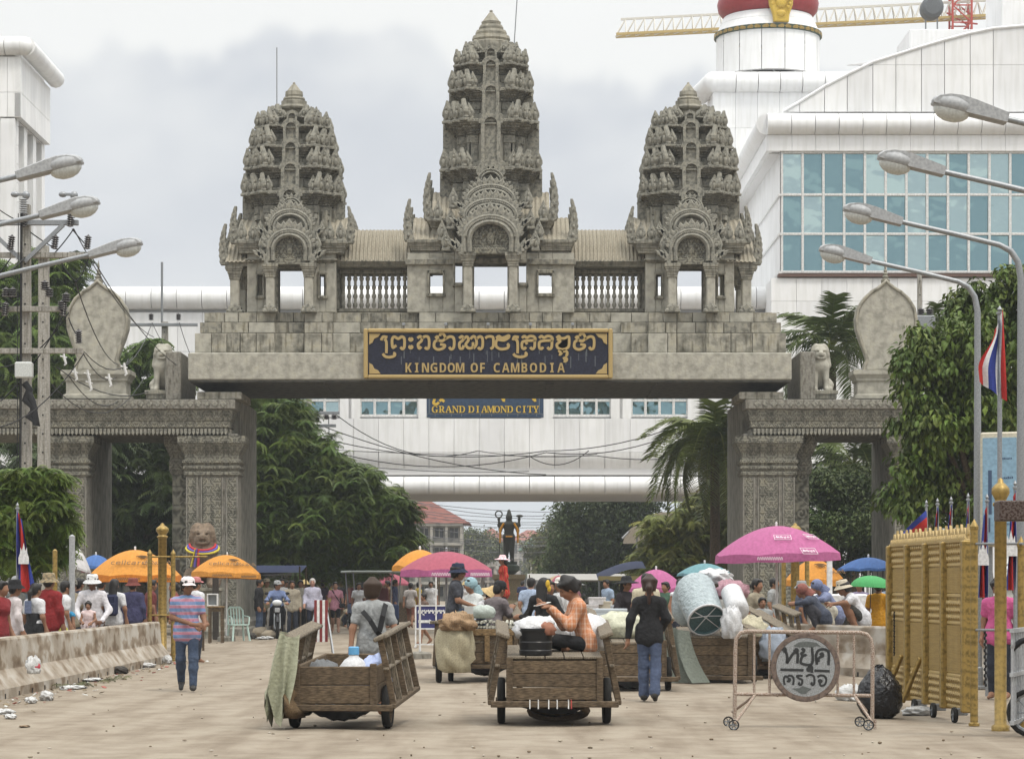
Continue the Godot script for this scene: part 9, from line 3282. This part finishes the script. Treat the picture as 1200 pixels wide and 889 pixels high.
	if ht!="":
		var b:=MB.new()
		var hx:=Transform3D(hb*Basis(Vector3.RIGHT, -0.06), hc+hb*V(0,0.052,-0.008))
		var hm: Material=o.get("hatm", cl(0.6,0.6,0.6))
		match ht:
			"bucket": b.lathe(hx, V2([0.165,-0.055,0.160,-0.045,0.110,0.0,0.106,0.01,0.098,0.075,0.085,0.092,0.0,0.098]),18, true)
			"wide": b.lathe(hx, V2([0.235,-0.035,0.23,-0.025,0.12,0.005,0.108,0.015,0.10,0.07,0.075,0.105,0.0,0.112]),20, true)
			"cone": b.lathe(hx, V2([0.21,-0.05,0.205,-0.04,0.12,0.03,0.09,0.085,0.05,0.12,0.0,0.13]),18, true)
			"cap":
				b.lathe(hx, V2([0.104,-0.01,0.104,0.02,0.094,0.065,0.062,0.092,0.0,0.102]),18, true)
				var pts:=PackedVector3Array()
				for r in 4:
					for c in 9:
						var a:=PI*(0.12+0.76*c/8.0)
						pts.append(hx*V(cos(a)*(0.10+0.004*r),-0.006-0.006*r+0.02*(1.0-absf(cos(a))), sin(a)*(0.098+r*0.028)))
				b.sheet(pts, 9, true)
			"scarf":
				b.ball(Transform3D(hb, hc+hb*V(0,0.03,-0.012)), V(0.105,0.112,0.115),14,9)
				b.tube(V3A([hc+hb*V(0,-0.02,-0.08), neck+U.basis*V(0,-0.05,-0.07)]), F32([0.085,0.11]),12)
		put(b, "hat", hm, n, X)
	return n

func strap(parent: Node3D, pts: Array, w: float, m: Material, called:="strap") -> void:
	var b:=MB.new()
	var p:=PackedVector3Array(); var l:=PackedVector3Array()
	for q in pts: p.append(q)
	for i in p.size()-1: b.bar(p[i], p[i+1]+(p[i+1]-p[i]).normalized()*w*0.2, w, 0.012,0, V(0.2,0.3,1))
	put(b, called, m, parent)

func people() -> void:
	M.eye=mat(Color(0.012,0.009,0.008),0.25)
	M.hair=mat(Color(0.013,0.011,0.010),0.5, T.streak, 6.0, T.bump, 1.0)
	var brown:=mat(Color(0.036,0.019,0.010),0.6, T.streak, 6.0, T.bump, 1.0)
	var white_hair:=mat(Color(0.62,0.60,0.57),0.7)
	var jeans:=cl(0.06,0.085,0.14)
	var dark:=cl(0.018,0.018,0.02)
	var white:=cl(0.68,0.68,0.70)
	var khaki:=cl(0.30,0.26,0.19)
	var grey:=cl(0.33,0.34,0.34)
	var shoe:=mat(Color(0.035,0.033,0.03),0.7)
	var stripes:=printed("stripes",8,64, func(_u: float, v: float) -> Color:
		var p:=fposmod(v*4.0,1.0)
		return Color(0.44,0.20,0.26) if p<0.46 else (Color(0.14,0.23,0.40) if p<0.92 else Color(0.45,0.45,0.5)),2.6)
	var plaid:=printed("plaid",64,64, func(u: float, v: float) -> Color:
		var a:=1.0 if fposmod(u*2.0,1.0)<0.32 else 0.0
		var c:=1.0 if fposmod(v*2.0,1.0)<0.32 else 0.0
		var base:=Color(0.46,0.19,0.085)
		return base.lerp(Color(0.55,0.42,0.34),0.5*a+0.35*c) if fposmod(u*4.0+0.1,1.0)>0.12 else Color(0.33,0.11,0.05),9.0)
	var redcloth:=printed("redcloth",64,32, func(u: float, _v: float) -> Color:
		var p:=fposmod(u*4.0,1.0)
		return Color(0.55,0.30,0.08) if p<0.1 else (Color(0.12,0.01,0.015) if p>0.85 else Color(0.36,0.012,0.02)),4.0)
	var camo:=printed("camo",64,64, func(u: float, v: float) -> Color:
		var q:=sin(u*13.0+2.0*sin(v*12.6))+cos(v*12.6+3.0*sin(u*6.3))
		return Color(0.30,0.22,0.13) if q>0.5 else (Color(0.11,0.09,0.06) if q<-0.6 else Color(0.22,0.19,0.12)),5.0)
	var dots:=printed("capdots",64,64, func(u: float, v: float) -> Color: return Color(0.2,0.06,0.08) if (absf(fposmod(u*8.0,1.0)-0.5)<0.13 and absf(fposmod(v*5.0,1.0)-0.5)<0.24) else Color(0.70,0.66,0.66),6.0)
	# ---- close to the camera
	person("man in pink and blue striped T-shirt and white cap walking towards the camera", G(219,36),0.12,1.60, {"near": true, "pose": "walk","shirt": stripes, "pants": jeans, "shoes": shoe, "hat": "cap","hatm": dots, "head_yaw": 0.35,"nod": 0.18,
		"j": {"el0": V(0.235,1.08,0.0),"wr0": V(0.26,0.96,0.22),"el1": V(-0.215,1.07,0.0),"wr1": V(0.10,0.97,0.26)}, "hand0": V(-0.5,-0.2,0.6).normalized(),"hand1": V(0.9,-0.1,0.3).normalized(),"skin": Color(0.20,0.105,0.065)})
	var boy:=person("boy in grey T-shirt with black shoulder strap pulling the left handcart", G(437,29.2), PI+0.15,1.55, {"near": true, "face": false, "shirt": grey, "pants": khaki, "leg": 1,"hair": "bushy","hairm": brown, "head_yaw": -0.5,"j": {"lean": 0.10,"el0": V(0.25,1.06,-0.02),"wr0": V(0.28,0.82,-0.10),"el1": V(-0.27,1.05,-0.03),"wr1": V(-0.31,0.80,-0.08)}})
	strap(boy, [V(0.13,1.20,-0.10), V(0.05,1.10,-0.155), V(-0.02,0.98,-0.16), V(-0.13,0.86,-0.12), V(-0.2,0.7,-0.1)],0.055, M.black)
	strap(boy, [V(-0.14,1.28,-0.06), V(-0.10,1.15,-0.145), V(-0.06,0.98,-0.16)],0.06, M.black)
	var rd:=person("woman in orange checked shirt reading a paper, seated sideways on the middle handcart", P(688,765,28.2),-PI/2+0.15,1.66, {"near": true, "fem": true, "pose": "floor","shirt": plaid, "sleeve": 2,"pants": dark, "hair": "bun","nod": 0.5,"skin": Color(0.25,0.13,0.08),"j": {"lean": 0.30,"wr0": V(0.08,0.50,0.42),"wr1": V(-0.05,0.50,0.42),"kn0": V(0.14,0.17,0.48),"kn1": V(-0.22,0.16,0.42),"el0": V(0.2,0.30,0.22),"el1": V(-0.2,0.30,0.22)}, "hand0": V(-0.2,0.35,0.8).normalized(),"hand1": V(0.2,0.35,0.8).normalized()})
	var pp:=thing("paper","folded white paper held by the woman on the middle cart","paper", rd.position+Basis(Vector3.UP, rd.rotation.y)*V(0.0,0.54,0.50))
	var b:=MB.new()
	b.obox(Transform3D(Basis(Vector3.UP, rd.rotation.y)*Basis(Vector3.RIGHT, 0.25), Vector3.ZERO), V(0.2,0.006,0.17))
	put(b, "sheet", M.white_paint, pp)
	var wk:=person("woman in long-sleeved black top and jeans walking away beside the barrels", G(761,32.9), PI-0.08,1.60, {"near": true, "face": false, "fem": true, "pose": "step","shirt": dark, "sleeve": 2,"pants": cl(0.075,0.10,0.17),"flare": true, "shoes": shoe, "hair": "pony","hairm": mat(Color(0.03,0.014,0.010),0.5),"nod": 0.12,"j": {"el1": V(-0.23,1.10,0.0),"wr1": V(-0.17,0.95,0.18),"el0": V(0.25,1.08,-0.03),"wr0": V(0.28,0.84,0.0)}})
	# ---- on the carts
	person("person in dark polo shirt and navy bucket hat sitting on the umbrella cart", P(531,726,40), PI/2,1.66, {"near": true, "face": false, "pose": "sit","shirt": cl(0.055,0.058,0.07),"pants": jeans, "hat": "bucket","hatm": cl(0.022,0.03,0.06),"shoes": shoe, "j": {"wr0": V(0.12,0.16,0.42),"wr1": V(-0.12,0.18,0.40)}})
	person("man in faded mauve shirt and black cap crouched in the umbrella cart", P(577,745,40.6),2.3,1.66, {"pose": "floor","shirt": cl(0.17,0.145,0.15),"sleeve": 2,"pants": dark, "hat": "cap","hatm": dark, "nod": 0.2})
	person("woman in white seated in the umbrella cart wearing a straw hat", P(556,742,41.4),1.2,1.55, {"fem": true, "pose": "floor","shirt": white, "sleeve": 2,"hat": "cone","hatm": cl(0.55,0.40,0.20),"nod": 0.5,"j": {"lean": 0.5}})
	person("woman wrapped in a pale blue scarf and white jacket behind the bucket-hatted sitter", P(560,738,42.4),-1.0,1.66, {"fem": true, "pose": "floor","shirt": cl(0.62,0.64,0.62),"sleeve": 2,"hat": "scarf","hatm": cl(0.30,0.45,0.50)})
	person("woman in red wrap and wide pink hat standing on a cart left of the statue", P(590,720,66),-PI/2+0.3,1.50, {"fem": true, "shirt": redcloth, "sleeve": 2,"skirted": 0.28,"pants": dark, "hair": "verylong","hat": "wide","hatm": printed("pinkhat",32,32, func(u: float, v: float) -> Color: return Color(0.62,0.15,0.20) if sin(u*12.6)*sin(v*12.6)>0.25 else Color(0.72,0.62,0.64),6.0),"shoes": shoe})
	person("woman in black top with yellow hair band, back turned, left of the plaid woman", G(637,38.2), PI-0.3,1.60, {"fem": true, "shirt": dark, "sleeve": 2,"pants": dark, "hair": "long","j": {"el1": V(-0.30,1.05,0.05),"wr1": V(-0.48,1.06,0.12),"el0": V(0.28,1.05,0.05),"wr0": V(0.42,1.05,0.16)}, "head_yaw": -0.4})
	b=MB.new()
	var sc:=thing("hair_scarf","yellow scarf knotted in the hair of the woman in black","scarf", P(642,684,38.0))
	b.ball(Transform3D(), V(0.035,0.06,0.03),8,5); b.ball(TR(V(0.02,-0.07,0)), V(0.028,0.05,0.02),8,5)
	put(b, "knot", cl(0.65,0.42,0.05), sc)
	# ---- table of the others: label, x, depth, yaw, height, options
	var t:=[
		["man in pale blue shirt seen from behind, walking up the road",622,55,2.9,1.66, {"shirt": cl(0.36,0.44,0.58),"pants": dark, "pose": "walk"}],
		["dark-haired woman facing the camera between the yellow hair band and the white cap",644,43,0.3,1.56, {"fem": true, "shirt": cl(0.3,0.3,0.3),"hair": "long","face": true}],
		["man in white cap and striped white shirt looking left behind the plaid woman",658,45,-0.9,1.60, {"shirt": printed("thinstripe",64,8, func(u: float, _v: float) -> Color: return Color(0.25,0.25,0.28) if fposmod(u*6.0,1.0)<0.18 else Color(0.68,0.68,0.68),5.0),"hat": "cap","hatm": cl(0.62,0.60,0.55),"pants": cl(0.5,0.42,0.28),"face": true}],
		["woman in black sun hat and dark clothes carrying a box behind the carts",733,47,0.8,1.62, {"fem": true, "shirt": cl(0.03,0.025,0.03),"sleeve": 2,"hat": "wide","hatm": dark, "hair": "long"}],
		["man in cream shirt seen from behind beside the pink umbrella",757,46,2.8,1.70, {"shirt": cl(0.58,0.52,0.38),"pants": khaki}],
		["person with dark hair peering out behind the wrapped barrels",851,45,0.4,1.58, {"shirt": cl(0.5,0.5,0.48),"face": true}],
		["woman with black hair behind the planks right of the barrels",886,45,0.9,1.60, {"fem": true, "shirt": khaki, "hair": "bun"}],
		["child with dark hair low between the barrels and the golden posts",893,44,0.2,1.28, {"shirt": grey, "face": true}],
		["woman in red shirt at the left picture border behind the barrier",0,37.2,1.2,1.55, {"fem": true, "shirt": cl(0.25,0.03,0.035),"hair": "long"}],
		["woman in long-sleeved white blouse with dark hat, second from the left border",15,38.2,2.2,1.55, {"fem": true, "shirt": cl(0.64,0.58,0.58),"sleeve": 2,"pants": cl(0.5,0.5,0.6),"hat": "bucket","hatm": dark}],
		["ponytailed woman in white blouse and black pinafore behind the left barrier",40,39.9,2.5,1.52, {"fem": true, "shirt": white, "hair": "pony","pants": dark, "leg": 3,"pinafore": true}],
		["man in red sweater and camouflage hat with back turned at the left",56,41.5,2.8,1.66, {"shirt": cl(0.24,0.02,0.022),"sleeve": 2,"pants": grey, "hat": "bucket","hatm": camo}],
		["man in grey shirt and cap under the flag at the left",18,44.0,1.2,1.62, {"shirt": cl(0.12,0.12,0.11),"hat": "cap","hatm": grey}],
		["youth in white T-shirt between the red sweater and the blue-shirted child",75,43.0,2.0,1.56, {"shirt": white}],
		["child in bright blue vest behind the left barrier",80,43.0,2.3,1.24, {"shirt": cl(0.05,0.30,0.55),"sleeve": 0,"pants": dark, "hair": "bushy"}],
		["small shaven-headed child in yellow behind the left barrier",71,42.2,2.6,0.95, {"shirt": cl(0.55,0.52,0.12),"hair": "none"}],
		["person in navy shirt behind the man with the baby",91,48.5,2.6,1.62, {"shirt": cl(0.02,0.026,0.06),"sleeve": 2}],
		["man in grey cap far behind the blue-vested child",84,47.0,0.2,1.58, {"shirt": khaki, "hat": "cap","hatm": cl(0.2,0.19,0.16),"face": true}],
		["woman in white T-shirt wearing a navy backpack behind the left barrier",133,47.9,3.0,1.60, {"fem": true, "shirt": white, "hair": "long","pants": dark, "pack": true}],
		["person in purple shirt and brick-red hat under the large orange umbrella",155,50.2,3.0,1.60, {"shirt": cl(0.06,0.06,0.13),"sleeve": 2,"hat": "bucket","hatm": cl(0.2,0.06,0.05)}],
		["long-haired girl in pink T-shirt behind the end of the left barrier",160,50.8,3.0,1.28, {"fem": true, "shirt": cl(0.60,0.10,0.22),"hair": "long"}],
		["man in dark red shirt under the large orange umbrella behind the golden posts",176,52,2.0,1.60, {"shirt": cl(0.16,0.04,0.04)}],
		["woman in red-brown blouse bending at the stall behind the golden posts",205,54,-1.5,1.55, {"fem": true, "shirt": cl(0.22,0.06,0.05),"hair": "bun"}],
		["man in white shirt directly behind the man in the striped T-shirt",228,49,2.4,1.62, {"shirt": white, "hat": "cap","hatm": cl(0.5,0.2,0.2)}],
		["man in beige shirt beside the motorbike rider",342,74,0.2,1.62, {"shirt": cl(0.35,0.31,0.24),"sleeve": 2,"face": true}],
		["man in light grey shirt standing behind the motorbike rider",329,77,0.6,1.68, {"shirt": cl(0.40,0.40,0.40),"sleeve": 2}],
		["young man in pale open shirt right of the beige shirt",352,80,0.1,1.64, {"shirt": cl(0.5,0.47,0.40),"pants": dark, "face": true}],
		["white-haired man in lilac shirt walking towards the camera",366,77,0.05,1.70, {"shirt": cl(0.58,0.57,0.70),"sleeve": 2,"pants": cl(0.03,0.035,0.06),"hairm": white_hair, "skin": Color(0.42,0.24,0.18),"face": true, "pose": "walk"}],
		["woman in pink T-shirt and black shorts carrying a shoulder bag down the road",393,79,0.1,1.60, {"fem": true, "shirt": cl(0.62,0.30,0.38),"pants": dark, "leg": 1,"face": true, "pose": "walk","skin": Color(0.36,0.21,0.15),"bag": true}],
		["man in black jacket and jeans leaning by the gate pier",303,73,1.4,1.66, {"shirt": dark, "sleeve": 2,"pants": jeans}],
		["person in khaki behind the man in the black jacket",312,78,0.4,1.66, {"shirt": cl(0.25,0.22,0.15),"hat": "cap","hatm": khaki}],
		["woman in straw hat behind the white-haired man",357,88,0.2,1.62, {"fem": true, "shirt": white, "hat": "cone","hatm": cl(0.55,0.42,0.2)}],
		["woman in plum shirt behind the pink T-shirt",378,92,2.5,1.64, {"fem": true, "shirt": cl(0.12,0.09,0.14)}],
		["vendor in red vest right of the woman in pink",412,96,-0.6,1.62, {"shirt": cl(0.3,0.12,0.12)}],
		["man in dark clothes squatting beside the tuk-tuk",406,90,1.0,1.60, {"pose": "squat","shirt": khaki}],
		["woman in white blouse seated by the tuk-tuk",420,84,0.3,1.56, {"fem": true, "shirt": white, "hair": "long"}],
		["man in blue jacket reaching out under the small red umbrella",462,92,1.5,1.68, {"shirt": cl(0.05,0.06,0.12),"sleeve": 2}],
		["woman in light top walking away near the small red umbrella",481,88,3.0,1.58, {"fem": true, "shirt": cl(0.5,0.46,0.44),"pants": cl(0.25,0.1,0.07),"leg": 1,"pose": "walk"}],
		["barefoot boy in red shirt running behind the blue arrow board",497,64,-1.1,1.30, {"shirt": cl(0.15,0.10,0.08),"leg": 1,"pants": dark, "pose": "walk"}],
		["man in yellow shirt beside the running boy",490,95,2.0,1.60, {"shirt": cl(0.5,0.36,0.06)}],
		["man in white shirt behind the blue arrow board",505,93,0.0,1.62, {"shirt": white}],
		["woman in orange T-shirt with back turned behind the right barrier",1030,46,2.9,1.58, {"fem": true, "shirt": cl(0.58,0.28,0.02),"hair": "bun","skin": Color(0.15,0.08,0.05)}],
		["woman in denim shirt facing the camera beside the golden gate leaf",1042,48,-0.1,1.62, {"fem": true, "shirt": cl(0.30,0.38,0.50),"sleeve": 2,"hair": "long","face": true, "skin": Color(0.36,0.22,0.16)}],
		["man in bright pink shirt looking down between the golden posts",1172,33.5,-0.5,1.58, {"near": true, "shirt": cl(0.62,0.12,0.30),"nod": 0.4}],
		["dark-haired person behind the man in the bright pink shirt",1193,37,0.2,1.52, {"shirt": white, "face": true}],
		["person in dark blouse behind the crouching pair on the right barrier",938,50,1.6,1.55, {"shirt": cl(0.12,0.14,0.2),"hat": "bucket","hatm": grey}],
		["man in checked grey shirt far back left of the white-haired man",335,98,0.5,1.64, {"shirt": cl(0.2,0.2,0.22)}],
		["woman in yellow blouse far back under the blue tarpaulin",386,101,2.2,1.58, {"fem": true, "shirt": cl(0.5,0.42,0.15),"hair": "long"}],
		["man in black T-shirt far back under the blue tarpaulin",400,104,-0.4,1.66, {"shirt": dark}],
		["woman in turquoise blouse beyond the tuk-tuk",446,100,1.0,1.58, {"fem": true, "shirt": cl(0.08,0.35,0.36),"hat": "cone","hatm": cl(0.5,0.4,0.22)}],
		["man in brown shirt leaning by the tuk-tuk's rear post",455,88,-1.2,1.64, {"shirt": cl(0.2,0.12,0.07)}],
		["woman in white blouse far down the road left of the statue's pedestal",545,110,0.2,1.60, {"fem": true, "shirt": white, "hat": "cone","hatm": cl(0.55,0.42,0.2)}],
		["man in navy shirt far down the road right of the statue's pedestal",612,118,2.7,1.66, {"shirt": cl(0.03,0.04,0.1)}],
		["woman in rose blouse at the stall left of the dark awning",676,78,1.6,1.58, {"fem": true, "shirt": cl(0.45,0.2,0.24),"hat": "wide","hatm": white}],
		["man in light blue shirt at the stall behind the plaid woman",712,70,-1.0,1.64, {"shirt": cl(0.3,0.38,0.5)}],
		["woman with bun in dark green under the pink umbrella",781,55,-0.7,1.56, {"fem": true, "shirt": cl(0.06,0.12,0.08),"hair": "bun"}],
		["man in white vest under the pink umbrella right of the woman in green",797,53,0.4,1.62, {"shirt": white, "sleeve": 0,"face": true}],
		["woman in maroon blouse beneath the teal umbrella",817,60,0.3,1.58, {"fem": true, "shirt": cl(0.2,0.04,0.06),"hair": "long","face": true}],
		["man in grey shirt standing behind the three right golden posts",906,56,1.2,1.64, {"shirt": grey}],
		["woman in lilac blouse beneath the blue umbrella on the right",1008,57,-0.5,1.58, {"fem": true, "shirt": cl(0.4,0.34,0.5),"hair": "long"}],
		["man in khaki cap at the far left behind the shaven-headed child",62,52,0.4,1.60, {"shirt": cl(0.14,0.15,0.13),"hat": "cap","hatm": khaki, "face": true}],
		["woman in blue-grey blouse at the far left behind the white blouse",30,47,1.0,1.58, {"fem": true, "shirt": cl(0.22,0.26,0.3),"hair": "bun","face": true}],
		["man in black shirt under the large orange umbrella at its left edge",118,56,2.8,1.62, {"shirt": dark, "sleeve": 2}],
	]
	var crowd:={}
	for q in t:
		var gr: String="people behind the left barrier" if q[1]<180 else ("people on the road behind the gate" if q[1]<520 and q[2]>60 else "")
		var n:=person(q[0], G(q[1], q[2]), q[3], q[4], q[5], gr)
		if q[5].has("pack"):
			b=MB.new()
			b.obox(TR(V(0,1.12,-0.18)), V(0.26,0.40,0.15),0.05)
			b.obox(TR(V(0,1.05,-0.27)), V(0.19,0.22,0.06),0.025)
			put(b, "backpack", cl(0.025,0.03,0.07), n)
		if q[5].has("bag"):
			b=MB.new()
			b.obox(TR(V(0.2,0.86,0.16)), V(0.18,0.14,0.08),0.02)
			put(b, "shoulder_bag", dark, n)
			strap(n, [V(-0.12,1.36,0.06), V(0.0,1.15,0.15), V(0.16,0.92,0.17)],0.03, dark)
		if q[5].has("pinafore"):
			b=MB.new()
			b.lathe(Transform3D(), V2([0.19,0.55,0.165,0.9,0.135,1.02,0.145,1.14,0.12,1.15]),18, true)
			put(b, "pinafore", dark, n, Transform3D(Basis.from_scale(V(1,0.92,0.85)), Vector3.ZERO))
			b=MB.new()
			b.box(V(-0.075,1.05,-0.145), V(0.075,1.25,-0.125),0.008)
			put(b, "blue_panel", cl(0.15,0.18,0.28), n)
	# ---- on the right barrier
	person("person in white T-shirt and beige bucket hat squatting on top of the right barrier", P(1002,742,43.2),-PI/2,1.64, {"near": true, "face": false, "pose": "squat","shirt": cl(0.60,0.60,0.62),"pants": cl(0.05,0.05,0.045),"leg": 1,"hat": "bucket","hatm": cl(0.55,0.49,0.38),"nod": 0.1})
	person("person in slate shirt with brick-red hood and red sleeve bent over on the right barrier", P(957,740,44.0),-PI/2-0.2,1.60, {"pose": "squat","shirt": cl(0.06,0.07,0.10),"sleeve": 2,"pants": cl(0.05,0.05,0.06),"hat": "scarf","hatm": cl(0.26,0.10,0.08),"j": {"lean": 0.75}})
	person("person in blue hood and cream trousers bent over behind the brick-red hood", P(972,736,44.9),-PI/2+0.2,1.62, {"pose": "squat","shirt": cl(0.20,0.23,0.36),"sleeve": 2,"pants": cl(0.55,0.52,0.44),"hat": "scarf","hatm": cl(0.17,0.20,0.33),"j": {"lean": 0.7}})
	var fa:=person("man in white shirt and white bucket hat leaning on the left barrier with a baby", G(108,45.2),0.15,1.66, {"near": true, "shirt": cl(0.68,0.66,0.69),"sleeve": 2,"pants": khaki, "hat": "bucket","hatm": cl(0.72,0.72,0.72),"nod": 0.15,"head_yaw": -0.1,"skin": Color(0.13,0.065,0.04),
		"j": {"lean": 0.14,"el0": V(0.29,1.05,0.12),"wr0": V(0.15,0.84,0.38),"el1": V(-0.29,1.06,0.08),"wr1": V(-0.15,0.82,0.36)}, "hand0": V(-0.7,-0.1,0.5).normalized(),"hand1": V(0.7,-0.1,0.5).normalized()})
	person("baby in striped pink top held by the man in the white bucket hat", P(103.5,738,44.5),0.0,0.95, {"near": true, "pose": "sit","shirt": printed("babystripe",8,64, func(_u: float, v: float) -> Color: return Color(0.45,0.25,0.22) if fposmod(v*8.0,1.0)<0.3 else Color(0.66,0.56,0.56),3.0),"sleeve": 0,"pants": cl(0.5,0.42,0.42),"j": {"kn0": V(0.13,0.14,0.2),"kn1": V(-0.13,0.14,0.2),"an0": V(0.1,0.02,0.3),"an1": V(-0.1,0.02,0.3),"to0": V(0.1,0.0,0.38),"to1": V(-0.1,0.0,0.38)}})
	person("motorbike rider in blue shirt and grey cap looking aside by the gate pier", G(324,71.4)+V(0,0.74,-0.15),0.1,1.66, {"pose": "sit","shirt": cl(0.17,0.22,0.38),"sleeve": 2,"pants": cl(0.35,0.33,0.30),"hat": "cap","hatm": grey, "head_yaw": 0.9,"shoes": shoe, "j": {"kn0": V(0.2,0.05,0.36),"an0": V(0.22,-0.5,0.2),"to0": V(0.25,-0.6,0.34),"kn1": V(-0.2,0.05,0.36),"an1": V(-0.25,-0.6,0.25),"to1": V(-0.28,-0.69,0.4),"wr0": V(0.27,0.25,0.5),"wr1": V(-0.27,0.25,0.5),"el0": V(0.3,0.3,0.25),"el1": V(-0.3,0.3,0.25)}})
